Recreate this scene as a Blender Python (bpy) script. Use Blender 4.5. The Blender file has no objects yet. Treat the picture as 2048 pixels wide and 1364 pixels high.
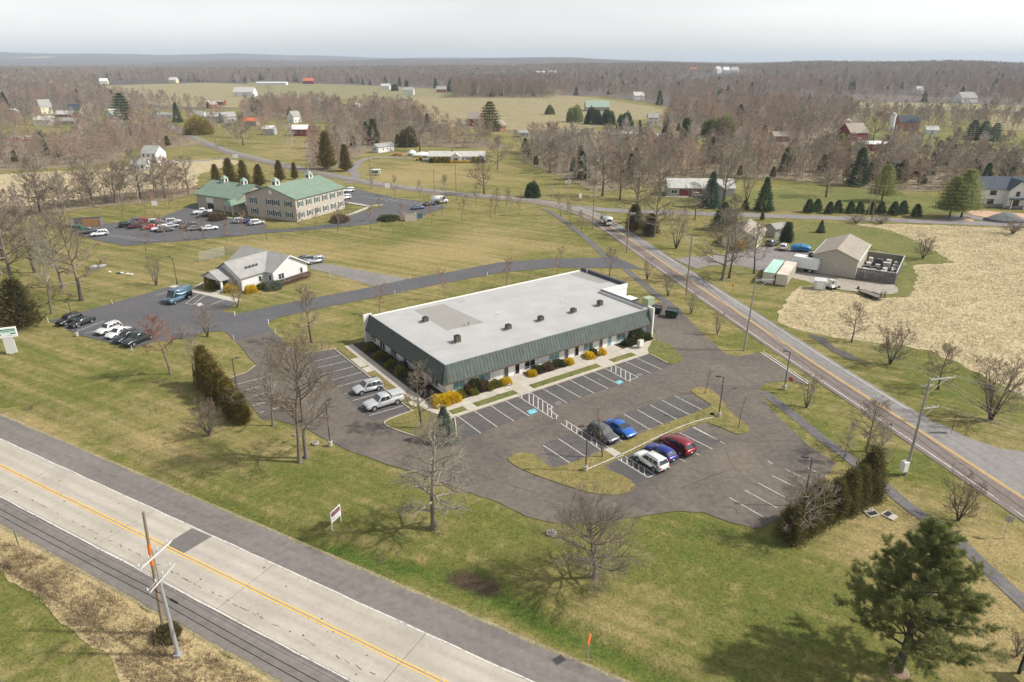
import bpy, math, random
import numpy as np
from mathutils import Vector, Matrix, noise as mnoise

R = math.radians
random.seed(7)
rng = np.random.default_rng(11)
scene = bpy.context.scene
col = scene.collection

# ------------------------------------------------------------------ camera
EYE_H = 46.5                      # drone height above the ground, metres
FOCAL = 1365.0                    # focal length in pixels of the 2048-wide photograph
PITCH = math.atan((682 - 118) / FOCAL)
cam_d = bpy.data.cameras.new('camera')
cam_d.sensor_width = 36.0
cam_d.lens = 36.0 * FOCAL / 2048.0
cam_d.clip_start = 0.5
cam_d.clip_end = 40000.0
cam = bpy.data.objects.new('camera', cam_d)
cam.location = (0, 0, EYE_H)
cam.rotation_euler = (math.pi / 2 - PITCH, 0, 0)
col.objects.link(cam)
scene.camera = cam

# ------------------------------------------------------------------ world and sun
SUN_EL, SUN_AZ = R(44.0), R(2.0)          # sun stands right of the view, a touch behind the camera
world = bpy.data.worlds.new('World')
scene.world = world
world.use_nodes = True
wn = world.node_tree
wn.nodes.clear()
w_out = wn.nodes.new('ShaderNodeOutputWorld')
w_bg = wn.nodes.new('ShaderNodeBackground')
w_sky = wn.nodes.new('ShaderNodeTexSky')
w_sky.sky_type = 'NISHITA'
w_sky.sun_disc = False
w_sky.sun_elevation = SUN_EL
w_sky.sun_rotation = R(90.0) + SUN_AZ
w_sky.altitude = 60
w_sky.air_density = 1.0
w_sky.dust_density = 1.0
w_sky.ozone_density = 1.0
w_hsv = wn.nodes.new('ShaderNodeHueSaturation')       # thin high cloud washes the blue out of the whole sky
w_hsv.inputs['Saturation'].default_value = 0.18
w_bg.inputs['Strength'].default_value = 0.130
w_tc = wn.nodes.new('ShaderNodeTexCoord')
w_map = wn.nodes.new('ShaderNodeMapping')
w_map.inputs['Scale'].default_value = (1.6, 1.6, 8.0)
w_ns = wn.nodes.new('ShaderNodeTexNoise')
w_ns.inputs['Scale'].default_value = 1.5
w_ns.inputs['Detail'].default_value = 4.0
w_cr = wn.nodes.new('ShaderNodeMapRange')
for i_, x_ in zip((1, 2, 3, 4), (0.3, 0.7, 0.93, 1.09)): w_cr.inputs[i_].default_value = x_
w_sc = wn.nodes.new('ShaderNodeVectorMath'); w_sc.operation = 'SCALE'
wl = wn.links.new
wl(w_sky.outputs[0], w_hsv.inputs['Color'])
wl(w_tc.outputs['Generated'], w_map.inputs[0])
wl(w_map.outputs[0], w_ns.inputs['Vector'])
wl(w_ns.outputs['Fac'], w_cr.inputs['Value'])
wl(w_hsv.outputs[0], w_sc.inputs[0])
wl(w_cr.outputs[0], w_sc.inputs['Scale'])
wl(w_sc.outputs[0], w_bg.inputs['Color'])
wl(w_bg.outputs[0], w_out.inputs['Surface'])

sun_d = bpy.data.lights.new('sun', 'SUN')
sun_d.energy = 3.7
sun_d.angle = R(1.8)
sun_d.color = (1.0, 0.945, 0.86)
sun = bpy.data.objects.new('sun', sun_d)
sdir = Vector((math.cos(SUN_EL) * math.cos(SUN_AZ), -math.cos(SUN_EL) * math.sin(SUN_AZ), math.sin(SUN_EL)))
sun.rotation_euler = sdir.to_track_quat('Z', 'Y').to_euler()
sun.location = (60, 0, 80)
col.objects.link(sun)

scene.render.engine = 'CYCLES'
scene.view_settings.view_transform = 'Standard'
scene.view_settings.look = 'None'
scene.view_settings.gamma = 1.0
scene.view_settings.exposure = 0.50
scene.view_settings.use_curve_mapping = False
scene.cycles.max_bounces = 5
scene.cycles.diffuse_bounces = 2
scene.cycles.glossy_bounces = 2
scene.cycles.transmission_bounces = 3
scene.cycles.transparent_max_bounces = 8
scene.cycles.volume_bounces = 0
scene.cycles.caustics_reflective = False
scene.cycles.caustics_refractive = False
scene.cycles.use_denoising = True
scene.cycles.denoiser = 'OPENIMAGEDENOISE'

# ------------------------------------------------------------------ survey: where a photographed ground point lies, in metres
_c, _s = math.cos(PITCH), math.sin(PITCH)
def G(u, v, z=0.0):
    x, y = (u - 1024.0) / FOCAL, (682.0 - v) / FOCAL
    d = (x, _c + y * _s, -_s + y * _c)
    t = (z - EYE_H) / d[2]
    return Vector((d[0] * t, d[1] * t, z))
def row_of(X, z):                       # photograph row of a point
    zz = z - EYE_H
    return 682.0 - FOCAL * (X.y * _s + zz * _c) / (X.y * _c - zz * _s)
def height_at(u, v, vt):                # height of something standing at (u, v) whose top is seen at row vt
    X = G(u, v); lo, hi = 0.0, 70.0
    for _ in range(40):
        m = (lo + hi) / 2
        if row_of(X, m) > vt: lo = m
        else: hi = m
    return lo

# ------------------------------------------------------------------ node helpers
class NT:
    def __init__(s, name, rough=0.8, metal=0.0, spec=0.3):
        s.m = bpy.data.materials.new(name); s.m.use_nodes = True
        s.t = s.m.node_tree
        s.b = s.t.nodes['Principled BSDF']
        s.b.inputs['Roughness'].default_value = rough
        s.b.inputs['Metallic'].default_value = metal
        s.b.inputs['Specular IOR Level'].default_value = spec
        s._pos = s._obj = None
    def n(s, k): return s.t.nodes.new('ShaderNode' + k)
    def l(s, a, b): s.t.links.new(a, b)
    @property
    def pos(s):
        if s._pos is None: s._pos = s.n('NewGeometry').outputs['Position']
        return s._pos
    @property
    def obj(s):
        if s._obj is None: s._obj = s.n('TexCoord').outputs['Object']
        return s._obj
    def rnd(s): return s.n('ObjectInfo').outputs['Random']
    def mapv(s, vec, scale=(1, 1, 1), rot=0.0, loc=(0, 0, 0)):
        m = s.n('Mapping'); m.inputs['Scale'].default_value = scale; m.inputs['Rotation'].default_value = (0, 0, rot)
        m.inputs['Location'].default_value = loc
        s.l(vec, m.inputs[0]); return m.outputs[0]
    def noise(s, scale, detail=4, rough=0.55, vec=None, dist=0.0):
        k = s.n('TexNoise'); k.inputs['Scale'].default_value = scale; k.inputs['Detail'].default_value = detail
        k.inputs['Roughness'].default_value = rough; k.inputs['Distortion'].default_value = dist
        s.l(vec if vec is not None else s.obj, k.inputs['Vector']); return k.outputs['Fac']
    def voro(s, scale, vec=None, feature='DISTANCE_TO_EDGE'):
        k = s.n('TexVoronoi'); k.feature = feature; k.inputs['Scale'].default_value = scale
        s.l(vec if vec is not None else s.obj, k.inputs['Vector']); return k.outputs[0]
    def rng(s, f, a, b, c=0.0, d=1.0):
        k = s.n('MapRange'); s.l(f, k.inputs[0])
        for i, x in zip((1, 2, 3, 4), (a, b, c, d)): k.inputs[i].default_value = x
        return k.outputs[0]
    def mix(s, f, a, b, mode='MIX'):
        k = s.n('Mix'); k.data_type = 'RGBA'; k.blend_type = mode
        for sock, x in (('Factor', f), ('A', a), ('B', b)):
            i = k.inputs[sock] if sock == 'Factor' else [q for q in k.inputs if q.name == sock and q.type == 'RGBA'][0]
            if hasattr(x, 'type') and hasattr(x, 'node'): s.l(x, i)
            elif sock == 'Factor': i.default_value = x
            else: i.default_value = (*x, 1) if len(x) == 3 else x
        return [o for o in k.outputs if o.type == 'RGBA'][0]
    def math(s, op, a, b=None):
        k = s.n('Math'); k.operation = op
        for i, x in enumerate((a, b)):
            if x is None: continue
            if hasattr(x, 'node'): s.l(x, k.inputs[i])
            else: k.inputs[i].default_value = x
        return k.outputs[0]
    def color(s, c):
        if hasattr(c, 'node'): s.l(c, s.b.inputs['Base Color'])
        else: s.b.inputs['Base Color'].default_value = (*c, 1)
    def bump(s, h, strength=0.3, dist=0.05):
        k = s.n('Bump'); k.inputs['Strength'].default_value = strength; k.inputs['Distance'].default_value = dist
        s.l(h, k.inputs['Height']); s.l(k.outputs[0], s.b.inputs['Normal'])
    def leafy(s, f=0.35):
        c = s.b.inputs['Base Color'].links[0].from_socket; tr = s.n('BsdfTranslucent'); mx = s.n('MixShader'); mx.inputs[0].default_value = f
        s.l(c, tr.inputs[0]); s.l(s.b.outputs[0], mx.inputs[1]); s.l(tr.outputs[0], mx.inputs[2])
        out = [n for n in s.t.nodes if n.type == 'OUTPUT_MATERIAL'][0]; s.l(mx.outputs[0], out.inputs[0])
    def rough(s, f): s.l(f, s.b.inputs['Roughness'])

MATS = {}
def mat(name, c, rough=0.75, metal=0.0, var=0.12, scale=1.5, bump=0.0, world=False, spec=0.3, objvar=0.0):
    """paint / stone / wood: one colour with soft irregular wear"""
    if name in MATS: return MATS[name]
    t = NT(name, rough, metal, spec)
    v = t.pos if world else t.obj
    a = t.noise(scale, 5, 0.6, v); b = t.noise(scale * 7.3, 3, 0.6, v)
    f = t.math('ADD', t.math('MULTIPLY', a, 0.65), t.math('MULTIPLY', b, 0.35))
    g = t.rng(f, 0.3, 0.7, 1 - var, 1 + var)
    if objvar:
        g = t.math('MULTIPLY', g, t.rng(t.rnd(), 0, 1, 1 - objvar, 1 + objvar))
    k = t.n('VectorMath'); k.operation = 'SCALE'; k.inputs[0].default_value = c; t.l(g, k.inputs['Scale'])
    t.color(k.outputs[0])
    if bump: t.bump(f, bump, 0.03)
    MATS[name] = t.m
    return t.m

# ------------------------------------------------------------------ mesh helpers
def mesh_np(name, V, quads=None, tris=None, smooth=False):
    V = np.asarray(V, dtype=np.float32).reshape(-1, 3)
    me = bpy.data.meshes.new(name)
    me.vertices.add(len(V)); me.vertices.foreach_set('co', V.ravel())
    loops, starts = [], []
    n = 0
    if quads is not None and len(quads):
        q = np.asarray(quads, dtype=np.int32).reshape(-1, 4); loops.append(q.ravel()); starts.append(n + 4 * np.arange(len(q))); n += 4 * len(q)
    if tris is not None and len(tris):
        q = np.asarray(tris, dtype=np.int32).reshape(-1, 3); loops.append(q.ravel()); starts.append(n + 3 * np.arange(len(q))); n += 3 * len(q)
    lo = np.concatenate(loops); st = np.concatenate(starts)
    me.loops.add(len(lo)); me.loops.foreach_set('vertex_index', lo.astype(np.int32))
    me.polygons.add(len(st)); me.polygons.foreach_set('loop_start', st.astype(np.int32))
    if smooth: me.polygons.foreach_set('use_smooth', np.ones(len(st), dtype=bool))
    me.update(calc_edges=True)
    return me

class MB:
    """collects simple solids, then links them as one mesh object"""
    def __init__(s): s.v = []; s.f = []
    def add(s, vs, fs):
        o = len(s.v); s.v += [tuple(x) for x in vs]; s.f += [tuple(i + o for i in f) for f in fs]; return s
    def box(s, cx, cy, cz, sx, sy, sz, rot=0.0):
        c, n = math.cos(rot), math.sin(rot); vs = []
        for dz in (-.5, .5):
            for dx, dy in ((-.5, -.5), (.5, -.5), (.5, .5), (-.5, .5)):
                x, y = dx * sx, dy * sy
                vs.append((cx + x * c - y * n, cy + x * n + y * c, cz + dz * sz))
        return s.add(vs, [(3, 2, 1, 0), (4, 5, 6, 7), (0, 1, 5, 4), (1, 2, 6, 5), (2, 3, 7, 6), (3, 0, 4, 7)])
    def b2(s, x0, x1, y0, y1, z0, z1): return s.box((x0 + x1) / 2, (y0 + y1) / 2, (z0 + z1) / 2, abs(x1 - x0), abs(y1 - y0), abs(z1 - z0))
    def poly(s, pts): return s.add(pts, [tuple(range(len(pts)))])
    def prism(s, pts, z0, z1):
        n = len(pts)
        vs = [(p[0], p[1], z0) for p in pts] + [(p[0], p[1], z1) for p in pts]
        fs = [tuple(range(n - 1, -1, -1)), tuple(range(n, 2 * n))] + [(i, (i + 1) % n, n + (i + 1) % n, n + i) for i in range(n)]
        return s.add(vs, fs)
    def hull(s, bot, top):          # two rings of 3-D points with equal count
        n = len(bot)
        fs = [tuple(range(n - 1, -1, -1)), tuple(range(n, 2 * n))] + [(i, (i + 1) % n, n + (i + 1) % n, n + i) for i in range(n)]
        return s.add(list(bot) + list(top), fs)
    def tube(s, p, q, r0, r1=None, n=8, cap=True):
        p, q = Vector(p), Vector(q); r1 = r0 if r1 is None else r1
        d = (q - p).normalized(); a = d.orthogonal().normalized(); b = d.cross(a)
        vs = []
        for c, r in ((p, r0), (q, r1)):
            for i in range(n):
                t = 2 * math.pi * i / n; vs.append(c + a * (r * math.cos(t)) + b * (r * math.sin(t)))
        fs = [(i, (i + 1) % n, n + (i + 1) % n, n + i) for i in range(n)]
        if cap: fs += [tuple(range(n - 1, -1, -1)), tuple(range(n, 2 * n))]
        return s.add(vs, fs)
    def lathe(s, prof, n=12, c=(0, 0, 0), axis='z'):
        vs = []
        for r, h in prof:
            for i in range(n):
                t = 2 * math.pi * i / n; x, y = r * math.cos(t), r * math.sin(t)
                vs.append((c[0] + x, c[1] + y, c[2] + h) if axis == 'z' else ((c[0] + x, c[1] + h, c[2] + y) if axis == 'y' else (c[0] + h, c[1] + x, c[2] + y)))
        fs = []
        for k in range(len(prof) - 1):
            fs += [(k * n + i, k * n + (i + 1) % n, (k + 1) * n + (i + 1) % n, (k + 1) * n + i) for i in range(n)]
        fs += [tuple(range(n - 1, -1, -1)), tuple(range((len(prof) - 1) * n, len(prof) * n))]
        return s.add(vs, fs)
    def loft(s, rings, cap=True):
        n = len(rings[0]); o = []
        vs = [p for r in rings for p in r]; fs = []
        for k in range(len(rings) - 1):
            fs += [(k * n + i, k * n + (i + 1) % n, (k + 1) * n + (i + 1) % n, (k + 1) * n + i) for i in range(n)]
        if cap: fs += [tuple(range(n - 1, -1, -1)), tuple(range((len(rings) - 1) * n, len(rings) * n))]
        return s.add(vs, fs)
    def mesh(s, name, smooth=False):
        me = bpy.data.meshes.new(name); me.from_pydata([tuple(v) for v in s.v], [], s.f)
        if smooth: me.polygons.foreach_set('use_smooth', [True] * len(me.polygons))
        me.update(); return me
    def build(s, name, m, parent=None, smooth=False):
        return link(name, s.mesh(name, smooth), m, parent)

def link(name, me, m=None, parent=None):
    o = bpy.data.objects.new(name, me); col.objects.link(o)
    if m is not None and not me.materials: me.materials.append(m)
    if parent is not None: o.parent = parent
    return o
def tag(o, label, cat, group=None):
    o['label'] = label; o['category'] = cat
    if group: o['group'] = group
    return o
def thing(name, label, cat, loc=(0, 0, 0), rot=0.0, group=None):
    o = bpy.data.objects.new(name, None); col.objects.link(o)
    o.empty_display_size = 0.3
    o.location = (loc[0], loc[1], loc[2] if len(loc) > 2 else 0.0); o.rotation_euler = (0, 0, rot)
    return tag(o, label, cat, group)
def struct(o, label=None):
    o['kind'] = 'structure'
    if label: o['label'] = label
    return o
def copy_tree(o, parent=None, paint=None):
    c = o.copy(); col.objects.link(c); c.parent = parent
    for ch in KIDS.get(o.name, ()): copy_tree(ch, c)
    return c
KIDS = {}
def note_kids():
    KIDS.clear()
    for o in col.objects:
        if o.parent: KIDS.setdefault(o.parent.name, []).append(o)

def smooth_poly(pts, closed=True, n=3):
    """round a surveyed outline a little (Catmull-Rom)"""
    P = [Vector((p[0], p[1])) for p in pts]; out = []
    m = len(P)
    for i in range(m if closed else m - 1):
        p0, p1, p2, p3 = (P[(i + k) % m] if closed else P[min(max(i + k, 0), m - 1)] for k in (-1, 0, 1, 2))
        for k in range(n):
            t = k / n
            q = 0.5 * ((2 * p1) + (p2 - p0) * t + (2 * p0 - 5 * p1 + 4 * p2 - p3) * t * t + (3 * p1 - p0 - 3 * p2 + p3) * t ** 3)
            out.append((q.x, q.y))
    if not closed: out.append((P[-1].x, P[-1].y))
    return out
def ground_poly(px): return [G(*p).to_2d() for p in px]
def sheet(name, pts, z, m, kind='structure', parent=None):
    """flat sheet from an outline in metres, triangulated"""
    from mathutils.geometry import tessellate_polygon
    V = [(p[0], p[1], z) for p in pts]
    tr = tessellate_polygon([[Vector(v) for v in V]])
    tr = [t if (V[t[1]][0]-V[t[0]][0])*(V[t[2]][1]-V[t[0]][1])-(V[t[1]][1]-V[t[0]][1])*(V[t[2]][0]-V[t[0]][0]) > 0 else (t[0], t[2], t[1]) for t in tr]
    me = bpy.data.meshes.new(name); me.from_pydata(V, [], [tuple(t) for t in tr]); me.update()
    o = link(name, me, m, parent)
    if kind and parent is None: o['kind'] = kind
    return o
def slab(name, pts, z0, z1, m, parent=None):
    """raised sheet with vertical edges"""
    from mathutils.geometry import tessellate_polygon
    n = len(pts)
    area = sum(pts[i][0] * pts[(i + 1) % n][1] - pts[(i + 1) % n][0] * pts[i][1] for i in range(n))
    if area < 0: pts = pts[::-1]
    V = [(p[0], p[1], z1) for p in pts] + [(p[0], p[1], z0) for p in pts]
    tr = tessellate_polygon([[Vector(v) for v in V[:n]]])
    F = []
    for t in tr:
        a, b, c2 = (V[i] for i in t)
        F.append(tuple(t) if (b[0]-a[0])*(c2[1]-a[1])-(b[1]-a[1])*(c2[0]-a[0]) > 0 else (t[0], t[2], t[1]))
    F += [(n + i, n + (i + 1) % n, (i + 1) % n, i) for i in range(n)]
    me = bpy.data.meshes.new(name); me.from_pydata(V, [], F); me.update()
    return link(name, me, m, parent)
def ribbon(pts, w0, w1, z, mb=None):
    """strip along a polyline between two side offsets (left positive)"""
    P = [Vector((p[0], p[1])) for p in pts]; mb = mb or MB(); L = []; Rr = []
    for i in range(len(P)):
        d = (P[min(i + 1, len(P) - 1)] - P[max(i - 1, 0)]).normalized(); nrm = Vector((-d.y, d.x))
        L.append(P[i] + nrm * w1); Rr.append(P[i] + nrm * w0)
    vs = [(p.x, p.y, z) for p in Rr] + [(p.x, p.y, z) for p in L]; k = len(P)
    return mb.add(vs, [(i, i + 1, k + i + 1, k + i) for i in range(k - 1)])
def kerb(pts, w, z0, z1, closed=False):
    P = [Vector((p[0], p[1])) for p in pts]; m = len(P); mb = MB(); L = []; Rr = []
    for i in range(m):
        a = P[(i - 1) % m] if closed else P[max(i - 1, 0)]; b = P[(i + 1) % m] if closed else P[min(i + 1, m - 1)]
        d = (b - a).normalized(); nrm = Vector((-d.y, d.x)); L.append(P[i] + nrm * w / 2); Rr.append(P[i] - nrm * w / 2)
    for i in range(m if closed else m - 1):
        j = (i + 1) % m
        mb.hull([(Rr[i].x, Rr[i].y, z0), (Rr[j].x, Rr[j].y, z0), (L[j].x, L[j].y, z0), (L[i].x, L[i].y, z0)],
                [(Rr[i].x, Rr[i].y, z1), (Rr[j].x, Rr[j].y, z1), (L[j].x, L[j].y, z1), (L[i].x, L[i].y, z1)])
    return mb
# ================================================================== ground materials
HWY_A = R(-28.8)                                   # highway heading
HWY0 = Vector((-63.3, 72.1)); HWY_D = Vector((math.cos(HWY_A), math.sin(HWY_A))); HWY_N = Vector((-HWY_D.y, HWY_D.x))
def hwy(s, o): q = HWY0 + HWY_D * s + HWY_N * o; return (q.x, q.y)
BA = R(35.45); B0 = Vector((-9.99, 89.46))         # office building: front corner and heading of its long front
def BL(x, y): return (B0.x + x * math.cos(BA) - y * math.sin(BA), B0.y + x * math.sin(BA) + y * math.cos(BA))

def grass_mat(name, straw, green, lush=None, bias=0.0, stripes=0.0, attrs=False, contrast=1.0, fine=1.0):
    t = NT(name, 0.95, 0, 0.1); v = t.pos
    n1 = t.noise(0.05, 5, 0.6, v, 0.6); n2 = t.noise(0.42, 7, 0.72, v, 1.0); n3 = t.noise(2.6 * fine, 6, 0.75, v, 0.5); n4 = t.noise(4.6 * fine, 3, 0.8, v); n5 = t.noise(1.1 * fine, 5, 0.75, v, 0.8)
    f = t.math('ADD', t.math('MULTIPLY', n1, 0.34), t.math('MULTIPLY', n2, 0.38))
    f = t.math('ADD', f, t.math('MULTIPLY', n3, 0.28))
    if stripes:
        r = t.mapv(t.mapv(v, rot=-HWY_A), scale=(0.018, 0.55, 1))
        f = t.math('ADD', f, t.math('MULTIPLY', t.math('SUBTRACT', t.noise(1.0, 4, 0.6, r, 0.3), 0.5), stripes))
        r2_ = t.mapv(t.mapv(v, rot=-BA), scale=(0.03, 0.75, 1))
        f = t.math('ADD', f, t.math('MULTIPLY', t.math('SUBTRACT', t.noise(1.0, 3, 0.5, r2_, 0.2), 0.5), stripes * .35))
    f = t.math('ADD', f, bias)
    if attrs:
        a = t.n('Attribute'); a.attribute_name = 'lush'
        f = t.math('ADD', f, t.math('MULTIPLY', a.outputs['Fac'], t.rng(n2, 0.35, 0.65, 0.45, 1.1)))
    g = t.rng(f, 0.5 - 0.10 / contrast, 0.5 + 0.10 / contrast)
    c = t.mix(g, straw, green)
    if lush is not None: c = t.mix(t.rng(f, 0.6, 0.95), c, lush)
    if attrs:
        m = t.n('Attribute'); m.attribute_name = 'mud'
        mf = t.rng(t.math('ADD', m.outputs['Fac'], t.math('MULTIPLY', t.math('SUBTRACT', n3, 0.5), 2.2)), 0.5, 0.85)
        c = t.mix(mf, c, (0.075, 0.055, 0.035))
    k = t.math('ADD', t.math('ADD', t.math('MULTIPLY', n3, 0.35), t.math('MULTIPLY', n4, 0.4)), t.math('MULTIPLY', n5, 0.25))
    sc = t.n('VectorMath'); sc.operation = 'SCALE'; t.l(c, sc.inputs[0]); t.l(t.rng(k, 0.39, 0.61, 0.48, 1.52), sc.inputs['Scale'])
    t.color(sc.outputs[0])
    t.bump(k, 1.0, 0.25)
    return t.m

M_GRASS = grass_mat('lawn_grass', (0.290, 0.228, 0.104), (0.132, 0.136, 0.036), (0.070, 0.108, 0.020), bias=0.03, stripes=0.45, attrs=True)
M_GRASS2 = grass_mat('kept_grass', (0.27, 0.21, 0.09), (0.138, 0.138, 0.042), (0.08, 0.11, 0.028), bias=0.01)
M_GREEN = grass_mat('mown_green_grass', (0.24, 0.20, 0.08), (0.122, 0.138, 0.042), (0.095, 0.13, 0.035), bias=0.06)
M_HAY = grass_mat('dry_hay_stubble', (0.45, 0.375, 0.235), (0.34, 0.28, 0.165), None, contrast=0.8, fine=0.4)
M_FIELD = grass_mat('winter_field', (0.305, 0.255, 0.15), (0.215, 0.19, 0.095), None, contrast=0.8, fine=0.2)
M_FIELDG = grass_mat('winter_field_green', (0.27, 0.235, 0.135), (0.175, 0.172, 0.075), None, contrast=0.8, fine=0.2, bias=0.02)
M_STRAW = grass_mat('straw_verge', (0.42, 0.33, 0.18), (0.26, 0.21, 0.09), None, bias=-0.05)
M_LITTER = grass_mat('woodland_floor', (0.25, 0.20, 0.135), (0.18, 0.15, 0.095), None, fine=0.5)

M_FARFLOOR = grass_mat('far_woodland_floor', (0.165, 0.138, 0.115), (0.125, 0.105, 0.09), None, fine=0.1)
def asphalt_mat(name, c1, c2, cracks=0.0, speck=0.25, streak=None, wear=(0.2, 0.19, 0.175), rough=0.9):
    t = NT(name, rough, 0, 0.25); v = t.pos
    n1 = t.noise(0.11, 6, 0.62, v, 0.7); n2 = t.noise(1.3, 5, 0.65, v); n3 = t.noise(26.0, 2, 0.7, v)
    c = t.mix(t.rng(t.math('ADD', t.math('MULTIPLY', n1, 0.7), t.math('MULTIPLY', n2, 0.3)), 0.36, 0.64), c1, c2)
    if streak is not None:
        r = t.mapv(t.mapv(v, rot=-streak), scale=(0.02, 1.1, 1))
        c = t.mix(t.rng(t.noise(1.0, 4, 0.6, r), 0.42, 0.72, 0.0, 0.55), c, wear)
    else:
        c = t.mix(t.rng(t.noise(0.5, 6, 0.7, v, 1.2), 0.6, 0.78, 0.0, 0.5), c, wear)
    if cracks:
        q = t.n('VectorMath'); q.operation = 'ADD'
        w = t.n('TexNoise'); w.inputs['Scale'].default_value = 0.35; w.inputs['Detail'].default_value = 6; t.l(v, w.inputs['Vector'])
        ws = t.n('VectorMath'); ws.operation = 'SCALE'; ws.inputs['Scale'].default_value = 5.0; t.l(w.outputs['Color'], ws.inputs[0])
        t.l(v, q.inputs[0]); t.l(ws.outputs[0], q.inputs[1])
        e = t.voro(0.085, q.outputs[0]); fade = t.rng(t.noise(0.07, 2, 0.5, v), 0.42, 0.58)
        k = t.math('MULTIPLY', t.rng(e, 0.0, 0.006, 1.0, 0.0), fade)
        c = t.mix(t.math('MULTIPLY', k, cracks), c, (0.022, 0.021, 0.02))
    sc = t.n('VectorMath'); sc.operation = 'SCALE'; t.l(c, sc.inputs[0])
    t.l(t.rng(t.math('ADD', t.math('MULTIPLY', n2, 0.5), t.math('MULTIPLY', n3, 0.5)), 0.3, 0.7, 1 - speck, 1 + speck), sc.inputs['Scale'])
    t.color(sc.outputs[0]); t.bump(n3, 0.25, 0.01)
    return t.m
M_LOT = asphalt_mat('worn_parking_asphalt', (0.100, 0.089, 0.079), (0.160, 0.134, 0.108), cracks=0.6, wear=(0.22, 0.195, 0.165))
M_STALL = asphalt_mat('stall_asphalt', (0.082, 0.078, 0.076), (0.112, 0.102, 0.094), cracks=0.5)
M_NEWLOT = asphalt_mat('dark_drive_asphalt', (0.088, 0.088, 0.095), (0.112, 0.108, 0.110), wear=(0.16, 0.15, 0.14))
M_PATH = asphalt_mat('path_asphalt', (0.10, 0.096, 0.10), (0.16, 0.15, 0.145), speck=0.35)
M_ROADB = asphalt_mat('brown_lane_asphalt', (0.155, 0.128, 0.115), (0.21, 0.172, 0.152), streak=R(-78), wear=(0.12, 0.105, 0.10))
M_ROADG = asphalt_mat('grey_lane_asphalt', (0.165, 0.158, 0.152), (0.225, 0.212, 0.20), streak=R(-78), wear=(0.29, 0.275, 0.255))
M_SHLD = asphalt_mat('shoulder_asphalt', (0.135, 0.122, 0.112), (0.185, 0.166, 0.150), streak=HWY_A, wear=(0.22, 0.20, 0.18))
M_FAR_RD = asphalt_mat('country_road_asphalt', (0.17, 0.155, 0.15), (0.25, 0.225, 0.21))
M_GRAVEL = asphalt_mat('gravel', (0.28, 0.25, 0.21), (0.36, 0.32, 0.27), speck=0.4)
M_DIRT = asphalt_mat('red_dirt', (0.42, 0.26, 0.17), (0.55, 0.39, 0.27), speck=0.3, wear=(0.6, 0.48, 0.36))
M_MULCH = mat('bark_mulch', (0.045, 0.032, 0.026), 0.95, var=0.45, scale=5, bump=0.8, world=True)
M_CONC = mat('sidewalk_concrete', (0.43, 0.395, 0.335), 0.9, var=0.13, scale=1.1, bump=0.15, world=True, objvar=0.06)
M_KERB = mat('kerb_concrete', (0.43, 0.39, 0.31), 0.9, var=0.25, scale=2.0, world=True)

def slab_mat():
    t = NT('highway_concrete', 0.9, 0, 0.25); v = t.pos
    n1 = t.noise(0.16, 5, 0.6, v); n2 = t.noise(2.1, 5, 0.65, v); n3 = t.noise(30, 2, 0.7, v)
    c = t.mix(t.rng(n1, 0.35, 0.65), (0.36, 0.325, 0.272), (0.445, 0.405, 0.345))
    r = t.mapv(t.mapv(v, rot=-HWY_A), scale=(0.05, 1.3, 1))
    c = t.mix(t.rng(t.noise(1.0, 5, 0.65, r, 0.4), 0.5, 0.75, 0, 0.5), c, (0.28, 0.255, 0.22))
    sp_ = t.n('SeparateXYZ'); t.l(t.mapv(v, rot=-HWY_A), sp_.inputs[0]); oy = t.math('SUBTRACT', sp_.outputs[1], HWY0.dot(HWY_N))
    for c_ in (-2.5, -.95, .95, 2.5):
        w_k = t.rng(t.math('ABSOLUTE', t.math('SUBTRACT', oy, c_)), 0.0, 0.55, 0.34, 0.0); c = t.mix(t.math('MULTIPLY', w_k, t.rng(n1, .3, .7, .5, 1.2)), c, (0.25, 0.225, 0.19))
    c = t.mix(t.rng(t.noise(0.9, 7, 0.75, v, 1.0), 0.69, 0.73, 0, 0.85), c, (0.12, 0.11, 0.10))
    sc = t.n('VectorMath'); sc.operation = 'SCALE'; t.l(c, sc.inputs[0])
    t.l(t.rng(t.math('ADD', t.math('MULTIPLY', n2, 0.6), t.math('MULTIPLY', n3, 0.4)), 0.3, 0.7, 0.88, 1.12), sc.inputs['Scale'])
    t.color(sc.outputs[0]); t.bump(n3, 0.2, 0.01); return t.m
M_SLAB = slab_mat()
def worn_paint(name, c, hole=0.62, base=None):
    t = NT(name, 0.8, 0, 0.3); v = t.pos
    f = t.rng(t.noise(3.0, 8, 0.75, v), hole - 0.05, hole + 0.05)
    t.color(t.mix(f, c, base or tuple(x * 0.45 + 0.04 for x in c))); return t.m
M_WHITE_P = worn_paint('white_road_paint', (0.60, 0.58, 0.545), 0.55)
M_YELLOW_P = worn_paint('yellow_road_paint', (0.70, 0.43, 0.09), 0.58)
M_BLUE_P = worn_paint('blue_road_paint', (0.12, 0.42, 0.50), 0.60)
M_ASPATCH = mat('asphalt_patch', (0.145, 0.132, 0.124), 0.9, var=0.15, scale=0.9, world=True)
M_JOINT = mat('joint_tar', (0.10, 0.09, 0.08), 0.9, var=0.2, world=True)

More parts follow.
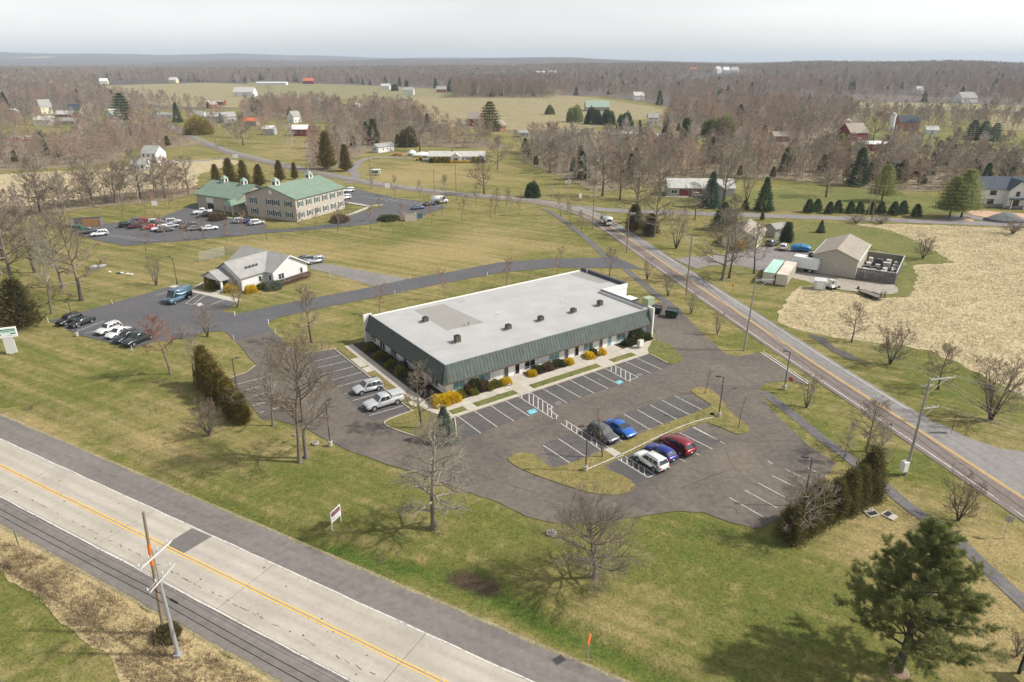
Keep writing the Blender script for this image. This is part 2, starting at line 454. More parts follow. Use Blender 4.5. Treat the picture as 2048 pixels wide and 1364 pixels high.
# ================================================================== terrain: one sheet to beyond the hills
ditch_px = [(-90, 775), (0, 803), (60, 815), (130, 850), (200, 882), (290, 935), (400, 990), (520, 1040), (640, 1090), (800, 1130), (930, 1160), (1010, 1200), (1100, 1250), (1250, 1318), (1340, 1364), (1500, 1440)]
DITCH = np.array([G(*p).to_2d() for p in ditch_px])
def dist_line(X, Y, L):
    D = np.full(X.shape, 1e9); S = np.zeros(X.shape); acc = 0.0
    for a, b in zip(L[:-1], L[1:]):
        d = b - a; ll = float(d @ d); t = np.clip(((X - a[0]) * d[0] + (Y - a[1]) * d[1]) / ll, 0, 1)
        q = np.hypot(X - a[0] - t * d[0], Y - a[1] - t * d[1]); m = q < D
        D = np.where(m, q, D); S = np.where(m, acc + t * math.sqrt(ll), S); acc += math.sqrt(ll)
    return D, S
lush_blobs = [(1560, 1180, 9, .13), (700, 960, 12, .05), (1050, 1090, 9, .05), (250, 800, 10, .04), (1420, 1100, 6, .09), (1330, 1060, 5, .13), (1500, 1300, 10, .07), (1850, 935, 4, .22), (1780, 930, 4, .16), (1640, 860, 4, .13), (1900, 760, 8, .14), (1800, 700, 5, .15), (960, 1100, 7, .10),
              (620, 960, 5, .10), (240, 760, 8, .12), (150, 700, 7, .08), (1150, 470, 10, .10), (800, 470, 14, .08), (560, 860, 3, .12), (1230, 985, 3, .08), (1330, 650, 5, .12), (60, 1250, 6, .10), (20, 1180, 6, .08), (1480, 680, 4, .14),
              (130, 850, 8, -.10), (330, 880, 6, -.14), (500, 900, 5, -.12), (1800, 1060, 7, -.14), (1900, 1150, 6, -.13), (1990, 1250, 6, -.12), (2010, 1080, 4, -.18), (1720, 1080, 5, -.15), (900, 500, 14, -.16), (700, 560, 8, -.14), (1000, 480, 14, -.12), (640, 500, 12, -.10), (780, 520, 10, -.10), (560, 500, 10, -.08),
              (1050, 1130, 5, -.10), (1250, 1250, 5, -.10), (450, 520, 10, -.06), (300, 540, 9, -.05), (850, 350, 30, -.2), (620, 300, 30, -.16), (1000, 620, 5, .02), (640, 640, 5, -.12), (830, 570, 5, -.1)]
mud_blobs = [(940, 1160, 1.7, 1.0), (985, 1172, 1.3, 1.0), (905, 1150, 1.2, .7), (58, 812, 1.5, .8), (100, 832, 1.3, .7), (285, 912, 1.0, .7), (760, 1110, 1.5, .7), (720, 1085, 1.2, .6), (870, 1050, 1.2, .7), (608, 915, 1.4, .6), (1190, 1152, 1.0, .5)]
def axis(a, b, step, lo, hi, grow=1.35):
    m = list(np.arange(a, b + 1e-6, step)); out = []; x, s = a, step
    while x > lo: s *= grow; x -= s; out.append(max(x, lo))
    r = []; x, s = b, step
    while x < hi: s *= grow; x += s; r.append(min(x, hi))
    return np.array(out[::-1] + m + r)
gx, gy = axis(-112, 100, 0.75, -14000, 14000), axis(30, 200, 0.75, -400, 14000)
GX, GY = np.meshgrid(gx, gy)
D, S = dist_line(GX, GY, DITCH)
GZ = -0.42 * np.exp(-(D / 1.25) ** 2)
GZ -= 0.05 * (0.5 + 0.5 * np.sin(GX * 0.31 + 1.3 * np.sin(GY * 0.17)) * np.cos(GY * 0.27))
GZ = np.where(np.hypot(GX, GY) > 190, -0.05, GZ)
smax = S.max()
lush = 0.16 * np.exp(-(D / 1.3) ** 2) * (0.55 + 0.45 * np.sin(S * 0.21)) + 0.5 * np.exp(-(D / 1.1) ** 2) * (S > smax * 0.64)
mud = np.zeros_like(GX)
for u, v, r, a in lush_blobs:
    p = G(u, v); lush += a * np.exp(-((GX - p.x) ** 2 + (GY - p.y) ** 2) / (r * r))
for u, v, r, a in mud_blobs:
    p = G(u, v); mud += a * np.exp(-((GX - p.x) ** 2 + (GY - p.y) ** 2) / (r * r))
ny, nx = GX.shape
idx = np.arange(nx * ny).reshape(ny, nx)
quads = np.stack([idx[:-1, :-1], idx[:-1, 1:], idx[1:, 1:], idx[1:, :-1]], -1).reshape(-1, 4)
me = mesh_np('ground', np.stack([GX, GY, GZ], -1), quads, smooth=True)
for nm, arr in (('lush', lush), ('mud', mud)):
    at = me.attributes.new(nm, 'FLOAT', 'POINT'); at.data.foreach_set('value', arr.astype(np.float32).ravel())
struct(link('ground', me, M_GRASS), 'olive and straw coloured winter lawn and open grassland')

def ragged(pts, step=1.0, amp=.5):
    out = []; n = len(pts)
    for i in range(n):
        a, b = Vector(pts[i]), Vector(pts[(i + 1) % n]); L = (b - a).length; k = max(1, min(60, int(L / step))); nn = Vector((-(b - a).y, (b - a).x)).normalized() if L > 1e-6 else Vector((0, 0))
        for j in range(k):
            q = a.lerp(b, j / k); w = mnoise.noise((q.x * .35, q.y * .35, 0)) * amp * 1.6 + random.uniform(-.3, .3) * amp; out.append(q + nn * w)
    return out
def gsheet(name, px, z, m, n=3, sm=True):
    pts = ground_poly(px)
    if sm: pts = smooth_poly(pts, True, n)
    if min(p[1] for p in pts) < 260: pts = ragged(pts, .9 if min(p[1] for p in pts) < 140 else 2.5, .55 if min(p[1] for p in pts) < 140 else .9)
    return sheet(name, pts, z, m)

# far fields and meadows
gsheet('hay_field', [(1703, 448), (1772, 459), (1831, 482), (1893, 517), (1900, 527), (1824, 534), (1821, 586), (1789, 595), (1700, 588), (1603, 572), (1556, 632), (1582, 655), (1640, 668), (1737, 684), (1849, 699), (1933, 736), (2048, 790), (2250, 860), (2700, 800), (2700, 452), (2250, 455), (2048, 457), (1858, 450)], 0.012, M_HAY, 4)
gsheet('dry_meadow', [(-250, 372), (60, 345), (200, 338), (420, 318), (480, 325), (400, 348), (380, 378), (180, 398), (60, 412), (-250, 440)], 0.02, M_HAY)
gsheet('field', [(185, 166), (300, 164), (480, 168), (520, 186), (545, 212), (420, 214), (330, 210), (200, 190)], 0.075, M_FIELD)
gsheet('field', [(505, 164), (700, 170), (900, 180), (900, 198), (800, 203), (690, 198), (560, 200), (510, 182)], 0.090, M_FIELDG)
gsheet('field', [(790, 196), (900, 193), (1100, 190), (1160, 193), (1215, 200), (1335, 222), (1250, 245), (1180, 256), (1100, 263), (960, 258), (860, 250), (815, 218)], 0.105, M_FIELD)
gsheet('field', [(1700, 204), (2048, 211), (2300, 214), (2300, 226), (2048, 222), (1725, 217)], 0.120, M_FIELD)
gsheet('field', [(1960, 236), (2048, 232), (2300, 232), (2300, 262), (2048, 262), (1990, 258)], 0.135, M_FIELD)
gsheet('meadow', [(1050, 262), (1330, 262), (1340, 270), (1120, 300), (1075, 292)], 0.08, M_FIELDG)
gsheet('meadow', [(1700, 268), (2060, 272), (2300, 275), (2300, 300), (2048, 300), (1780, 305), (1720, 290)], 0.08, M_GREEN)
gsheet('meadow', [(1240, 175), (1480, 150), (1500, 156), (1380, 172), (1260, 182)], 0.12, M_FIELD)
gsheet('green_lawn', [(1350, 402), (1430, 388), (1560, 378), (1700, 376), (1960, 412), (1890, 425), (1700, 426), (1500, 420), (1350, 414)], 0.015, M_GREEN)
gsheet('green_lawn', [(1640, 445), (1740, 455), (1830, 484), (1890, 518), (1880, 530), (1800, 532), (1795, 585), (1822, 588), (1830, 540), (1760, 500), (1600, 500), (1580, 470)], 0.02, M_GREEN)
gsheet('straw_bank', [(-250, 985), (0, 1052), (130, 1104), (285, 1216), (520, 1338), (640, 1400), (250, 1420), (240, 1340), (150, 1262), (112, 1228), (0, 1146), (-200, 1080)], 0.008, M_STRAW)
gsheet('bare_earth', [(1925, 412), (1990, 424), (2100, 430), (2100, 440), (2000, 438), (1960, 432), (1930, 424)], 0.02, M_DIRT)
gsheet('bare_earth', [(1893, 436), (1935, 438), (1950, 444), (1900, 443)], 0.02, M_DIRT)
gsheet('muddy_swale', [(1616, 670), (1645, 676), (1672, 695), (1722, 720), (1700, 720), (1668, 706), (1640, 688)], 0.03, mat('wet_mud', (0.085, 0.072, 0.062), 0.5, var=0.4, scale=0.8, world=True))

# ================================================================== highway at the near side
rh_ = random.Random(8)
he = [hwy(s_, -6.15 + .16 * mnoise.noise((s_ * .25, 1, 0)) + .10 * mnoise.noise((s_ * 1.1, 4, 0)) + rh_.uniform(-.05, .05)) for s_ in np.arange(-170, 170, .55)] + [hwy(s_, 7.05 + .18 * mnoise.noise((s_ * .22, 7, 0)) + .12 * mnoise.noise((s_ * 1.2, 9, 0)) + rh_.uniform(-.05, .05)) for s_ in np.arange(170, -170, -.55)]
sheet('gravel_margin', [hwy(-170, -6.5), hwy(170, -6.5), hwy(170, 7.4), hwy(-170, 7.4)], 0.012, grass_mat('gritty_margin', (0.33, 0.275, 0.18), (0.19, 0.175, 0.08), None, contrast=.9))
hw = struct(sheet('highway', he, 0.030, M_SHLD), 'four-strip highway: pale concrete lanes between brown asphalt shoulders')
JS = 6.5
k0 = -9
for k in range(k0, 9):
    s0, s1 = JS + 18.4 * k + 0.035, JS + 18.4 * (k + 1) - 0.035
    for o0, o1 in ((-3.42, -0.02), (0.02, 3.42)):
        if s1 < -60 or s0 > 100: continue
        slab('concrete_slab', [hwy(s0, o0), hwy(s1, o0), hwy(s1, o1), hwy(s0, o1)], 0.02, 0.052 + 0.004 * random.random(), M_SLAB, hw)
def hmark(name, o, w, m, z=0.064, s0=-60, s1=100, wob=0.02):
    pts = [hwy(s, o + wob * math.sin(s * 0.9) + random.uniform(-wob, wob)) for s in np.arange(s0, s1, 1.3)]
    return ribbon(pts, -w / 2, w / 2, z).build(name, m, hw)
hmark('edge_line', 3.50, 0.15, M_WHITE_P); hmark('edge_line', -3.50, 0.15, M_WHITE_P)
hmark('centre_line', 0.16, 0.13, M_YELLOW_P); hmark('centre_line', -0.16, 0.13, M_YELLOW_P)
pp = [G(*p).to_2d() for p in ((384, 1057), (424, 1074), (368, 1107), (328, 1092))]
sheet('asphalt_patch', pp, 0.060, M_ASPATCH, parent=hw)
t_ = MB()
for k in range(160):                       # tar-filled crack along the outer wheel track
    s = -55 + k * 0.9 + random.uniform(-.3, .3)
    if random.random() < 0.62: ribbon([hwy(s, -2.15 + random.uniform(-.1, .1)), hwy(s + random.uniform(.3, .9), -2.15 + random.uniform(-.1, .1))], -random.uniform(.015, .05), random.uniform(.015, .05), 0.0605, t_)
for k in range(60):
    s, o = random.uniform(-40, 60), random.uniform(-3, 3); r_ = random.uniform(.03, .14)
    t_.poly([(*hwy(s + r_ * random.uniform(.6, 1.2) * math.cos(a), o + r_ * random.uniform(.5, 1.0) * math.sin(a)), 0.0612) for a in np.linspace(0, 6.28, 8)[:-1]])
t_.build('tar_crack', M_JOINT, hw)

# ================================================================== two-lane road on the right, with its bend and side roads
R2 = smooth_poly([(70, 12), (66, 32), (62, 50), (58.6, 65.3), (55, 81.3), (50.2, 102), (45.7, 123.1), (38.2, 159.4), (29.6, 202.6), (24.5, 221), (14, 237), (0, 247), (-27, 259.5), (-67, 289), (-133, 357), (-169, 402), (-215, 470), (-300, 600)], False, 4)
rd = struct(ribbon(R2, 0.0, 3.85, 0.030).build('road', M_ROADB), 'two-lane country road, near lane brown, far lane grey')
ribbon(R2, -3.7, 0.0, 0.030).build('far_lane', M_ROADG, rd)
R2n = R2[:46]
def rmark(name, o, w, m, pts): return ribbon([(p[0], p[1]) for p in pts], o - w / 2, o + w / 2, 0.036).build(name, m, rd)
rmark('edge_line', 3.05, 0.14, M_WHITE_P, R2n[:44]); rmark('edge_line', -3.0, 0.14, M_WHITE_P, R2[17:42])
rmark('centre_line', 0.14, 0.12, M_YELLOW_P, R2n); rmark('centre_line', -0.14, 0.12, M_YELLOW_P, R2n)
struct(sheet('side_road', ground_poly([(1866, 841), (1933, 874), (2001, 897), (2048, 904), (2200, 925), (2330, 1090), (2060, 1004), (1930, 915)]), 0.026, M_ROADG))
cross = [G(*p).to_2d() for p in ((1150, 414), (1230, 421), (1340, 425), (1547, 432), (1700, 437), (1858, 443), (2048, 450), (2400, 462))]
struct(ribbon(smooth_poly(cross, False, 3), -3.0, 3.0, 0.024).build('lane', M_FAR_RD), 'narrow grey country lane crossing behind the sheds')
struct(ribbon(smooth_poly([G(*p).to_2d() for p in ((1885, 446), (1925, 432), (1960, 437), (2010, 447))], False, 3), -2.5, 2.5, 0.028).build('driveway', M_FAR_RD))
struct(ribbon(smooth_poly([G(*p).to_2d() for p in ((700, 366), (712, 350), (705, 340), (735, 316), (830, 317), (880, 319))], False, 3), -2.0, 2.0, 0.026).build('driveway', M_FAR_RD))
struct(ribbon(smooth_poly([G(*p).to_2d() for p in ((250, 330), (330, 326), (420, 320), (475, 314))], False, 3), -2.2, 2.2, 0.026).build('lane', M_FAR_RD))
struct(ribbon(smooth_poly([G(*p).to_2d() for p in ((1020, 264), (1130, 265), (1340, 264))], False, 3), -3.5, 3.5, 0.13).build('lane', M_FAR_RD))
struct(ribbon([G(*p).to_2d() for p in ((1330, 391), (1400, 393), (1440, 398))], -3, 3, 0.028).build('driveway', M_GRAVEL))
pw = struct(ribbon(smooth_poly([G(*p).to_2d() for p in ((1085, 418), (1114, 432), (1173, 477), (1209, 511))], False, 4), -0.85, 0.85, 0.022).build('path', M_PATH))
struct(ribbon(smooth_poly([G(*p).to_2d() for p in ((1249, 536), (1279, 562), (1320, 594), (1358, 622))], False, 4), -0.85, 0.85, 0.022).build('path', M_PATH))
struct(ribbon(smooth_poly([G(*p).to_2d() for p in ((1524, 783), (1540, 795), (1577, 822), (1643, 876), (1694, 913), (1758, 964), (1832, 1024), (1879, 1050), (1921, 1087), (1974, 1138), (2048, 1206), (2140, 1300))], False, 4), -0.8, 0.8, 0.022).build('path', M_PATH), 'cracked asphalt footpath beside the two-lane road')

# ================================================================== car parks and drives
lot_px = [(534, 650), (579, 693), (602, 708), (670, 698), (827, 822), (782, 838), (769, 848), (790, 859), (830, 872), (859, 883), (906, 878), (912, 868), (909, 833), (1296, 707), (1333, 727), (1357, 726), (1365, 718), (1354, 703), (1333, 688), (1306, 680), (1313, 672), (1296, 614), (1318, 604), (1349, 612), (1378, 638), (1400, 661), (1427, 687), (1451, 707), (1475, 713), (1522, 705), (1574, 733), (1622, 771), (1580, 762), (1529, 766), (1521, 780), (1524, 793), (1542, 819), (1616, 890), (1672, 927), (1640, 968), (1562, 1035), (1517, 1059), (1461, 1045), (1408, 1025), (1352, 1022), (1281, 1033), (1197, 1044), (1107, 1046), (1050, 1032), (1000, 1006), (920, 980), (843, 949), (777, 930), (697, 901), (658, 883), (612, 857), (547, 838), (526, 840), (459, 757), (494, 744), (512, 730), (470, 680), (449, 662), (410, 664)]
lotp = []
pts = ground_poly(lot_px)
for i in range(len(pts)):                    # ragged asphalt edge
    a, b = pts[i], pts[(i + 1) % len(pts)]; L = (b - a).length; n = max(1, int(L / 1.2)); nn = Vector((-(b - a).y, (b - a).x)).normalized() if L > 0 else Vector((0, 0))
    for k in range(n): lotp.append(a.lerp(b, k / n) + nn * (random.uniform(-.09, .09) if k else 0))
lot = struct(sheet('parking_lot', lotp, 0.034, M_LOT), 'brown-grey cracked asphalt car park round the office building')
cl_px = [(100, 641), (223, 607), (337, 574), (345, 573), (472, 605), (462, 615), (440, 622), (474, 628), (556, 610), (644, 593), (744, 574), (820, 557), (900, 544), (997, 525), (1103, 517), (1195, 516), (1222, 510), (1290, 540), (1249, 536), (1109, 535), (997, 546), (880, 568), (790, 587), (644, 616), (556, 635), (534, 648), (545, 662), (470, 682), (449, 662), (411, 663), (390, 673), (308, 684), (265, 697), (155, 669)]
clot = struct(sheet('clinic_lot', ground_poly(cl_px), 0.040, M_NEWLOT), 'dark smooth asphalt clinic car park and its long access drive')
struct(sheet('driveway', ground_poly([(744, 573), (820, 558), (717, 540), (650, 527), (622, 529), (619, 538), (658, 546), (717, 563)]), 0.032, asphalt_mat('old_drive_asphalt', (0.17, 0.16, 0.15), (0.23, 0.215, 0.20))), 'pale old driveway leading behind the clinic')
gl_px = [(144, 464), (187, 449), (238, 445), (325, 434), (365, 418), (396, 406), (400, 416), (385, 428), (431, 431), (476, 438), (530, 446), (534, 455), (600, 452), (635, 447), (690, 437), (697, 426), (740, 413), (686, 404), (686, 377), (708, 378), (799, 397), (878, 408), (892, 416), (832, 434), (785, 439), (732, 449), (644, 458), (527, 467), (439, 475), (380, 481), (314, 485), (252, 492), (191, 480), (144, 468)]
glot = struct(sheet('office_lot', ground_poly(gl_px), 0.036, M_NEWLOT), 'dark asphalt car park round the green-roofed office')
struct(sheet('driveway', ground_poly([(1347, 518), (1440, 510), (1489, 496), (1534, 491), (1582, 500), (1630, 503), (1623, 545), (1589, 547), (1523, 542), (1478, 531), (1420, 531), (1392, 538), (1372, 529)]), 0.034, M_FAR_RD), 'grey asphalt yard in front of the beige shed')
struct(sheet('gravel_apron', smooth_poly(ground_poly([(1565, 548), (1622, 546), (1710, 560), (1786, 569), (1786, 588), (1686, 580), (1603, 560)]), True, 3), 0.03, M_GRAVEL))
# ================================================================== car park of the office building: islands, kerbs, stalls
def z3(x, y): return G(900 + x / 3.789, 640 + y / 3.789)
def z2(x, y): return G(460 + x / 3.788, 640 + y / 3.788)
def z4(x, y): return G(1360 + x / 2.965, 640 + y / 2.965)
# fresher, darker asphalt of the stall rows
for px in ([(900, 836), (1296, 708), (1330, 726), (1000, 848), (945, 868)],):
    sheet('stall_strip', [BL(-3.4, -5.3), BL(37.0, -5.3), BL(37.0, -10.9), BL(-3.4, -10.9)], 0.038, M_STALL, parent=lot)
sheet('stall_strip', [p.to_2d() for p in (z3(690, 945), z3(1700, 570), z3(1985, 655), z3(1400, 860), z3(905, 1092), z3(780, 1120))], 0.038, M_STALL, parent=lot)
sheet('stall_strip', [p.to_2d() for p in (z3(1180, 1105), z3(1850, 815), z3(2046, 918), z3(1520, 1200), z3(1400, 1245))], 0.038, M_STALL, parent=lot)
sheet('stall_strip', [BL(-11.2, 27.2), BL(-5.8, 27.2), BL(-5.4, 0.4), BL(-11.2, 0.4)], 0.038, M_STALL, parent=lot)
stripe = MB()
def seg(a, b, w=0.10, mb=None):
    a, b = a.to_2d(), b.to_2d(); ribbon([a, b], -w / 2, w / 2, 0.0425, mb or stripe)
def ladder(l0, l1, r0, r1, xs, f):
    seg(f(*l0), f(*l1), .11); seg(f(*r0), f(*r1), .11)
    for x in xs:
        yl = l0[1] + (l1[1] - l0[1]) * (x - l0[0]) / (l1[0] - l0[0]); yr = r0[1] + (r1[1] - r0[1]) * (x - r0[0]) / (r1[0] - r0[0])
        seg(f(x, yr), f(x, yl), .11)
for x in (-0.79, 1.94, 4.75, 7.37, 14.26, 16.99, 19.6, 22.35, 24.74, 31.7, 34.2):
    a, b = BL(x, -5.3), BL(x + 0.05, -11.0)
    ribbon([a, b], -.05, .05, 0.0425, stripe)
ladder((518, 580), (785, 752), (605, 550), (782, 660), (545, 600, 632, 668, 703, 740, 770), z3)
seg(z3(755, 682), z3(822, 732), .11); seg(z3(808, 722), z3(806, 752), .11); seg(z3(740, 680), z3(782, 660), .11)
ladder((1170, 365), (1345, 460), (1240, 342), (1425, 435), (1222, 1257, 1295, 1330, 1365), z3); seg(z3(1345, 460), z3(1425, 435), .11)
for a, b in (((705, 950), (912, 1087)), ((822, 900), (1025, 1035)), ((1110, 830), (1320, 925)), ((1215, 780), (1422, 880)), ((1320, 715), (1527, 838)), ((1415, 680), (1630, 800)), ((1517, 645), (1725, 757)), ((1608, 610), (1820, 722)), ((1702, 575), (1912, 682)),
             ((1840, 815), (2046, 920)), ((1740, 855), (1990, 980)), ((1640, 900), (1888, 1025)), ((1535, 945), (1783, 1075)), ((1425, 985), (1670, 1123))): seg(z3(*a), z3(*b))
ladder((840, 785), (1150, 990), (870, 760), (1215, 975), (885, 922, 962, 1000, 1038, 1075, 1112), z3)
ladder((1265, 1050), (1500, 1195), (1320, 1030), (1555, 1172), (1300, 1342, 1387, 1430, 1473), z3); seg(z3(1500, 1195), z3(1555, 1172), .11)
for a, b in (((80, 635), (265, 735)), ((295, 1055), (495, 1170)), ((385, 1010), (575, 1115)), ((465, 968), (645, 1065)), ((548, 925), (680, 990)), ((625, 887), (760, 950)), ((760, 880), (870, 930)), ((520, 835), (548, 855))): seg(z4(*a), z4(*b))
for a, b in (((640, 315), (835, 268)), ((655, 365), (885, 312)), ((705, 412), (940, 352)), ((757, 460), (997, 397)), ((812, 507), (1050, 443)), ((868, 560), (1110, 492)), ((930, 612), (1175, 543)), ((990, 668), (1240, 600)), ((1055, 725), (1315, 650)),
             ((25, 495), (270, 432)), ((75, 542), (285, 490)), ((125, 592), (300, 545)), ((170, 650), (430, 580)), ((222, 705), (420, 650))): seg(z2(*a), z2(*b))
seg(G(1522, 705), G(1618, 769), .18); seg(G(1526, 703), G(1622, 767), .14)
stripe.build('stall_lines', M_WHITE_P, lot)
def access_mark(c4):
    P = [p.to_2d() for p in c4]; o = sheet('access_marking', P, 0.0425, M_BLUE_P, parent=lot)
    ctr = sum(P, Vector((0, 0))) / 4; ux = (P[1] - P[0]).normalized(); uy = Vector((-ux.y, ux.x)); k = (P[1] - P[0]).length * 0.36
    q = lambda x, y: (ctr.x + (ux.x * x + uy.x * y) * k, ctr.y + (ux.y * x + uy.y * y) * k)
    m = MB()
    ring = [q(-.1 + .55 * math.cos(a), -.25 + .55 * math.sin(a)) for a in np.linspace(2.2, 6.6, 14)]
    ribbon(ring, -.035, .035, 0.0465, m); ribbon([q(-.15, .75), q(-.1, .1), q(.45, .05), q(.65, -.55)], -.04, .04, 0.0465, m)
    m.poly([(*q(-.17 + .14 * math.cos(a), .95 + .14 * math.sin(a)), 0.0465) for a in np.linspace(0, 6.28, 9)[:-1]])
    m.build('wheelchair_symbol', M_WHITE_P, o)
access_mark((z3(582, 690), z3(640, 672), z3(668, 697), z3(608, 720)))
access_mark((z3(1253, 466), z3(1290, 455), z3(1318, 472), z3(1280, 488)))
pat = mat('faded_patch', (0.155, 0.152, 0.145), 0.9, var=0.12, world=True)
sheet('faded_patch', [p.to_2d() for p in (z3(790, 625), z3(832, 612), z3(852, 638), z3(800, 650))], 0.0425, pat, parent=lot)
sheet('faded_patch', [p.to_2d() for p in (z3(1405, 412), z3(1445, 402), z3(1470, 418), z3(1425, 432))], 0.0425, pat, parent=lot)
# tar-sealed cracks that wander over the lot
crk = MB()
for line in ([(150, 1005), (300, 940), (560, 855), (830, 740), (1000, 670), (1180, 690)], [(1180, 690), (1040, 640), (960, 600)], [(0, 1105), (130, 1130), (260, 1190), (480, 1260), (760, 1350)], [(1700, 340), (1800, 420), (1900, 520)], [(1200, 560), (1400, 640), (1420, 720)], [(1480, 470), (1650, 530), (1800, 560)], [(1330, 590), (1180, 560), (1050, 620)], [(0, 1010), (200, 1040), (420, 1080)], [(820, 830), (825, 900)], [(1500, 1200), (1620, 1330), (1700, 1364)], [(1760, 1280), (2046, 1160)]):
    P = smooth_poly([z3(*p).to_2d() for p in line], False, 10); P = [(p[0] + random.uniform(-.18, .18), p[1] + random.uniform(-.18, .18)) for p in P]
    ribbon(P, -.028, .028, 0.0405, crk)
for line in ([(260, 760), (330, 880), (420, 960), (520, 1010), (640, 1060)], [(0, 1000), (200, 920), (330, 880)], [(520, 830), (640, 800), (760, 860)], [(440, 700), (600, 660), (760, 640)], [(80, 380), (200, 390), (420, 400)], [(0, 860), (200, 930), (400, 1040)]):
    P = smooth_poly([z4(*p).to_2d() for p in line], False, 10); P = [(p[0] + random.uniform(-.2, .2), p[1] + random.uniform(-.2, .2)) for p in P]
    ribbon(P, -.025, .025, 0.0405, crk)
crk.build('sealed_cracks', mat('crack_sealer', (0.05, 0.046, 0.044), 0.7, world=True), lot)

isl = [(1016, 917), (1042, 906), (1064, 909), (1080, 920), (1103, 936), (1124, 933), (1203, 904), (1225, 893), (1296, 862), (1375, 832), (1409, 819), (1422, 811), (1401, 797), (1381, 783), (1390, 777), (1411, 776), (1438, 792), (1458, 822), (1478, 839), (1498, 855), (1496, 866), (1475, 869), (1458, 863), (1414, 846), (1386, 853), (1322, 877), (1256, 911), (1206, 933), (1243, 951), (1270, 970), (1262, 983), (1230, 991), (1177, 986), (1111, 965), (1058, 946), (1027, 930)]
islp = smooth_poly(ground_poly(isl), True, 2)
o = struct(slab('grass_island', islp, 0.0, 0.115, M_GRASS2), 'long tapering grass island in the middle of the car park')
wk = ribbon(smooth_poly([G(*p).to_2d() for p in ((1174, 940), (1248, 908), (1322, 872), (1382, 847), (1433, 834))], False, 4), -.07, .07, 0.135)
wk.build('white_edging', M_WHITE_P, o)
w_ = slab('walkway', [p.to_2d() for p in (z3(1165, 985), z3(1225, 972), z3(1318, 1030), z3(1262, 1050))], 0.05, 0.135, M_CONC, o)
kerb([p.to_2d() for p in (G(459, 757), G(494, 744), G(512, 730))], .12, 0.0, .07).build('kerb', M_KERB, lot)
front_isl = [(909, 833), (827, 822), (782, 838), (769, 848), (790, 859), (830, 872), (859, 883), (906, 878), (912, 868)]
# planting island at the corner
oi = struct(slab('corner_island', smooth_poly(ground_poly([(900, 836), (880, 838), (858, 822), (840, 805), (826, 822), (786, 838), (771, 848), (792, 859), (831, 871), (860, 882), (903, 877), (910, 866)]), True, 2), 0.0, 0.12, M_GRASS2), 'straw-coloured planting island at the corner of the walk')
kerb(smooth_poly(ground_poly([(827, 822), (782, 838), (769, 848), (790, 860), (830, 873), (860, 884), (906, 879), (913, 868), (909, 834)]), False, 4), 0.16, 0.0, 0.16).build('kerb', M_KERB, oi)
kerb([G(602, 708).to_2d(), BL(-5.75, 27.9), BL(-5.35, 0.0)], 0.16, 0.0, 0.16).build('kerb', M_KERB, lot)
kerb([BL(-3.3, -5.2), BL(37.1, -5.2)], 0.16, 0.0, 0.16).build('kerb', M_KERB, lot)
oe = struct(slab('end_island', smooth_poly(ground_poly([(1297, 704), (1333, 727), (1357, 726), (1364, 718), (1354, 703), (1334, 688), (1308, 680), (1301, 690)]), True, 3), 0.0, 0.12, M_GREEN), 'green grass island at the far end of the front walk')
kerb([G(1296, 707).to_2d(), G(1335, 727).to_2d()], 0.16, 0.0, 0.16).build('kerb', M_KERB, oe)

# ================================================================== walks and beds round the office building (building frame: x along the front, y to the back)
base = struct(slab('walk_base', [BL(-5.3, 27.9), BL(-5.3, 3.2), BL(-3.2, -2.0), BL(-1.6, -5.1), BL(37.2, -5.1), BL(42.9, -1.3), BL(42.9, 1.6), BL(1.6, 1.6), BL(1.6, 27.9)], 0.0, 0.085, M_KERB), 'pale concrete walk in front of the office building')
def pave(x0, x1, y0, y1, nx, ny, z=0.125):
    dx, dy = (x1 - x0) / nx, (y1 - y0) / ny
    for i in range(nx):
        for j in range(ny):
            a, b = x0 + i * dx + .012, x0 + (i + 1) * dx - .012; c, d = y0 + j * dy + .012, y0 + (j + 1) * dy - .012
            slab('paving_slab', [BL(a, c), BL(b, c), BL(b, d), BL(a, d)], 0.06, z + random.uniform(-.006, .006), M_CONC, base)
pave(-3.0, 37.8, -3.1, -1.35, 27, 1)                        # long front walk
for a, b, n in ((1.25, 2.85, 1), (10.2, 13.1, 2), (26.95, 29.7, 2), (35.0, 37.3, 2)): pave(a, b, -5.05, -3.13, n, 1)   # cross walks to the kerb
for a, b, n in ((10.9, 14.9, 3), (24.2, 27.2, 2), (30.9, 34.9, 3)): pave(a, b, -1.33, 0.95, n, 1)                    # to the doors
pave(-3.85, -2.45, 2.0, 27.9, 1, 17)                        # left walk
pave(-5.2, -3.88, 18.0, 21.9, 1, 2); pave(-5.2, -3.88, 15.6, 17.5, 1, 1)
pts = [BL(-3.85, 2.0), BL(-2.45, 2.0), BL(-1.9, -.2), BL(-1.2, -1.0), BL(-1.2, -3.1), BL(-3.0, -3.1), BL(-3.6, -1.0)]
slab('paving_slab', pts, 0.06, 0.124, M_CONC, base)
for a, b in ((2.95, 10.1), (13.2, 26.85), (29.85, 34.9), (-1.1, 1.15)): slab('grass_strip', [BL(a, -4.5), BL(b, -4.5), BL(b, -3.2), BL(a, -3.2)], 0.05, 0.15, M_GREEN, base)
for a, b in ((2.6, 15.4), (17.6, 17.9), (22.0, 27.9)): slab('grass_strip', [BL(-5.2, a), BL(-3.95, a), BL(-3.95, b), BL(-5.2, b)], 0.05, 0.15, M_GRASS2, base)
for a, b, y in ((-1.0, 10.8, -1.25), (15.0, 24.1, -1.15), (27.3, 30.8, -1.25), (35.0, 42.8, -1.2)): slab('mulch_bed', [BL(a, y), BL(b, y), BL(b, 1.0), BL(a, 1.0)], 0.05, 0.155, M_MULCH, base)
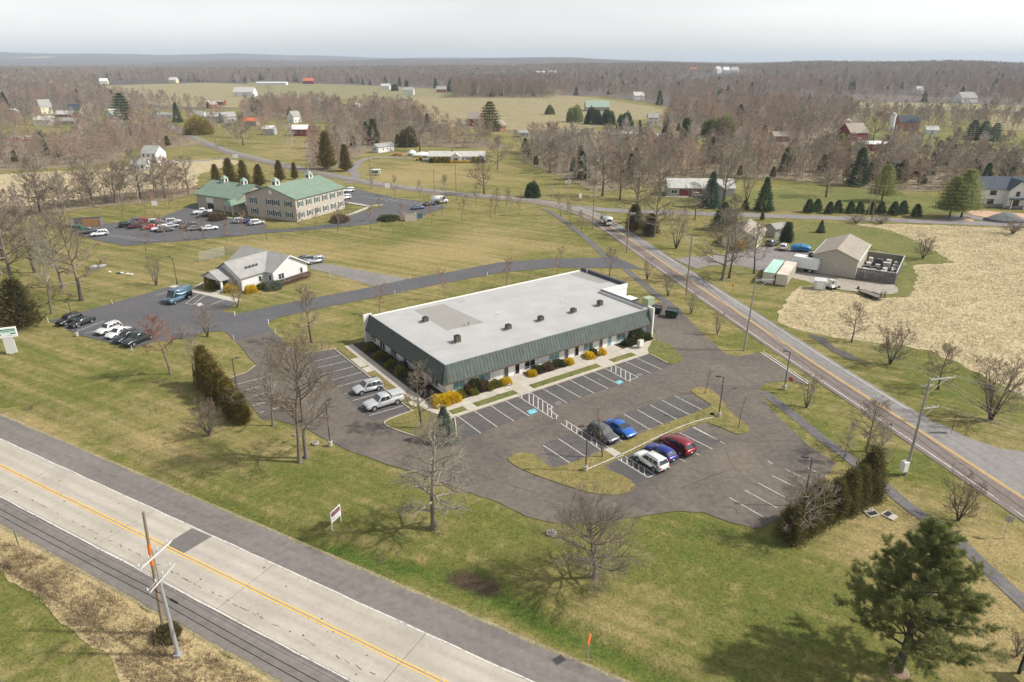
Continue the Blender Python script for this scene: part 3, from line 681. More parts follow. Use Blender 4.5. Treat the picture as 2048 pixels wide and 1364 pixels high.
slab('mulch_bed', [BL(-2.3, 1.2), BL(1.0, 1.2), BL(1.0, 27.8), BL(-2.3, 27.8)], 0.05, 0.155, M_MULCH, base)

# ================================================================== the office building
M_STUCCO = mat('white_stucco_wall', (0.72, 0.705, 0.67), 0.85, var=0.06, scale=1.2, bump=0.1)
M_FRAME = mat('white_window_frame', (0.75, 0.75, 0.73), 0.5, var=0.03)
def glass_mat(name, c, rough=0.06):
    t = NT(name, rough, 0.0, 0.8); t.color(t.mix(t.rng(t.noise(0.9, 3, 0.5), 0.4, 0.6), c, tuple(x * 1.9 for x in c))); return t.m
M_GLASS = glass_mat('window_glass', (0.028, 0.036, 0.038)); M_TEAL = glass_mat('teal_blind_glass', (0.11, 0.19, 0.195), 0.12); M_DARK = glass_mat('dark_glass', (0.012, 0.012, 0.013))
def roof_mat():
    t = NT('flat_roof_membrane', 0.85, 0, 0.2); v = t.obj
    c = t.mix(t.rng(t.noise(0.25, 5, 0.6, v), 0.35, 0.65), (0.365, 0.36, 0.35), (0.415, 0.41, 0.40))
    c = t.mix(t.rng(t.noise(0.9, 6, 0.7, t.mapv(v, (0.35, 1, 1))), 0.56, 0.72, 0, 0.45), c, (0.295, 0.29, 0.28))
    c = t.mix(t.rng(t.noise(0.12, 4, 0.6, v, 1.0), 0.52, 0.66, 0, 0.5), c, (0.35, 0.34, 0.31))
    sep = t.n('SeparateXYZ'); t.l(v, sep.inputs[0])
    e = t.math('FRACT', t.math('DIVIDE', sep.outputs[1], 1.86)); c = t.mix(t.rng(e, 0.0, 0.03, 0.16, 0.0), c, (0.3, 0.3, 0.3))
    t.color(c); return t.m
M_ROOF = roof_mat()
def copper_mat():
    t = NT('weathered_green_metal', 0.6, 0.15, 0.3); v = t.obj
    n = t.noise(1.0, 5, 0.65, t.mapv(v, (2.2, 2.2, 0.35))); m = t.noise(0.35, 3, 0.5, v)
    c = t.mix(t.rng(n, 0.35, 0.65), (0.066, 0.088, 0.083), (0.118, 0.145, 0.132))
    c = t.mix(t.rng(t.math('ADD', n, t.math('MULTIPLY', m, .6)), 0.82, 1.0, 0, 0.75), c, (0.10, 0.075, 0.052))
    t.color(c); return t.m
M_COPPER = copper_mat()
M_SEAM = mat('seam_metal', (0.075, 0.082, 0.07), 0.6, 0.2, var=0.3, scale=2)
M_FASCIA = mat('brown_fascia', (0.10, 0.068, 0.045), 0.7, var=0.2)
M_CAP = mat('dark_parapet_cap', (0.055, 0.062, 0.072), 0.55, var=0.15)
ob = thing('office_building', 'single-storey white office building with flat pale roof and green metal mansard', 'building', (B0.x, B0.y, 0), BA)
W, DEP, ZT, ZB, INS = 43.1, 27.2, 5.2, 2.55, 0.95
X2, YN = 49.7, 13.3
wall = MB().prism([(1, 1), (W - .2, 1), (W - .2, YN), (X2, YN), (X2, 26.5), (1.0, 26.5)], 0, 4.9).build('wall', M_STUCCO, ob)
roof = MB().prism([(INS, INS), (W - .55, INS), (W - .55, YN + .25), (X2 - .3, YN + .25), (X2 - .3, 26.6), (INS, 26.6)], 4.85, 5.0).build('roof', M_ROOF, ob)
MB().b2(INS, X2 - .3, 26.45, 26.75, 4.7, 5.14).build('back_edge', M_STUCCO, roof)
pm = mat('grey_roof_patch', (0.275, 0.267, 0.245), 0.9, var=0.06, scale=.5)
MB().prism([(8.6, 25.2), (8.3, 13.1), (15.4, 12.6), (14.6, 25.0)], 4.99, 5.006).build('roof_patch', pm, roof)
MB().prism([(45.4, 26.0), (46.2, 17.4), (49.2, 17.4), (49.2, 26.0)], 4.99, 5.006).build('roof_patch', pm, roof)
soff = MB().b2(0.02, W, 0.02, 1.0, 2.42, 2.50).b2(0.02, 1.0, 1.0, DEP, 2.42, 2.50).build('soffit', M_STUCCO, ob)
MB().hull([(0, 0, ZB), (W, 0, ZB), (W, .9, ZB), (0, .9, ZB)], [(INS, INS, ZT), (W - .1, INS, ZT), (W - .1, INS + .1, ZT), (INS, INS + .1, ZT)]).build('mansard', M_COPPER, ob).name
MB().hull([(0, 0, ZB), (.9, 0, ZB), (.9, DEP, ZB), (0, DEP, ZB)], [(INS, INS, ZT), (INS + .1, INS, ZT), (INS + .1, DEP, ZT), (INS, DEP, ZT)]).build('mansard', M_COPPER, ob)
sm_ = MB()
def seam(p, q, w=0.05):
    p, q = Vector(p), Vector(q); sm_.tube(p, q, w * .62, w * .62, 4, False)
for k in range(1, 70):
    x = W * k / 70; f = max(0.0, min(1.0, x / INS)) if x < INS else 1.0
    seam((x, 0 - .005, ZB), (x if x >= INS else INS * f, INS * f - .01, ZB + (ZT - ZB) * f))
for k in range(1, 45):
    y = DEP * k / 45; f = 1.0 if y >= INS else y / INS
    seam((-.005, y, ZB), (INS * f - .01, y if y >= INS else INS * f, ZB + (ZT - ZB) * f))
seam((0, 0, ZB), (INS, INS, ZT), .08)
sm_.build('standing_seams', M_SEAM, ob)
MB().b2(-.05, W, -.06, .06, ZB - .13, ZB + .03).b2(-.06, .06, .06, DEP, ZB - .13, ZB + .03).build('eave_trim', M_FASCIA, ob)
MB().b2(INS - .06, W - .3, INS - .04, INS + .2, ZT - .03, ZT + .07).b2(INS - .04, INS + .2, INS + .2, DEP - .3, ZT - .03, ZT + .07).build('coping', mat('galvanised_coping', (.42, .45, .45), .5, .3), ob)
MB().b2(W - .02, W + .28, -.15, 1.35, 0, 5.5).build('wing_wall', M_STUCCO, ob)
MB().b2(-.15, 1.45, DEP - .02, DEP + .28, 0, 5.3).build('wing_wall', M_STUCCO, ob)
MB().b2(W - .75, W - .25, 1.36, YN - .1, 4.6, 5.5).build('parapet', M_STUCCO, ob)
MB().b2(W - .8, W - .2, 1.36, YN - .12, 5.5, 5.6).b2(W - .45, W - .15, 1.36, YN - .12, 4.35, 5.5).build('parapet_cap', M_CAP, ob)
MB().b2(X2 - .45, X2 + .05, YN - .1, 26.6, 4.6, 5.5).b2(W - .25, X2 - .45, YN - .1, YN + .14, 4.6, 5.5).build('parapet', M_STUCCO, ob)
MB().b2(X2 - .55, X2 + .1, YN + .15, 26.7, 5.5, 5.6).b2(X2 - .62, X2 - .46, YN + .2, 26.6, 4.9, 5.5).build('parapet_cap', M_CAP, ob)
cn = MB().b2(W + .3, X2 + .8, YN - 2.6, YN - .12, 2.75, 2.9).build('canopy', M_STUCCO, ob)
MB().b2(W + .3, X2 + .85, YN - 2.72, YN - 2.6, 2.55, 2.95).build('fascia', M_CAP, cn)
def window(parent, x0, x1, z0, z1, y, side='f', frame=M_FRAME, glass=M_GLASS, mull=1, low=True, d=.07, bar=.07):
    """framed window on a wall; side f: wall faces -y at y; l: wall faces -x at x=y; r: +x; b: +y"""
    def bx(m, a, b, c, e, t0, t1):
        if side == 'f': m.b2(a, b, y - t1, y - t0, c, e)
        elif side == 'b': m.b2(a, b, y + t0, y + t1, c, e)
        elif side == 'l': m.b2(y - t1, y - t0, a, b, c, e)
        else: m.b2(y + t0, y + t1, a, b, c, e)
    f = MB()
    bx(f, x0, x0 + bar, z0, z1, 0, d); bx(f, x1 - bar, x1, z0, z1, 0, d); bx(f, x0 + bar, x1 - bar, z0, z0 + bar, 0, d); bx(f, x0 + bar, x1 - bar, z1 - bar, z1, 0, d)
    for i in range(mull):
        xm = x0 + (x1 - x0) * (i + 1) / (mull + 1); bx(f, xm - bar / 2, xm + bar / 2, z0 + bar, z1 - bar, 0, d)
    if low: bx(f, x0 + bar, x1 - bar, z0 + (z1 - z0) * .24, z0 + (z1 - z0) * .24 + bar * .8, 0, d - .005)
    o = f.build('window', frame, parent)
    g = MB(); bx(g, x0 + bar, x1 - bar, z0 + bar, z1 - bar, .008, .03); g.build('pane', glass, o)
    return o
for x0, x1, g in ((2.15, 4.3, M_TEAL), (6.75, 8.9, M_TEAL), (15.4, 17.55, M_DARK), (20.4, 22.55, M_TEAL), (27.8, 29.95, M_TEAL), (35.4, 37.6, M_TEAL), (40.7, 42.0, M_TEAL)):
    window(ob, x0, x1, .5, 2.1, 1.0, glass=g)
for x0, g in ((11.35, M_GLASS), (13.5, M_DARK), (23.62, M_GLASS), (25.85, M_DARK), (31.3, M_GLASS), (33.35, M_TEAL)):
    o = window(ob, x0, x0 + .95, .13, 2.25, 1.0, glass=g, mull=0, low=False); o.name = 'door'
for a, b, g in ((25.2, 27.0, M_GLASS), (17.2, 19.4, M_GLASS), (8.6, 10.4, M_GLASS), (3.3, 5.4, M_GLASS)): window(ob, a, b, .5, 2.1, 1.0, side='l', glass=g)
for a in (21.6, 22.6, 13.7): o = window(ob, a, a + .95, .13, 2.25, 1.0, side='l', glass=M_DARK, mull=0, low=False); o.name = 'door'
# white pilaster panels between the openings, proud of the wall
for x0, x1 in ((4.9, 6.3), (9.4, 11.0), (18.0, 19.9), (22.7, 23.45), (38.2, 40.2)): MB().b2(x0, x1, .96, 1.0, .1, 2.4).build('wall_panel', M_STUCCO, ob)
MAC = mat('condenser_casing', (0.10, 0.088, 0.078), 0.6, 0.3, var=0.25, scale=4); MPIPE = mat('white_vent_pipe', (0.7, 0.7, 0.68), 0.5)
M_FAN = mat('fan_grille', (0.02, 0.02, 0.02), 0.6)
ac_l = ['near the grey patch, left end of the roof', 'nearest the front corner of the flat roof', 'third from the left along the front of the flat roof', 'in the middle of the front row on the flat roof', 'second from the right on the flat roof', 'at the right end of the flat roof']
for i, ((x, y), hgt) in enumerate(zip(((7.5, 18.8), (7.2, 7.8), (17.0, 7.7), (23.8, 7.7), (31.0, 7.6), (37.3, 7.6)), (.85, 1.15, .85, .85, .8, 1.0))):
    q = BL(x, y); t = thing('air_conditioner', 'dark brown boxy air conditioner ' + ac_l[i], 'air conditioner', (q[0], q[1], 5.0), BA, 'air conditioners on the flat roof')
    MB().b2(-.55, .55, -.55, .55, 0, .12).build('base', mat('curb_wood', (.4, .38, .33), .9), t)
    c = MB().b2(-.42, .42, -.42, .42, .12, hgt).build('casing', MAC, t)
    lv = MB()
    for k in range(6):
        z = .2 + k * (hgt - .3) / 6; lv.b2(-.44, .44, -.44, .44, z, z + .035)
    lv.build('louvre', mat('louvre_grey', (.17, .155, .14), .5, .4), c)
    MB().lathe([(.36, hgt), (.36, hgt + .04), (.3, hgt + .05)], 14).build('fan_grille', M_FAN, t)
    MB().tube((-1.0, -.25, 0), (-1.0, -.25, .42), .09, .09, 8).tube((-1.0, -.25, .42), (-.8, -.25, .5), .12, .12, 8).build('line_hood', MAC, t)
for i, (x, y, h) in enumerate(((19.4, 14.3, .5), (20.0, 14.1, .65), (5.8, 14.2, .4), (6.2, 14.0, .35), (11.7, 13.1, .35), (12.6, 13.1, .5), (12.4, 11.9, .45), (32.9, 12.9, .6), (33.2, 12.1, .5), (18.6, 23.9, .8), (48.7, 24.2, .8))):
    m = MB().lathe([(.05, 0), (.05, h), (.04, h)], 8)
    if h > .45: m.lathe([(.05, h - .12), (.12, h - .1), (.12, h), (.03, h + .06)], 8)
    o = m.build('vent_pipe', MPIPE if i not in (4, 5) else MAC, ob); o.location = (x, y, 5.0)
# utility boxes, dumpsters, mailbox cluster beside the building
def world_thing(name, label, cat, u, v, rot=BA, group=None): p = G(u, v); return thing(name, label, cat, (p.x, p.y, 0.0), rot, group)
t = world_thing('transformer_box', 'pale green utility transformer box behind the building end', 'transformer', 1296, 612)
mg = mat('utility_green', (.33, .38, .27), .6, var=.08)
MB().b2(-1.2, 1.2, -1.0, 1.0, 0, .12).build('pad', M_CONC, t); MB().b2(-.95, .95, -.8, .8, .12, 1.75).build('casing', mg, t); MB().b2(-1.0, 1.0, -.85, .85, 1.75, 1.85).build('lid', mg, t)
def dumpster(label, u, v, rot, c, s=1.0):
    t = world_thing('dumpster', label, 'dumpster', u, v, rot, 'dumpsters'); m = mat('dumpster_' + str(c), c, .6, .1, var=.25)
    b = MB().hull([(-.9, -.6, .15), (.9, -.6, .15), (.9, .55, .15), (-.9, .55, .15)], [(-1.0, -.8, 1.15), (1.0, -.8, 1.15), (1.0, .75, 1.45), (-1.0, .75, 1.45)]).build('bin', m, t)
    for sx in (-1, 1): MB().b2(sx * .5 - .47, sx * .5 + .47, -.82, .8, 1.3, 1.36).build('lid', M_CAP, t); MB().b2(sx * 1.08 - .06, sx * 1.08 + .06, -.3, .3, .7, .9).build('fork_pocket', m, t)
    for sx in (-1, 1):
        for sy in (-1, 1): MB().lathe([(.08, -.03), (.08, .03)], 8, (sx * .7, sy * .4, .08), 'y').build('castor', M_CAP, t)
    t.scale = (s, s, s); return t
dumpster('dark green dumpster standing on the drive beyond the office building', 1343, 634, R(-25), (.02, .05, .032), 1.15)
dumpster('black dumpster half hidden behind the end wall of the office', 1312, 626, R(-25), (.02, .022, .022))
t = world_thing('cluster_mailbox', 'beige cluster mailbox at the end of the front walk', 'mailbox', 1280, 697)
mt = mat('mailbox_beige', (.5, .46, .38), .6)
MB().lathe([(.16, 0), (.16, .5)], 10).build('pedestal', mt, t); b = MB().b2(-.5, .5, -.3, .3, .5, 1.6).build('cabinet', mt, t)
for i in range(3):
    for j in range(4): MB().b2(-.46 + i * .31, -.18 + i * .31, -.32, -.3, .58 + j * .25, .8 + j * .25).build('locker_door', M_FRAME, b)
# ================================================================== shape of the far hills
_sg = lambda x: 1.0 / (1.0 + np.exp(-x))
def hill_z(x, y):
    r = np.hypot(x, y); az_ = np.arctan2(x, y); dg = np.degrees(az_)
    a = (22 + 4 * np.sin(az_ * 15 + .6) + 2.5 * np.sin(az_ * 37)) * np.exp(-((r - 2700) / 800) ** 2) * _sg((dg - 2) / 4)
    b = (9 + 5 * np.sin(az_ * 9 + 2)) * np.exp(-((r - 2500) / 600) ** 2) * _sg((2 - dg) / 4)
    return np.maximum(a, b)
# ================================================================== generic gabled building
def gable_walls(L, Wd, eave, ridge, x0=0.0, y0=0.0):
    """closed body with gable ends at x0 and x0+L, ridge along x"""
    m = MB(); yc = y0 + Wd / 2
    a = [(x0, y0, 0), (x0, y0 + Wd, 0), (x0, y0 + Wd, eave), (x0, yc, ridge), (x0, y0, eave)]
    b = [(x0 + L, y, z) for _, y, z in a]
    return m.add(a + b, [(0, 1, 2, 3, 4), (9, 8, 7, 6, 5), (0, 4, 9, 5), (1, 6, 7, 2), (4, 3, 8, 9), (2, 7, 8, 3), (0, 5, 6, 1)])
def gable_roof(L, Wd, eave, ridge, x0=0.0, y0=0.0, over=.35, th=.14, lift=.02):
    m = MB(); yc = y0 + Wd / 2; sl = (ridge - eave) / (Wd / 2)
    for sgn in (-1, 1):
        ye = yc + sgn * (Wd / 2 + over); ze = ridge - sl * (Wd / 2 + over)
        p = [(x0 - over, ye, ze + lift), (x0 + L + over, ye, ze + lift), (x0 + L + over, yc, ridge + lift), (x0 - over, yc, ridge + lift)]
        q = [(x, y, z + th) for x, y, z in p]
        if sgn > 0: p, q = p[::-1], q[::-1]
        m.hull(p, q)
    return m
ROOFM = {}
def shingle(name, c, rows=0.35):
    if name in ROOFM: return ROOFM[name]
    t = NT(name, 0.85, 0, 0.2); v = t.obj
    n = t.noise(0.6, 5, 0.65, v); f = t.noise(9, 3, 0.6, v)
    g = t.math('ADD', t.math('MULTIPLY', n, .6), t.math('MULTIPLY', f, .4))
    sep = t.n('SeparateXYZ'); t.l(v, sep.inputs[0])
    e = t.math('FRACT', t.math('DIVIDE', sep.outputs[2], rows))
    k = t.math('MULTIPLY', t.rng(g, .3, .7, .78, 1.22), t.rng(e, 0, .12, .86, 1.0))
    s = t.n('VectorMath'); s.operation = 'SCALE'; s.inputs[0].default_value = c; t.l(k, s.inputs['Scale']); t.color(s.outputs[0])
    ROOFM[name] = t.m; return t.m
def siding(name, c, step=.2):
    if name in ROOFM: return ROOFM[name]
    t = NT(name, 0.7, 0, 0.25); v = t.obj
    sep = t.n('SeparateXYZ'); t.l(v, sep.inputs[0]); e = t.math('FRACT', t.math('DIVIDE', sep.outputs[2], step))
    k = t.math('MULTIPLY', t.rng(t.noise(.8, 4, .6, v), .3, .7, .92, 1.06), t.rng(e, 0, .15, .88, 1.0))
    s = t.n('VectorMath'); s.operation = 'SCALE'; s.inputs[0].default_value = c; t.l(k, s.inputs['Scale']); t.color(s.outputs[0])
    t.bump(e, .3, .02); ROOFM[name] = t.m; return t.m
S_WHITE = siding('white_siding', (.66, .655, .64)); S_CREAM = siding('cream_siding', (.62, .56, .40)); S_GREY = siding('grey_siding', (.40, .40, .38)); S_RED = siding('red_barn_boards', (.22, .05, .045), .3); S_TAN = siding('tan_siding', (.36, .315, .255)); S_BRICK = siding('red_brick', (.33, .15, .10), .15); S_BEIGE = siding('beige_metal_siding', (.40, .365, .31), .6); S_STONE = mat('grey_stone', (.25, .235, .22), .9, var=.4, scale=3)
T_GREY = shingle('grey_shingles', (.30, .295, .28)); T_DARK = shingle('dark_shingles', (.07, .085, .105)); T_BROWN = shingle('brown_shingles', (.29, .255, .21)); T_WHITE = shingle('white_metal_roof', (.62, .62, .61), .9); T_ORANGE = shingle('orange_tarp_roof', (.50, .14, .07)); T_GREEN = shingle('green_shingles', (.178, .24, .185)); T_PALE = shingle('pale_grey_roof', (.45, .44, .41)); T_GREENM = shingle('pale_green_metal', (.26, .34, .27), .8)

def house(name, label, cat, loc, rot, L, Wd, eave, ridge, wallm, roofm, wins=(), doors=(), chimney=None, dark=M_GLASS, over=.35):
    t = thing(name, label, cat, (loc[0], loc[1], 0), rot)
    gable_walls(L, Wd, eave, ridge).build('wall', wallm, t)
    r = gable_roof(L, Wd, eave, ridge, over=over).build('roof', roofm, t)
    for side, a, b, z0, z1 in wins:
        y = {'f': 0, 'b': Wd, 'l': 0, 'r': L}[side]
        window(t, a, b, z0, z1, y, side, glass=dark, mull=1 if b - a > 1.3 else 0, low=False, d=.08, bar=.11)
    for side, a, b, z1 in doors:
        y = {'f': 0, 'b': Wd, 'l': 0, 'r': L}[side]
        o = window(t, a, b, 0.05, z1, y, side, glass=mat('door_paint', (.25, .22, .2), .5), mull=0, low=False, bar=.09); o.name = 'door'
    if chimney:
        MB().b2(chimney - .35, chimney + .35, Wd / 2 - .35, Wd / 2 + .35, ridge - .6, ridge + 1.1).build('chimney', S_BRICK, r)
    return t

# ---------------------------------------------------------------- green-roofed two-storey office
GA = R(64.5)
t = thing('green_roofed_office', 'two-storey beige stone office with pale green roof and white cupolas', 'building', (-66.1, 208.8, 0), GA)
M_STONEW = mat('beige_stone_veneer', (.43, .385, .325), .9, var=.22, scale=2.2, bump=.3)
Lg, Wg = 23.0, 20.5
gable_walls(Lg, Wg, 7.0, 10.1).build('wall', M_STONEW, t)
rf = gable_roof(Lg, Wg, 7.0, 10.1, over=.5, th=.2).build('roof', T_GREEN, t)
sh = mat('dark_green_shutter', (.035, .08, .065), .6)
def shutter_window(p, a, z0, side, y, w=1.5, h=1.75):
    o = window(p, a, a + w, z0, z0 + h, y, side, mull=1, low=False, d=.1, bar=.12)
    for q in (a - .5, a + w + .05):
        m = MB(); (m.b2(q, q + .45, y - .08, y, z0, z0 + h) if side == 'f' else m.b2(y - .08, y, q, q + .45, z0, z0 + h)); m.build('shutter', sh, o)
for a in (1.2, 5.0, 8.8, 12.6, 16.4, 20.2):
    shutter_window(t, a, 4.4, 'f', 0); shutter_window(t, a, 1.0, 'f', 0)
for a in (2.2, 7.1, 9.7, 16.4):
    shutter_window(t, a, 4.4, 'l', 0, 1.8); shutter_window(t, a, 1.0, 'l', 0, 1.8)
MB().lathe([(.65, 0), (.65, .12)], 20, (-.06, Wg / 2 - .4, 8.3), 'x').build('round_vent', M_FRAME, t)
MB().b2(-.03, 0, .0, .15, .0, 7).b2(7.6, 7.72, -.1, 0, 0, 7).b2(15.3, 15.42, -.1, 0, 0, 7).build('downpipe', M_FRAME, t)
def cupola(par, x, y, z, s=1.0):
    c = MB().b2(x - .8 * s, x + .8 * s, y - .8 * s, y + .8 * s, z - 1.0, z + 1.1 * s).build('cupola', M_FRAME, par)
    MB().hull([(x - 1.0 * s, y - 1.0 * s, z + 1.1 * s), (x + 1.0 * s, y - 1.0 * s, z + 1.1 * s), (x + 1.0 * s, y + 1.0 * s, z + 1.1 * s), (x - 1.0 * s, y + 1.0 * s, z + 1.1 * s)], [(x - .08, y - .08, z + 2.1 * s), (x + .08, y - .08, z + 2.1 * s), (x + .08, y + .08, z + 2.1 * s), (x - .08, y + .08, z + 2.1 * s)]).build('cupola_roof', T_GREENM, c)
    g = MB()
    for sx in (-1, 1): g.b2(x + sx * .82 * s - .02, x + sx * .82 * s + .02, y - .4 * s, y + .4 * s, z + .1, z + .9 * s).b2(x - .4 * s, x + .4 * s, y + sx * .82 * s - .02, y + sx * .82 * s + .02, z + .1, z + .9 * s)
    g.build('louvre', M_GLASS, c)
cupola(rf, 3.2, Wg / 2, 10.15, 1.1); cupola(rf, 18.5, Wg / 2, 10.15, 1.1)
# cross wing stepping back to the left, lower eaves, ridge across
lw = thing('green_roofed_wing', 'lower wing of the green-roofed office with an open garage door', 'building', (-88.6, 221.2, 0), R(150.5))
wl_, ww_ = 20.5, 15.0
m = MB()
m.prism([(0, 0), (wl_, 0), (wl_, -ww_), (0, -ww_)], 0, 4.6).build('wall', M_STONEW, lw)
# the wing's ridge runs along its length: build it in a flipped frame
gw = gable_walls(wl_ - .02, ww_ - .02, 4.6, 8.0, 0.01, -ww_ + .01); gw.build('gable', S_TAN, lw)
rl = gable_roof(wl_, ww_, 4.6, 8.0, 0, -ww_, over=.5, th=.2).build('roof', T_GREEN, lw)
cupola(rl, 5.0, -ww_ / 2, 8.05); cupola(rl, 14.5, -ww_ / 2, 8.05)
gd = window(lw, 12.0, 15.6, .05, 4.0, 0, 'b', glass=M_DARK, mull=0, low=False, bar=.14); gd.name = 'garage_door'
MB().b2(12.15, 15.45, .04, .11, 2.1, 3.85).build('raised_panel', M_FRAME, gd)
for a in (1.6, 4.2): window(lw, a, a + 1.9, 2.9, 4.2, 0, 'b', mull=1, low=False, bar=.12)
o = window(lw, 3.6, 4.7, .05, 2.2, 0, 'b', mull=0, low=False, glass=M_TEAL); o.name = 'door'
pr = MB().hull([(-1.5, -3.0, 3.3), (3.2, -3.0, 3.3), (3.2, 4.0, 3.2), (-1.5, 4.0, 3.2)], [(.2, -3.0, 4.9), (1.6, -3.0, 4.9), (1.6, 3.0, 4.6), (.2, 3.0, 4.6)]).build('porch_roof', T_GREEN, lw)
for x in (-1.1, 2.8): MB().b2(x - .2, x + .2, 3.3, 3.7, 0, 3.25).build('porch_post', M_STONEW, lw)

# ---------------------------------------------------------------- white clinic
CA = R(147.0)
t = thing('clinic', 'white single-storey clinic with grey shingle roof and front porch', 'building', (-52.8, 145.0, 0), CA)
Lc, Wc, ec, rc = 15.5, 9.6, 3.0, 5.7          # local x runs away from the white gable, y runs towards the back when negative
gable_walls(Lc, Wc, ec, rc, 0, -Wc).build('wall', S_WHITE, t)
r1 = gable_roof(Lc, Wc, ec, rc, 0, -Wc, over=.45).build('roof', T_GREY, t)
MB().hull([(-.5, -Wc - .45, ec - .35), (-.5, -Wc / 2, rc - .1), (-.5, .45, ec - .35), (-.5, .45, ec - .15), (-.5, -Wc / 2, rc + .15), (-.5, -Wc - .45, ec - .15)], [(-.42, -Wc - .45, ec - .35), (-.42, -Wc / 2, rc - .1), (-.42, .45, ec - .35), (-.42, .45, ec - .15), (-.42, -Wc / 2, rc + .15), (-.42, -Wc - .45, ec - .15)]).build('bargeboard', M_FRAME, r1)
window(t, -2.9, -1.3, .9, 2.3, 0, 'l', mull=1, low=False); window(t, -8.2, -7.4, .9, 2.3, 0, 'l', mull=0, low=False)
window(t, .6, 1.6, .9, 2.2, 0, 'b', mull=0, low=False)
# front wing: ridge runs towards the camera (local +y)
wx0, wx1, wy = 2.6, 11.6, 6.4
a = [(wx0, 0, 0), (wx1, 0, 0), (wx1, 0, ec), ((wx0 + wx1) / 2, 0, rc - .05), (wx0, 0, ec)]; b = [(x, wy, z) for x, _, z in a]
MB().add(a + b, [(0, 1, 2, 3, 4), (9, 8, 7, 6, 5), (0, 4, 9, 5), (1, 6, 7, 2), (4, 3, 8, 9), (2, 7, 8, 3)]).build('front_wing', S_WHITE, t)
m = MB(); xc = (wx0 + wx1) / 2; hw_ = (wx1 - wx0) / 2; sl = (rc - .05 - ec) / hw_
for sg in (-1, 1):
    p = [(xc + sg * (hw_ + .45), -Wc / 2 + 0.2 if False else -.2, rc - .05 - sl * (hw_ + .45) + .03), (xc + sg * (hw_ + .45), wy + .45, rc - .05 - sl * (hw_ + .45) + .03), (xc, wy + .45, rc - .02), (xc, -Wc / 2, rc - .02)]
    q = [(x, y, z + .14) for x, y, z in p]
    if sg < 0: p, q = p[::-1], q[::-1]
    m.hull(p, q)
r2 = m.build('front_roof', T_GREY, t)
window(t, 1.2, 2.0, .9, 2.2, wx0, 'l', mull=0, low=False)
window(t, wx0 + 1.2, wx0 + 2.2, .5, 2.2, wy, 'b', mull=0, low=False)
# lower porch gable
px0, px1, py = 5.2, 11.6, 9.6
pm = MB()
xm = (px0 + px1) / 2
for sg in (-1, 1):
    p = [(xm + sg * 3.5, wy + .2, 2.55), (xm + sg * 3.5, py + .3, 2.55), (xm, py + .3, 4.2), (xm, wy - 1.2, 4.2)]; q = [(x, y, z + .14) for x, y, z in p]
    if sg < 0: p, q = p[::-1], q[::-1]
    pm.hull(p, q)
pm.build('porch_roof', T_GREY, t)
MB().add([(px0, py, 2.55), (px1, py, 2.55), (xm, py, 4.1), (px0, py - .1, 2.55), (px1, py - .1, 2.55), (xm, py - .1, 4.1)], [(0, 1, 2), (5, 4, 3), (0, 3, 4, 1), (1, 4, 5, 2), (2, 5, 3, 0)]).build('porch_gable', M_FRAME, t)
for x, y in ((px0 + .2, py - .25), (px1 - .2, py - .25), (px0 + .2, wy + .6), (px1 - .2, wy + .6)): MB().b2(x - .2, x + .2, y - .2, y + .2, 0, 2.55).build('porch_post', M_FRAME, t)
o = window(t, 7.6, 9.6, .05, 2.3, wy, 'b', mull=1, low=False); o.name = 'door'
for k in range(4): MB().b2(4.05, 4.12, .6 + k * .9, 1.2 + k * .9, 4.05, 4.6).build('roof_vent', M_CAP, r2)
# walks, kerb and stall lines of the clinic
cw = struct(ribbon([G(*p).to_2d() for p in ((338, 573), (400, 587), (472, 604))], -.2, 1.5, .05).build('walk', M_CONC), 'pale concrete walk in front of the clinic')
ribbon([G(*p).to_2d() for p in ((418, 592), (437, 584), (452, 578))], -.8, .8, .054).build('porch_walk', M_CONC, cw)
ribbon([G(*p).to_2d() for p in ((378, 580), (408, 565), (432, 552))], -.5, .5, .046).build('side_walk', M_CONC, cw)
cs = MB()
for a, b in (((312, 591), (350, 580)), ((371, 607), (398, 588)), ((387, 609), (412, 590)), ((413, 613), (450, 599)), ((155, 662), (207, 643)), ((170, 667), (214, 656)), ((137, 655), (185, 640)), ((119, 649), (150, 637)), ((205, 679), (240, 666)), ((228, 686), (264, 672)), ((250, 692), (290, 680))):
    ribbon([G(*a).to_2d(), G(*b).to_2d()], -.06, .06, .047, cs)
ribbon([G(371, 607).to_2d(), G(387, 610).to_2d()], -.06, .06, .047, cs)
cs.build('stall_lines', M_WHITE_P, clot)
sheet('access_marking', ground_poly([(391, 608), (402, 606), (408, 610), (397, 613)]), .048, M_WHITE_P, parent=clot)
cs = MB()
for k in range(9):
    u = 205 + k * 11; ribbon([G(u, 471 + k * 1.6).to_2d(), G(u + 24, 468 + k * 1.6).to_2d()], -.07, .07, .044, cs)
for k in range(9): ribbon([G(722 + k * 12, 395 + k * 1.7).to_2d(), G(737 + k * 12, 391 + k * 1.7).to_2d()], -.08, .08, .044, cs)
for k in range(4): ribbon([G(697 + k * 14, 409 + k * 1.5).to_2d(), G(712 + k * 14, 405 + k * 1.5).to_2d()], -.08, .08, .044, cs)
for k in range(5): ribbon([G(838 + k * 12, 409 + k * 1.6).to_2d(), G(850 + k * 12, 405 + k * 1.6).to_2d()], -.08, .08, .044, cs)
cs.build('stall_lines', M_WHITE_P, glot)
og = struct(slab('office_island', smooth_poly(ground_poly([(598, 451), (636, 446), (690, 436), (700, 424), (742, 413), (762, 411), (766, 413), (745, 418), (706, 430), (686, 440), (640, 452), (540, 460), (536, 456)]), True, 2), 0, .14, M_GREEN))
ribbon([G(*p).to_2d() for p in ((680, 403), (738, 413), (765, 410))], -.9, .9, .16).build('walk', M_CONC, og)
ribbon([G(*p).to_2d() for p in ((660, 440), (705, 428), (740, 414))], -.8, .8, .155).build('walk', M_CONC, og)
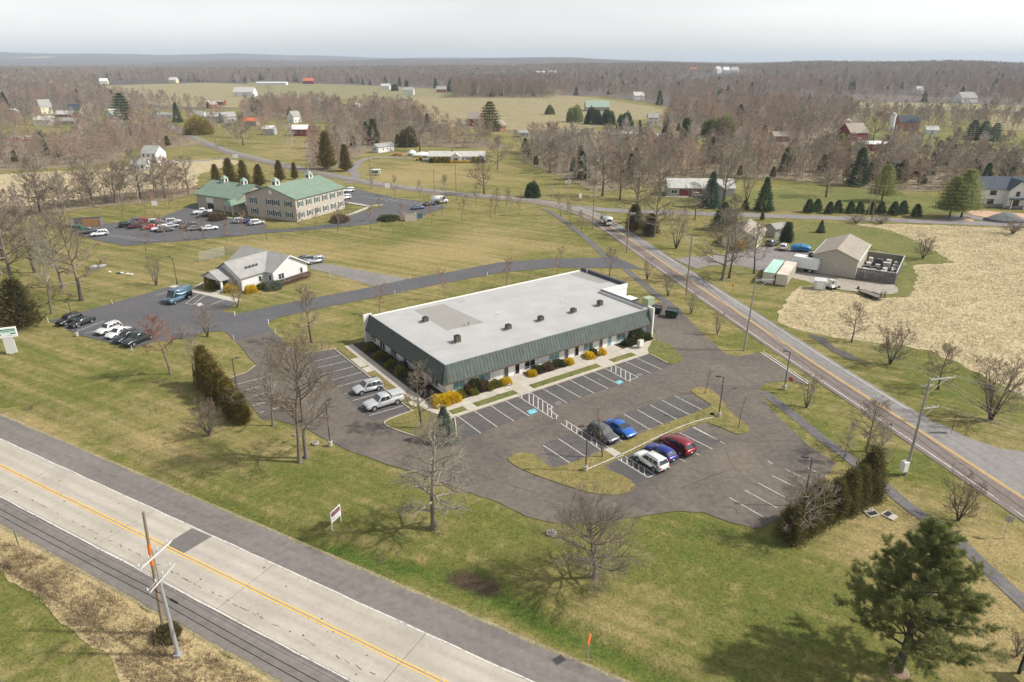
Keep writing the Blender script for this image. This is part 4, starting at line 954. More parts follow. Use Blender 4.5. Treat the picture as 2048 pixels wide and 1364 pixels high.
kerb([G(*p).to_2d() for p in ((430, 432), (476, 439), (529, 447))], .8, 0, .15).build('kerb', M_CONC, glot)

# ---------------------------------------------------------------- beige shed with walled storage yard
SA = R(-33.3)
t = thing('storage_shed', 'beige metal shed with shallow tan gable roof and one small window', 'shed', (70.5, 155.1, 0), SA)
ws, ds, es, rs = 9.5, 17.3, 4.3, 6.2
a = [(0, 0, 0), (ws, 0, 0), (ws, 0, es), (ws / 2, 0, rs), (0, 0, es)]; b = [(x, ds, z) for x, _, z in a]
MB().add(a + b, [(0, 1, 2, 3, 4), (9, 8, 7, 6, 5), (0, 4, 9, 5), (1, 6, 7, 2), (4, 3, 8, 9), (2, 7, 8, 3)]).build('wall', S_BEIGE, t)
m = MB()
for sg in (-1, 1):
    sl = (rs - es) / (ws / 2); e = ws / 2 + .3
    p = [(ws / 2 + sg * e, -.3, rs - sl * e + .02), (ws / 2 + sg * e, ds + .3, rs - sl * e + .02), (ws / 2, ds + .3, rs + .02), (ws / 2, -.3, rs + .02)]; q = [(x, y, z + .15) for x, y, z in p]
    if sg < 0: p, q = p[::-1], q[::-1]
    m.hull(p, q)
rfs = m.build('roof', T_BROWN, t)
MB().b2(-.42, -.3, -.3, ds + .3, es - .2, es + .02).build('gutter', M_FRAME, rfs); MB().b2(ws + .3, ws + .42, -.3, ds + .3, es - .2, es + .02).build('gutter', M_FRAME, rfs)
window(t, 1.2, 2.3, 3.1, 3.6, 0, 'f', mull=1, low=False); MB().b2(5.0, 5.25, -.1, 0, 2.3, 2.45).build('wall_lamp', M_FRAME, t)
MB().b2(-.06, .06, -.06, .06, 0, es).b2(-.04, .0, 2, 5.5, .05, 3.2).build('door_frame', M_FRAME, t)
y = thing('yard_fence', 'tall grey board fence round the storage yard beside the shed', 'fence', (78.42, 149.88, 0), SA)
S_BOARD = mat('weathered_grey_boards', (.15, .14, .13), .9, var=.3, scale=3)
fb = MB()
for p, q in (((.15, 0), (8.1, 0)), ((8.1, 0), (8.1, 17.2)), ((8.1, 17.2), (.15, 17.2))):
    d = Vector((q[0] - p[0], q[1] - p[1])); n = int(d.length / .3)
    for k in range(n):
        c = Vector(p) + d * ((k + .5) / n); fb.box(c.x, c.y, 1.3 + random.uniform(-.02, .02), .27, .05 + .02 * (k % 2), 2.6, math.atan2(d.y, d.x))
fb.build('boards', S_BOARD, y)
MB().b2(.1, 8.2, -.12, .12, 2.6, 2.72).b2(7.98, 8.22, .12, 17.1, 2.6, 2.72).b2(.1, 8.2, 17.08, 17.32, 2.6, 2.72).build('top_rail', mat('pale_rail', (.42, .41, .39), .8), y)
yf = struct(sheet('yard_floor', [((Matrix.Rotation(SA, 2) @ Vector(p)) + Vector((78.42, 149.88)))[:] for p in ((.1, .1), (8, .1), (8, 17), (.1, 17))], .035, mat('yard_dark', (.05, .05, .05), .9)))
def yloc(x, yy): q = Matrix.Rotation(SA, 2) @ Vector((x, yy)); return (q.x + 78.42, q.y + 149.88, 0.03)
jk = [((.62, .6, .56), 'white'), ((.45, .45, .44), 'grey'), ((.05, .15, .38), 'blue'), ((.30, .27, .20), 'tan'), ((.06, .06, .065), 'black'), ((.5, .48, .42), 'cream')]
jn = ['front row', 'second row', 'third row', 'fourth row', 'fifth row', 'back row']
r_ = random.Random(5)
for j in range(6):
    for i in range(4):
        c, cn_ = jk[r_.choice((0, 0, 0, 1, 5, 5, 3, 1)) if j < 3 else r_.choice((4, 1, 1, 0, 5))]
        if (j, i) == (1, 3): c, cn_ = jk[2]
        h = r_.uniform(.8, 1.7); sx, sy = r_.uniform(.7, 1.5), r_.uniform(.7, 1.4)
        k = thing('storage_crate', f'{cn_} stored appliance box in the walled yard, {jn[j]}, {("nearest", "second from", "third from", "farthest from")[i]} the shed', 'crate', yloc(1.2 + i * 1.9 + r_.uniform(-.2, .2), 1.4 + j * 2.75 + r_.uniform(-.4, .4)), SA + r_.uniform(-.4, .4), 'boxes stored in the yard')
        mm = mat('crate_' + cn_, c, .7, var=.2)
        if cn_ == 'blue': MB().lathe([(.45, -1.1), (.62, -1.0), (.62, 1.0), (.45, 1.1)], 14, (0, 0, .75), 'x').build('tank', mm, k); MB().b2(-.8, -.6, -.5, .5, 0, .4).b2(.6, .8, -.5, .5, 0, .4).build('cradle', M_CAP, k)
        else:
            MB().b2(-sx / 2, sx / 2, -sy / 2, sy / 2, .1, h).build('body', mm, k); MB().b2(-sx / 2 - .03, sx / 2 + .03, -sy / 2 - .03, sy / 2 + .03, h, h + .06).build('lid', mat('lid_' + cn_, tuple(x * .8 + .05 for x in c), .6), k)
            MB().b2(-sx / 2, -sx / 2 + .12, -sy / 2, sy / 2, 0, .1).b2(sx / 2 - .12, sx / 2, -sy / 2, sy / 2, 0, .1).build('skid', S_BOARD, k)
# freight containers
def container(label, u, v, rot, side, top, L=12.2):
    p = G(u, v); t = thing('freight_container', label, 'container', (p.x, p.y, 0), rot, 'freight containers')
    MB().b2(.05, L - .05, .05, 2.39, .15, 2.5).build('body', side, t); MB().b2(0, L, 0, 2.44, 2.5, 2.6).build('roof', top, t)
    m = MB()
    for x in np.arange(.3, L - .2, .28): m.b2(x, x + .13, .01, .05, .25, 2.45).b2(x, x + .13, 2.39, 2.43, .25, 2.45)
    m.build('corrugation', side, t)
    for yy in (.03, 2.31):
        for x in (0, L - .1): MB().b2(x, x + .1, yy, yy + .1, 0, 2.52).build('corner_post', side, t)
    for k in (0, 1): d = MB().b2(-.03, .05, .14 + k * 1.09, 1.2 + k * 1.09, .2, 2.45).build('door', side, t); MB().b2(-.07, -.03, .5 + k * 1.1, .55 + k * 1.1, .25, 2.4).build('lock_bar', M_FRAME, d)
    return t
c1 = mat('container_cream', (.55, .51, .42), .7, var=.15); c2 = mat('container_roof_mint', (.36, .56, .48), .7, var=.25, scale=.5); c3 = mat('container_roof_rusty', (.58, .50, .42), .7, var=.35, scale=.6)
container('cream freight container with mint green roof beside the trees', 1546, 569, R(60), c1, c2)
container('cream freight container with rust-stained white roof', 1572.5, 573.5, R(60), c1, c3)
# small white shed on the field edge
p = G(1627, 579); t = thing('garden_shed', 'small white metal garden shed at the edge of the hay field', 'shed', (p.x, p.y, 0), R(-20))
mw = mat('grey_white_metal', (.55, .56, .58), .6, var=.1); MB().b2(0, 2.3, 0, 2.2, .1, 2.0).build('wall', mw, t); gable_roof(2.3, 2.2, 2.0, 2.45, over=.12, th=.06).build('roof', mw, t)
for k in (0, 1): MB().b2(.5 + k * .66, 1.14 + k * .66, -.04, 0, .15, 1.9).build('door', M_FRAME, t)
MB().b2(-.1, 2.4, -.1, 2.3, 0, .1).build('floor', S_BOARD, t)

# ---------------------------------------------------------------- houses
def at(u, v): p = G(u, v); return (p.x, p.y)
def span(u0, u1, v): return (G(u1, v) - G(u0, v)).length
# small house behind the roadside trees
house('small_house', 'small house with brown-grey hip roof behind roadside trees', 'house', at(1512, 499), R(62), 13, 9, 2.7, 5.0, S_CREAM, T_BROWN, [('f', 2, 3.2, 1, 2.2), ('f', 8, 9.2, 1, 2.2), ('l', 3, 4.2, 1, 2.2)], [('f', 5.5, 6.5, 2.1)])
house('garden_outbuilding', 'grey outbuilding between the small house and dark evergreen', 'shed', at(1549, 476), R(20), 4.5, 4, 2.6, 3.6, S_GREY, T_GREY, [('f', 1.5, 2.5, 1, 2)])
p = G(1336, 392); t = house('grey_ranch_house', 'long grey ranch house with pale roof and dark red panels', 'house', (p.x, p.y), R(-2), 24, 9, 3.0, 5.6, S_GREY, T_PALE, [('f', 1.0, 3.2, .9, 2.3), ('f', 17, 18.5, .9, 2.3), ('r', 3, 4.5, 1, 2.3)])
for a in (4, 9): MB().b2(a, a + 4.4, -.06, 0, .2, 2.5).build('red_panel', S_RED, t)
p = G(1452, 399); house('grey_ranch_wing', 'gabled end wing of the grey ranch house behind bare trees', 'house', (p.x, p.y), R(75), 9, 8, 3.0, 5.8, S_GREY, T_GREY, [('f', 3, 4.2, 1, 2.2), ('l', 3, 4.2, 1.0, 2.3)])
# new white house at the right edge
nh = thing('new_white_house', 'large new white two-storey house with dark blue roof', 'house', at(1957, 413), R(-6))
gable_walls(22, 10, 6.2, 9.3).build('wall', S_WHITE, nh); r_n = gable_roof(22, 10, 6.2, 9.3, over=.5).build('roof', T_DARK, nh)
for x0, x1, yy, ez, rz in ((7.5, 13.5, -2.2, 6.2, 9.0), (13.6, 21.5, -3.2, 6.2, 9.6)):
    a = [(x0, yy, 0), (x1, yy, 0), (x1, yy, ez), ((x0 + x1) / 2, yy, rz), (x0, yy, ez)]; b = [(x, 4.9, z) for x, _, z in a]
    MB().add(a + b, [(0, 1, 2, 3, 4), (9, 8, 7, 6, 5), (0, 4, 9, 5), (1, 6, 7, 2), (4, 3, 8, 9), (2, 7, 8, 3)]).build('gabled_bay', S_WHITE, nh)
    m = MB()
    for sg in (-1, 1):
        xc, hwid = (x0 + x1) / 2, (x1 - x0) / 2 + .4; sl = (rz - ez) / ((x1 - x0) / 2)
        p = [(xc + sg * hwid, yy - .4, rz - sl * hwid + .03), (xc + sg * hwid, 4.9, rz - sl * hwid + .03), (xc, 4.9, rz + .03), (xc, yy - .4, rz + .03)]; q = [(x, y2, z + .18) for x, y2, z in p]
        if sg < 0: p, q = p[::-1], q[::-1]
        m.hull(p, q)
    m.build('bay_roof', T_DARK, nh)
for a, b, z0, z1, yy in ((2.6, 4.6, 3.9, 5.5, 0), (2.2, 4.4, .9, 2.6, 0), (9.6, 10.8, 4.0, 5.6, -2.2), (14.6, 15.7, 4.0, 5.6, -3.2), (17.4, 18.5, 4.0, 5.6, -3.2), (14.2, 15.4, .9, 2.9, -3.2), (17.2, 18.4, .9, 2.9, -3.2), (19.8, 21, .9, 2.9, -3.2)): window(nh, a, b, z0, z1, yy, 'f', frame=M_CAP, glass=M_DARK, mull=0, low=False, bar=.1)
window(nh, 3, 4.2, 3.9, 5.5, 0, 'l', frame=M_CAP, glass=M_DARK, mull=0, low=False); window(nh, 3, 4.2, .9, 2.6, 0, 'l', frame=M_CAP, glass=M_DARK, mull=0, low=False)
MB().b2(-.1, 7.4, -.12, 0, 0, 1.0).b2(7.45, 13.4, -2.32, -2.2, 0, .9).b2(13.6, 21.6, -3.32, -3.2, 0, .9).build('stone_plinth', S_STONE, nh)
MB().b2(7.7, 12.2, -4.4, -2.3, 3.2, 3.45).build('porch_roof', T_DARK, nh)
for x in (7.9, 12.0): MB().b2(x - .12, x + .12, -4.3, -4.06, 0, 3.2).build('porch_post', M_FRAME, nh)
o = window(nh, 8.6, 11.2, .1, 2.9, -2.2, 'f', frame=mat('brown_door', (.16, .07, .045), .5), glass=M_DARK, mull=1, low=False); o.name = 'door'
# long white rancher on the far lawn, with a central front gable
p = G(857, 324); lr = span(857, 969, 324)
rh = house('white_rancher', 'long low white rancher with grey roof on the far lawn', 'house', (p.x, p.y), R(-.5), lr, 8, 2.7, 4.6, S_WHITE, T_PALE, [('f', 2, 3.4, 1, 2.1), ('f', 5.5, 7, 1, 2.1), ('f', lr * .67, lr * .67 + 1.1, 1.1, 2.1), ('f', lr * .72, lr * .72 + 1.1, 1.1, 2.1), ('f', lr * .88, lr * .88 + 1.1, 1.1, 2.1)], [('f', lr * .60, lr * .60 + 1, 2.1)], chimney=lr * .42)
a = [(lr * .41, -2.4, 0), (lr * .58, -2.4, 0), (lr * .58, -2.4, 2.7), (lr * .495, -2.4, 4.2), (lr * .41, -2.4, 2.7)]; b = [(x, 3.5, z) for x, _, z in a]
MB().add(a + b, [(0, 1, 2, 3, 4), (9, 8, 7, 6, 5), (0, 4, 9, 5), (1, 6, 7, 2), (4, 3, 8, 9), (2, 7, 8, 3)]).build('front_gable', S_WHITE, rh)
m = MB()
for sg in (-1, 1):
    xc, hwid = lr * .495, lr * .085 + .3; p = [(xc + sg * hwid, -2.7, 2.5), (xc + sg * hwid, 3.4, 2.5), (xc, 3.4, 4.25), (xc, -2.7, 4.25)]; q = [(x, y2, z + .15) for x, y2, z in p]
    if sg < 0: p, q = p[::-1], q[::-1]
    m.hull(p, q)
m.build('gable_roof', T_PALE, rh); window(rh, lr * .495 - 1, lr * .495 + 1, 1, 2.3, -2.4, 'f', mull=1, low=False)
house('white_cabin', 'small white house beside a log pile, left of the rancher', 'house', at(757, 306), R(50), 11, 6, 3.0, 4.4, S_WHITE, T_GREY, [('l', 2, 4, 1.2, 2.5), ('f', 3, 4, 1.1, 2.2), ('f', 6, 7, 1.1, 2.2)], [('f', 8, 9, 2.1)])
rb = house('red_barn', 'red barn with white metal roof on the grass slope', 'barn', at(584, 272), R(2), span(584, 615, 272), 9, 4.2, 6.6, S_RED, T_WHITE, [('f', 2, 3.2, 1.5, 2.8), ('f', 6, 7.2, 1.5, 2.8), ('f', 9, 10.2, 1.5, 2.8)])
# (label, first px, last px, base row, wall height m, ridge rise m, depth m, heading deg, wall, roof, windows per storey, storeys)
far = [
 ('white farmhouse with grey roof left of the dark cedars', 286, 316, 330, 5.4, 3.0, 9, -4, S_WHITE, T_GREY, 3, 2, 'farmhouse'),
 ('low white wing in front of the grey-roofed farmhouse', 264, 292, 342, 2.8, 2.0, 7, 8, S_WHITE, T_GREY, 2, 1, 'farmhouse'),
 ('small white house with grey roof at the village edge', 68, 101, 250, 3.6, 2.6, 10, 8, S_WHITE, T_PALE, 2, 1, 'house'),
 ('low red-brown house with grey roof in the village', 110, 145, 237, 3.4, 2.6, 9, -5, S_RED, T_PALE, 3, 1, 'house'),
 ('cream house with dark blue roof in the village', 136, 166, 236, 6.6, 4.6, 10, -8, S_CREAM, T_DARK, 3, 2, 'house'),
 ('steep-gabled cream house at the left of the village', 84, 95, 229, 7.0, 5.5, 10, 60, S_CREAM, T_GREY, 2, 2, 'house'),
 ('long low shed with dull grey roof in the village', 112, 151, 249, 2.6, 2.0, 9, -3, S_TAN, T_GREY, 2, 1, 'shed'),
 ('tall narrow white house beside dark village conifers', 228, 244, 249, 7.5, 3.5, 8, 70, S_WHITE, T_PALE, 2, 2, 'house'),
 ('tiny white trailer home at the far left', 14, 33, 227, 3.0, 1.0, 5, 0, S_WHITE, T_WHITE, 2, 1, 'trailer'),
 ('low pale house with dark porches in the village middle', 294, 347, 237, 3.0, 1.8, 8, -3, S_WHITE, T_GREY, 4, 1, 'house'),
 ('white gabled house behind the yellow willow', 380, 408, 244, 4.5, 3.5, 9, -6, S_WHITE, T_GREY, 2, 1, 'house'),
 ('grey house with red annex right of the willow', 411, 440, 245, 4.5, 2.8, 9, 10, S_GREY, T_PALE, 2, 1, 'house'),
 ('pale grey gabled house with dark trim', 448, 475, 246, 4.6, 3.2, 10, 40, S_GREY, T_GREY, 2, 1, 'house'),
 ('house under a bright orange tarp roof', 486, 513, 252, 3.6, 2.0, 8, 0, S_TAN, T_ORANGE, 2, 1, 'house'),
 ('little dark red barn with white gable trim', 422, 436, 217, 4.0, 3.2, 8, 60, S_RED, T_PALE, 1, 1, 'barn'),
 ('long red shed behind the little dark red barn', 433, 447, 211, 3.6, 2.0, 8, 0, S_RED, T_BROWN, 2, 1, 'shed'),
 ('big house with grey roof on the field crest', 467, 508, 193, 5.6, 6.0, 14, -4, S_WHITE, T_PALE, 3, 2, 'house'),
 ('grey wooden shed left of the red barn', 526, 548, 270, 4.0, 1.6, 7, 0, S_GREY, T_WHITE, 1, 1, 'shed'),
 ('white gabled house behind the red barn', 588, 604, 246, 5.0, 3.5, 9, 65, S_WHITE, T_GREY, 2, 1, 'house'),
 ('long white greenhouse with rounded pale roof', 704, 758, 221, 3.2, 3.2, 14, -3, S_WHITE, T_WHITE, 5, 1, 'greenhouse'),
 ('pale house left of the dark pines on the field', 762, 779, 179, 5.5, 3.5, 12, 0, S_WHITE, T_PALE, 2, 1, 'house'),
 ('two-storey white house behind the central field', 806, 827, 190, 6.5, 3.5, 12, 0, S_WHITE, T_GREY, 3, 2, 'house'),
 ('house with pink-brown walls at the dark wood corner', 873, 893, 185, 4.5, 4.0, 12, 0, S_BRICK, T_GREY, 2, 1, 'house'),
 ('bright red barn far left on the skyline field', 606, 627, 168, 6.0, 5.0, 14, 0, S_RED, T_ORANGE, 2, 1, 'barn'),
 ('thin white greenhouse strip on the far field', 512, 572, 170, 4.0, 1.5, 14, 2, S_WHITE, T_WHITE, 4, 1, 'greenhouse'),
 ('dull red barn among bare trees right of the rancher', 934, 959, 253, 5.5, 4.5, 12, -10, S_RED, T_BROWN, 1, 1, 'barn'),
 ('small red brick house right of the dull red barn', 1000, 1016, 263, 4.0, 3.2, 8, 40, S_BRICK, T_BROWN, 1, 1, 'house'),
 ('tiny grey roadside shed', 1038, 1056, 274, 2.6, 1.4, 6, 0, S_GREY, T_GREY, 1, 1, 'shed'),
 ('green-roofed barn beyond the dark pines', 1172, 1219, 223, 4.0, 5.5, 18, 0, S_TAN, T_GREENM, 2, 1, 'barn'),
 ('white farmhouse right of the dark pines', 1297, 1316, 249, 5.0, 3.0, 8, 0, S_WHITE, T_GREY, 2, 2, 'farmhouse'),
 ('pinkish mobile home with white roof behind conifers', 1236, 1276, 279, 3.4, .8, 6, 0, S_TAN, T_WHITE, 3, 1, 'trailer'),
 ('white mobile home behind the conifers by the lane', 1298, 1321, 281, 3.0, .9, 6, -4, S_WHITE, T_PALE, 3, 1, 'trailer'),
 ('cluster of white and brick houses in the far valley', 1269, 1290, 200, 5.0, 4.0, 12, 10, S_WHITE, T_PALE, 2, 1, 'house'),
 ('far hillside house with bright red roof', 1381, 1393, 147, 9.0, 6.0, 20, 0, S_WHITE, T_ORANGE, 1, 1, 'house'),
 ('far white hillside house at the left of three', 1434, 1443, 147, 10.0, 8.0, 20, 20, S_WHITE, T_PALE, 1, 1, 'house'),
 ('far white hillside house between two others', 1447, 1457, 147, 9.0, 8.0, 20, 0, S_WHITE, T_WHITE, 1, 1, 'house'),
 ('far white hillside house at the right of three', 1461, 1472, 147, 9.0, 8.0, 20, -20, S_WHITE, T_PALE, 1, 1, 'house'),
 ('far pale hillside house above the dark wood block', 1073, 1088, 154, 8.0, 6.0, 18, 0, S_WHITE, T_WHITE, 1, 1, 'house'),
 ('far pale hillside house right above the dark wood block', 1096, 1111, 153, 8.0, 6.0, 18, 0, S_CREAM, T_PALE, 1, 1, 'house'),
 ('white cottage with pale roof left of the silo', 1675, 1705, 256, 3.6, 2.2, 9, 5, S_WHITE, T_PALE, 2, 1, 'cottage'),
 ('brick farmhouse with dark slate roof beside the silo', 1797, 1833, 262, 6.0, 4.0, 10, -8, S_BRICK, T_DARK, 3, 2, 'farmhouse'),
 ('white shed with pale roof right of the brick farmhouse', 1851, 1873, 269, 3.0, 2.2, 8, -20, S_WHITE, T_PALE, 1, 1, 'shed'),
 ('big brown barn with red gable behind the woods', 1699, 1740, 283, 5.0, 5.0, 12, 15, S_RED, T_BROWN, 1, 1, 'barn'),
 ('long low red stable with white roof', 1722, 1786, 302, 3.6, 1.2, 9, -2, S_RED, T_WHITE, 4, 1, 'stable'),
 ('brown house half hidden in the reddish woods', 1547, 1579, 284, 3.4, 2.2, 8, 0, S_BRICK, T_BROWN, 3, 1, 'house'),
 ('far white farmhouse on the edge of the right field', 1923, 1958, 206, 5.5, 6.0, 14, 10, S_WHITE, T_GREY, 3, 1, 'farmhouse'),
 ('tiny far white house above the right field', 1835, 1847, 190, 6.0, 5.0, 14, 0, S_WHITE, T_PALE, 1, 1, 'house'),
 ('far pale house at the left skyline clearing', 200, 214, 169, 6.0, 5.0, 14, 20, S_CREAM, T_WHITE, 1, 1, 'house'),
 ('far cream house beside conifers on the left field', 338, 352, 166, 6.0, 5.0, 14, 0, S_CREAM, T_PALE, 1, 1, 'house'),
]
for lab, u0, u1, v, eh, rr, dp, hd, wm, rm, nw, ns, cat in far:
    Lh = span(u0, u1, v)
    if abs(hd) > 45: Lh, dp = dp, Lh
    w = []
    for s_ in range(ns):
        for k in range(nw):
            xx = Lh * (k + .5) / nw; w.append(('f', xx - .6, xx + .6, .9 + s_ * 2.8, 2.3 + s_ * 2.8))
    if eh > 3 and abs(hd) > 20: w.append(('l', dp * .35, dp * .35 + 1.2, 1.0, 2.3))
    q_ = G(u0, v); zz_ = 0.0
    for _ in range(12):
        zz_ = .5 * zz_ + .5 * float(hill_z(q_.x, q_.y)); q_ = G(u0, v, min(zz_, 30))
    if zz_ < .6: q_ = G(u0, v); zz_ = 0.0
    hs_ = house(cat, lab, cat, (q_.x, q_.y), R(hd), Lh, dp, eh, eh + rr, wm, rm, w, [('f', Lh * .5 + .9, Lh * .5 + 1.9, 2.2)] if Lh > 8 else [])
    hs_.location.z = zz_
p = G(1781, 264); t = thing('silo', 'tall white silo with domed cap between bare trees', 'silo', (p.x, p.y, 0))
MB().lathe([(1.7, 0), (1.7, 11)], 18).build('tower', mat('silo_white', (.66, .66, .65), .6), t); MB().lathe([(1.8, 11), (1.6, 11.9), (1.0, 12.6), (.2, 12.9)], 18).build('cap', T_PALE, t)
# ================================================================== vehicles
def paint(name, c, metal=0.25, rough=0.28):
    n = 'paint_' + name
    if n in MATS: return MATS[n]
    t = NT(n, rough, metal, 0.5); t.color(c); t.b.inputs['Coat Weight'].default_value = 0.6; t.b.inputs['Coat Roughness'].default_value = 0.08
    MATS[n] = t.m; return t.m
M_TYRE = mat('tyre_rubber', (.018, .018, .018), .85, var=.1); M_RIM = mat('alloy_rim', (.42, .43, .44), .35, .7, var=.05); M_TRIM = mat('black_trim', (.02, .02, .021), .6, var=.05)
M_HEAD = mat('headlight_lens', (.6, .62, .63), .15, var=.02); M_TAIL = mat('taillight_lens', (.34, .012, .012), .2, var=.02); M_CARGL = mat('car_glass', (.018, .024, .026), .05, var=.1, spec=.9)
M_PLATE = mat('licence_plate', (.6, .6, .5), .5)
CARS = {  # L, W, H, hood z, belt z, deck z, ws_base, roof_f, roof_r, rear_base, wheel r, axle front, axle rear
 'sedan':   (4.75, 1.83, 1.45, .86, .94, .98, 1.05, .25, -.95, -1.72, .33, 1.42, -1.36),
 'hatch':   (4.45, 1.80, 1.50, .90, .98, .98, 1.05, .30, -1.55, -2.05, .33, 1.35, -1.30),
 'suv':     (4.70, 1.88, 1.72, 1.02, 1.08, 1.08, .98, .32, -1.80, -2.18, .37, 1.40, -1.35),
 'minivan': (5.10, 1.98, 1.76, 1.00, 1.08, 1.08, 1.45, .60, -2.05, -2.42, .35, 1.58, -1.45),
 'pickup':  (5.85, 2.02, 1.90, 1.14, 1.20, 1.24, 1.25, .62, -.72, -.92, .40, 1.85, -1.75),
 'van':     (6.00, 2.05, 2.72, 1.30, 1.38, 1.38, 2.25, 1.45, -2.86, -2.94, .36, 2.0, -1.75)}
def car_parts(kind, body, cap=False):
    """makes a parentless list of (name, mesh, material, [(sub name, mesh, material)])"""
    L, W_, Hh, hz, bz, dz, wsb, rfx, rrx, rb, wr, af, ar = CARS[kind]
    h = L / 2; w = W_ / 2; zb = .24 if kind in ('sedan', 'hatch', 'minivan') else .34
    parts = []
    def ring(x, zt, ww, zlow):
        s = ww; pts = [(x, 0, zlow), (x, s * .86, zlow), (x, s * .98, zlow + .10), (x, s, zlow + (zt - zlow) * .45), (x, s * .975, zt - .10), (x, s * .90, zt - .015), (x, s * .55, zt + .02), (x, 0, zt + .03)]
        return pts + [(px, -py, pz) for px, py, pz in pts[-2:0:-1]]
    st = [(-h, dz - .32, w * .80, zb + .18), (-h + .06, dz - .10, w * .90, zb + .10), (-h + .22, dz - .02, w * .96, zb + .03), (-h + .7, dz, w, zb), (rb + .1, dz, w, zb), (wsb - .5, bz, w, zb), (wsb + .05, (hz + bz) / 2 + .01, w, zb), (wsb + .35, hz + .01, w * .99, zb), (h - .55, hz - .06, w * .97, zb), (h - .2, hz - .17, w * .92, zb + .02), (h - .04, hz - .30, w * .82, zb + .08), (h, hz - .42, w * .72, zb + .14)]
    if kind == 'pickup': st[:5] = [(-h, dz - .1, w * .94, zb + .15), (-h + .05, dz, w * .96, zb + .06), (-h + .3, dz, w, zb), (-h + .8, dz, w, zb), (rb - .05, dz, w, zb)]
    if kind == 'van': st[-5:] = [(wsb + .25, hz, w * .98, zb), (h - .35, hz - .10, w * .95, zb), (h - .14, hz - .26, w * .90, zb + .02), (h - .02, hz - .42, w * .84, zb + .06), (h, hz - .55, w * .78, zb + .12)]
    m = MB().loft([ring(*q) for q in st]); parts.append(('body', m.mesh('body', True), body, []))
    rw = w * (.74 if kind not in ('van', 'pickup', 'minivan') else (.90 if kind == 'van' else .80)); bw = w * .955
    def cring(x, zlo, zr, b_, r_):
        pts = [(x, 0, zlo), (x, b_, zlo), (x, (b_ + r_) / 2 + .015, (zlo + zr) / 2), (x, r_ + .02, zr - .07), (x, r_ - .07, zr - .01), (x, 0, zr + .03)]
        return pts + [(px, -py, pz) for px, py, pz in pts[-2:0:-1]]
    z0 = bz - .06
    cst = [(rb, z0, z0 + .05, bw * .97, bw * .93), (rrx, z0, Hh - .02, bw, rw), ((rrx + rfx) / 2, z0, Hh, bw, rw), (rfx, z0, Hh - .03, bw, rw), (wsb, z0, z0 + .05, bw, bw * .95)]
    c = MB().loft([cring(*q) for q in cst]); parts.append(('cabin', c.mesh('cabin', True), body, []))
    def lerp(a, b, t): return tuple(p + (q - p) * t for p, q in zip(a, b))
    def pane(p0, p1, p2, p3, off):
        n = (Vector(p1) - Vector(p0)).cross(Vector(p3) - Vector(p0)).normalized() * off; q = [Vector(p) + n for p in (p0, p1, p2, p3)]; return MB().hull([Vector(p) - n * .2 for p in (p0, p1, p2, p3)], q)
    zt = Hh - .10
    parts.append(('windscreen', pane((wsb - .06, bw * .86, z0 + .10), (wsb - .06, -bw * .86, z0 + .10), (rfx + .05, -rw * .90, zt + .04), (rfx + .05, rw * .90, zt + .04), -.03).mesh('windscreen'), M_CARGL, []))
    if kind != 'van': parts.append(('rear_window', pane((rb + .06, -bw * .84, z0 + .16), (rb + .06, bw * .84, z0 + .16), (rrx - .04, rw * .86, zt), (rrx - .04, -rw * .86, zt), -.03).mesh('rear_window'), M_CARGL, []))
    xs0, xs1 = rrx + .02, rfx
    zl, zh = z0 + .12, Hh - .15
    def yy(z): f = (z - z0) / (Hh - .07 - z0); return bw + (rw + .02 - bw) * f + .025 * (1 - abs(2 * f - 1))
    nwin = 1 if kind == 'van' else (2 if kind in ('sedan', 'pickup', 'hatch') else 3)
    xr = xs1 - .75 if kind == 'van' else xs0 + .05
    for sg in (-1, 1):
        edges = np.linspace(xr, xs1 + .0, nwin + 1)
        for k in range(nwin):
            a, b = edges[k] + .04, edges[k + 1] - .04
            lo_a, lo_b = a, b; hi_a, hi_b = a, b
            if k == nwin - 1: lo_b = wsb - .28; hi_b = rfx - .06
            if k == 0 and kind != 'van': lo_a = max(rb + .38, a - .30) if kind != 'pickup' else a; hi_a = rrx + .12
            P = [(lo_a, sg * yy(zl), zl), (lo_b, sg * yy(zl), zl), (hi_b, sg * yy(zh), zh), (hi_a, sg * yy(zh), zh)]
            parts.append(('side_window', pane(*P, .018 * (-sg)).mesh('side_window') if False else pane(*P, .02 * (1 if sg < 0 else -1)).mesh('side_window'), M_CARGL, []))
    for sg in (-1, 1):
        for ax in (af, ar):
            y0 = sg * (w - .20)
            ty = MB().lathe([(wr * .62, -.10), (wr * .93, -.11), (wr, -.07), (wr, .07), (wr * .93, .11), (wr * .62, .10)], 18, (ax, y0 + sg * .10, wr), 'y').mesh('wheel', True)
            rm = MB().lathe([(wr * .63, 0), (wr * .60, sg * .03), (wr * .22, sg * .015), (wr * .16, sg * .045), (.01, sg * .05)], 14, (ax, y0 + sg * .20, wr), 'y')
            parts.append(('wheel', ty, M_TYRE, [('rim', rm.mesh('rim'), M_RIM)]))
            arch = MB().lathe([(wr * 1.16, -.02), (wr * 1.16, .012)], 20, (ax, sg * (w - .012), wr + .02), 'y'); parts.append(('wheel_arch', arch.mesh('wheel_arch'), M_TRIM, []))
        parts.append(('headlight', MB().hull([(h - .10, sg * w * .50, hz - .36), (h - .12, sg * w * .88, hz - .36), (h - .34, sg * w * .95, hz - .32), (h - .3, sg * w * .5, hz - .36)], [(h - .12, sg * w * .50, hz - .22), (h - .16, sg * w * .86, hz - .20), (h - .40, sg * w * .94, hz - .18), (h - .3, sg * w * .5, hz - .2)]).mesh('headlight'), M_HEAD, []))
        parts.append(('taillight', MB().box(-h + .07, sg * w * .80, dz - .20, .10, w * .30, .22).mesh('taillight'), M_TAIL, []))
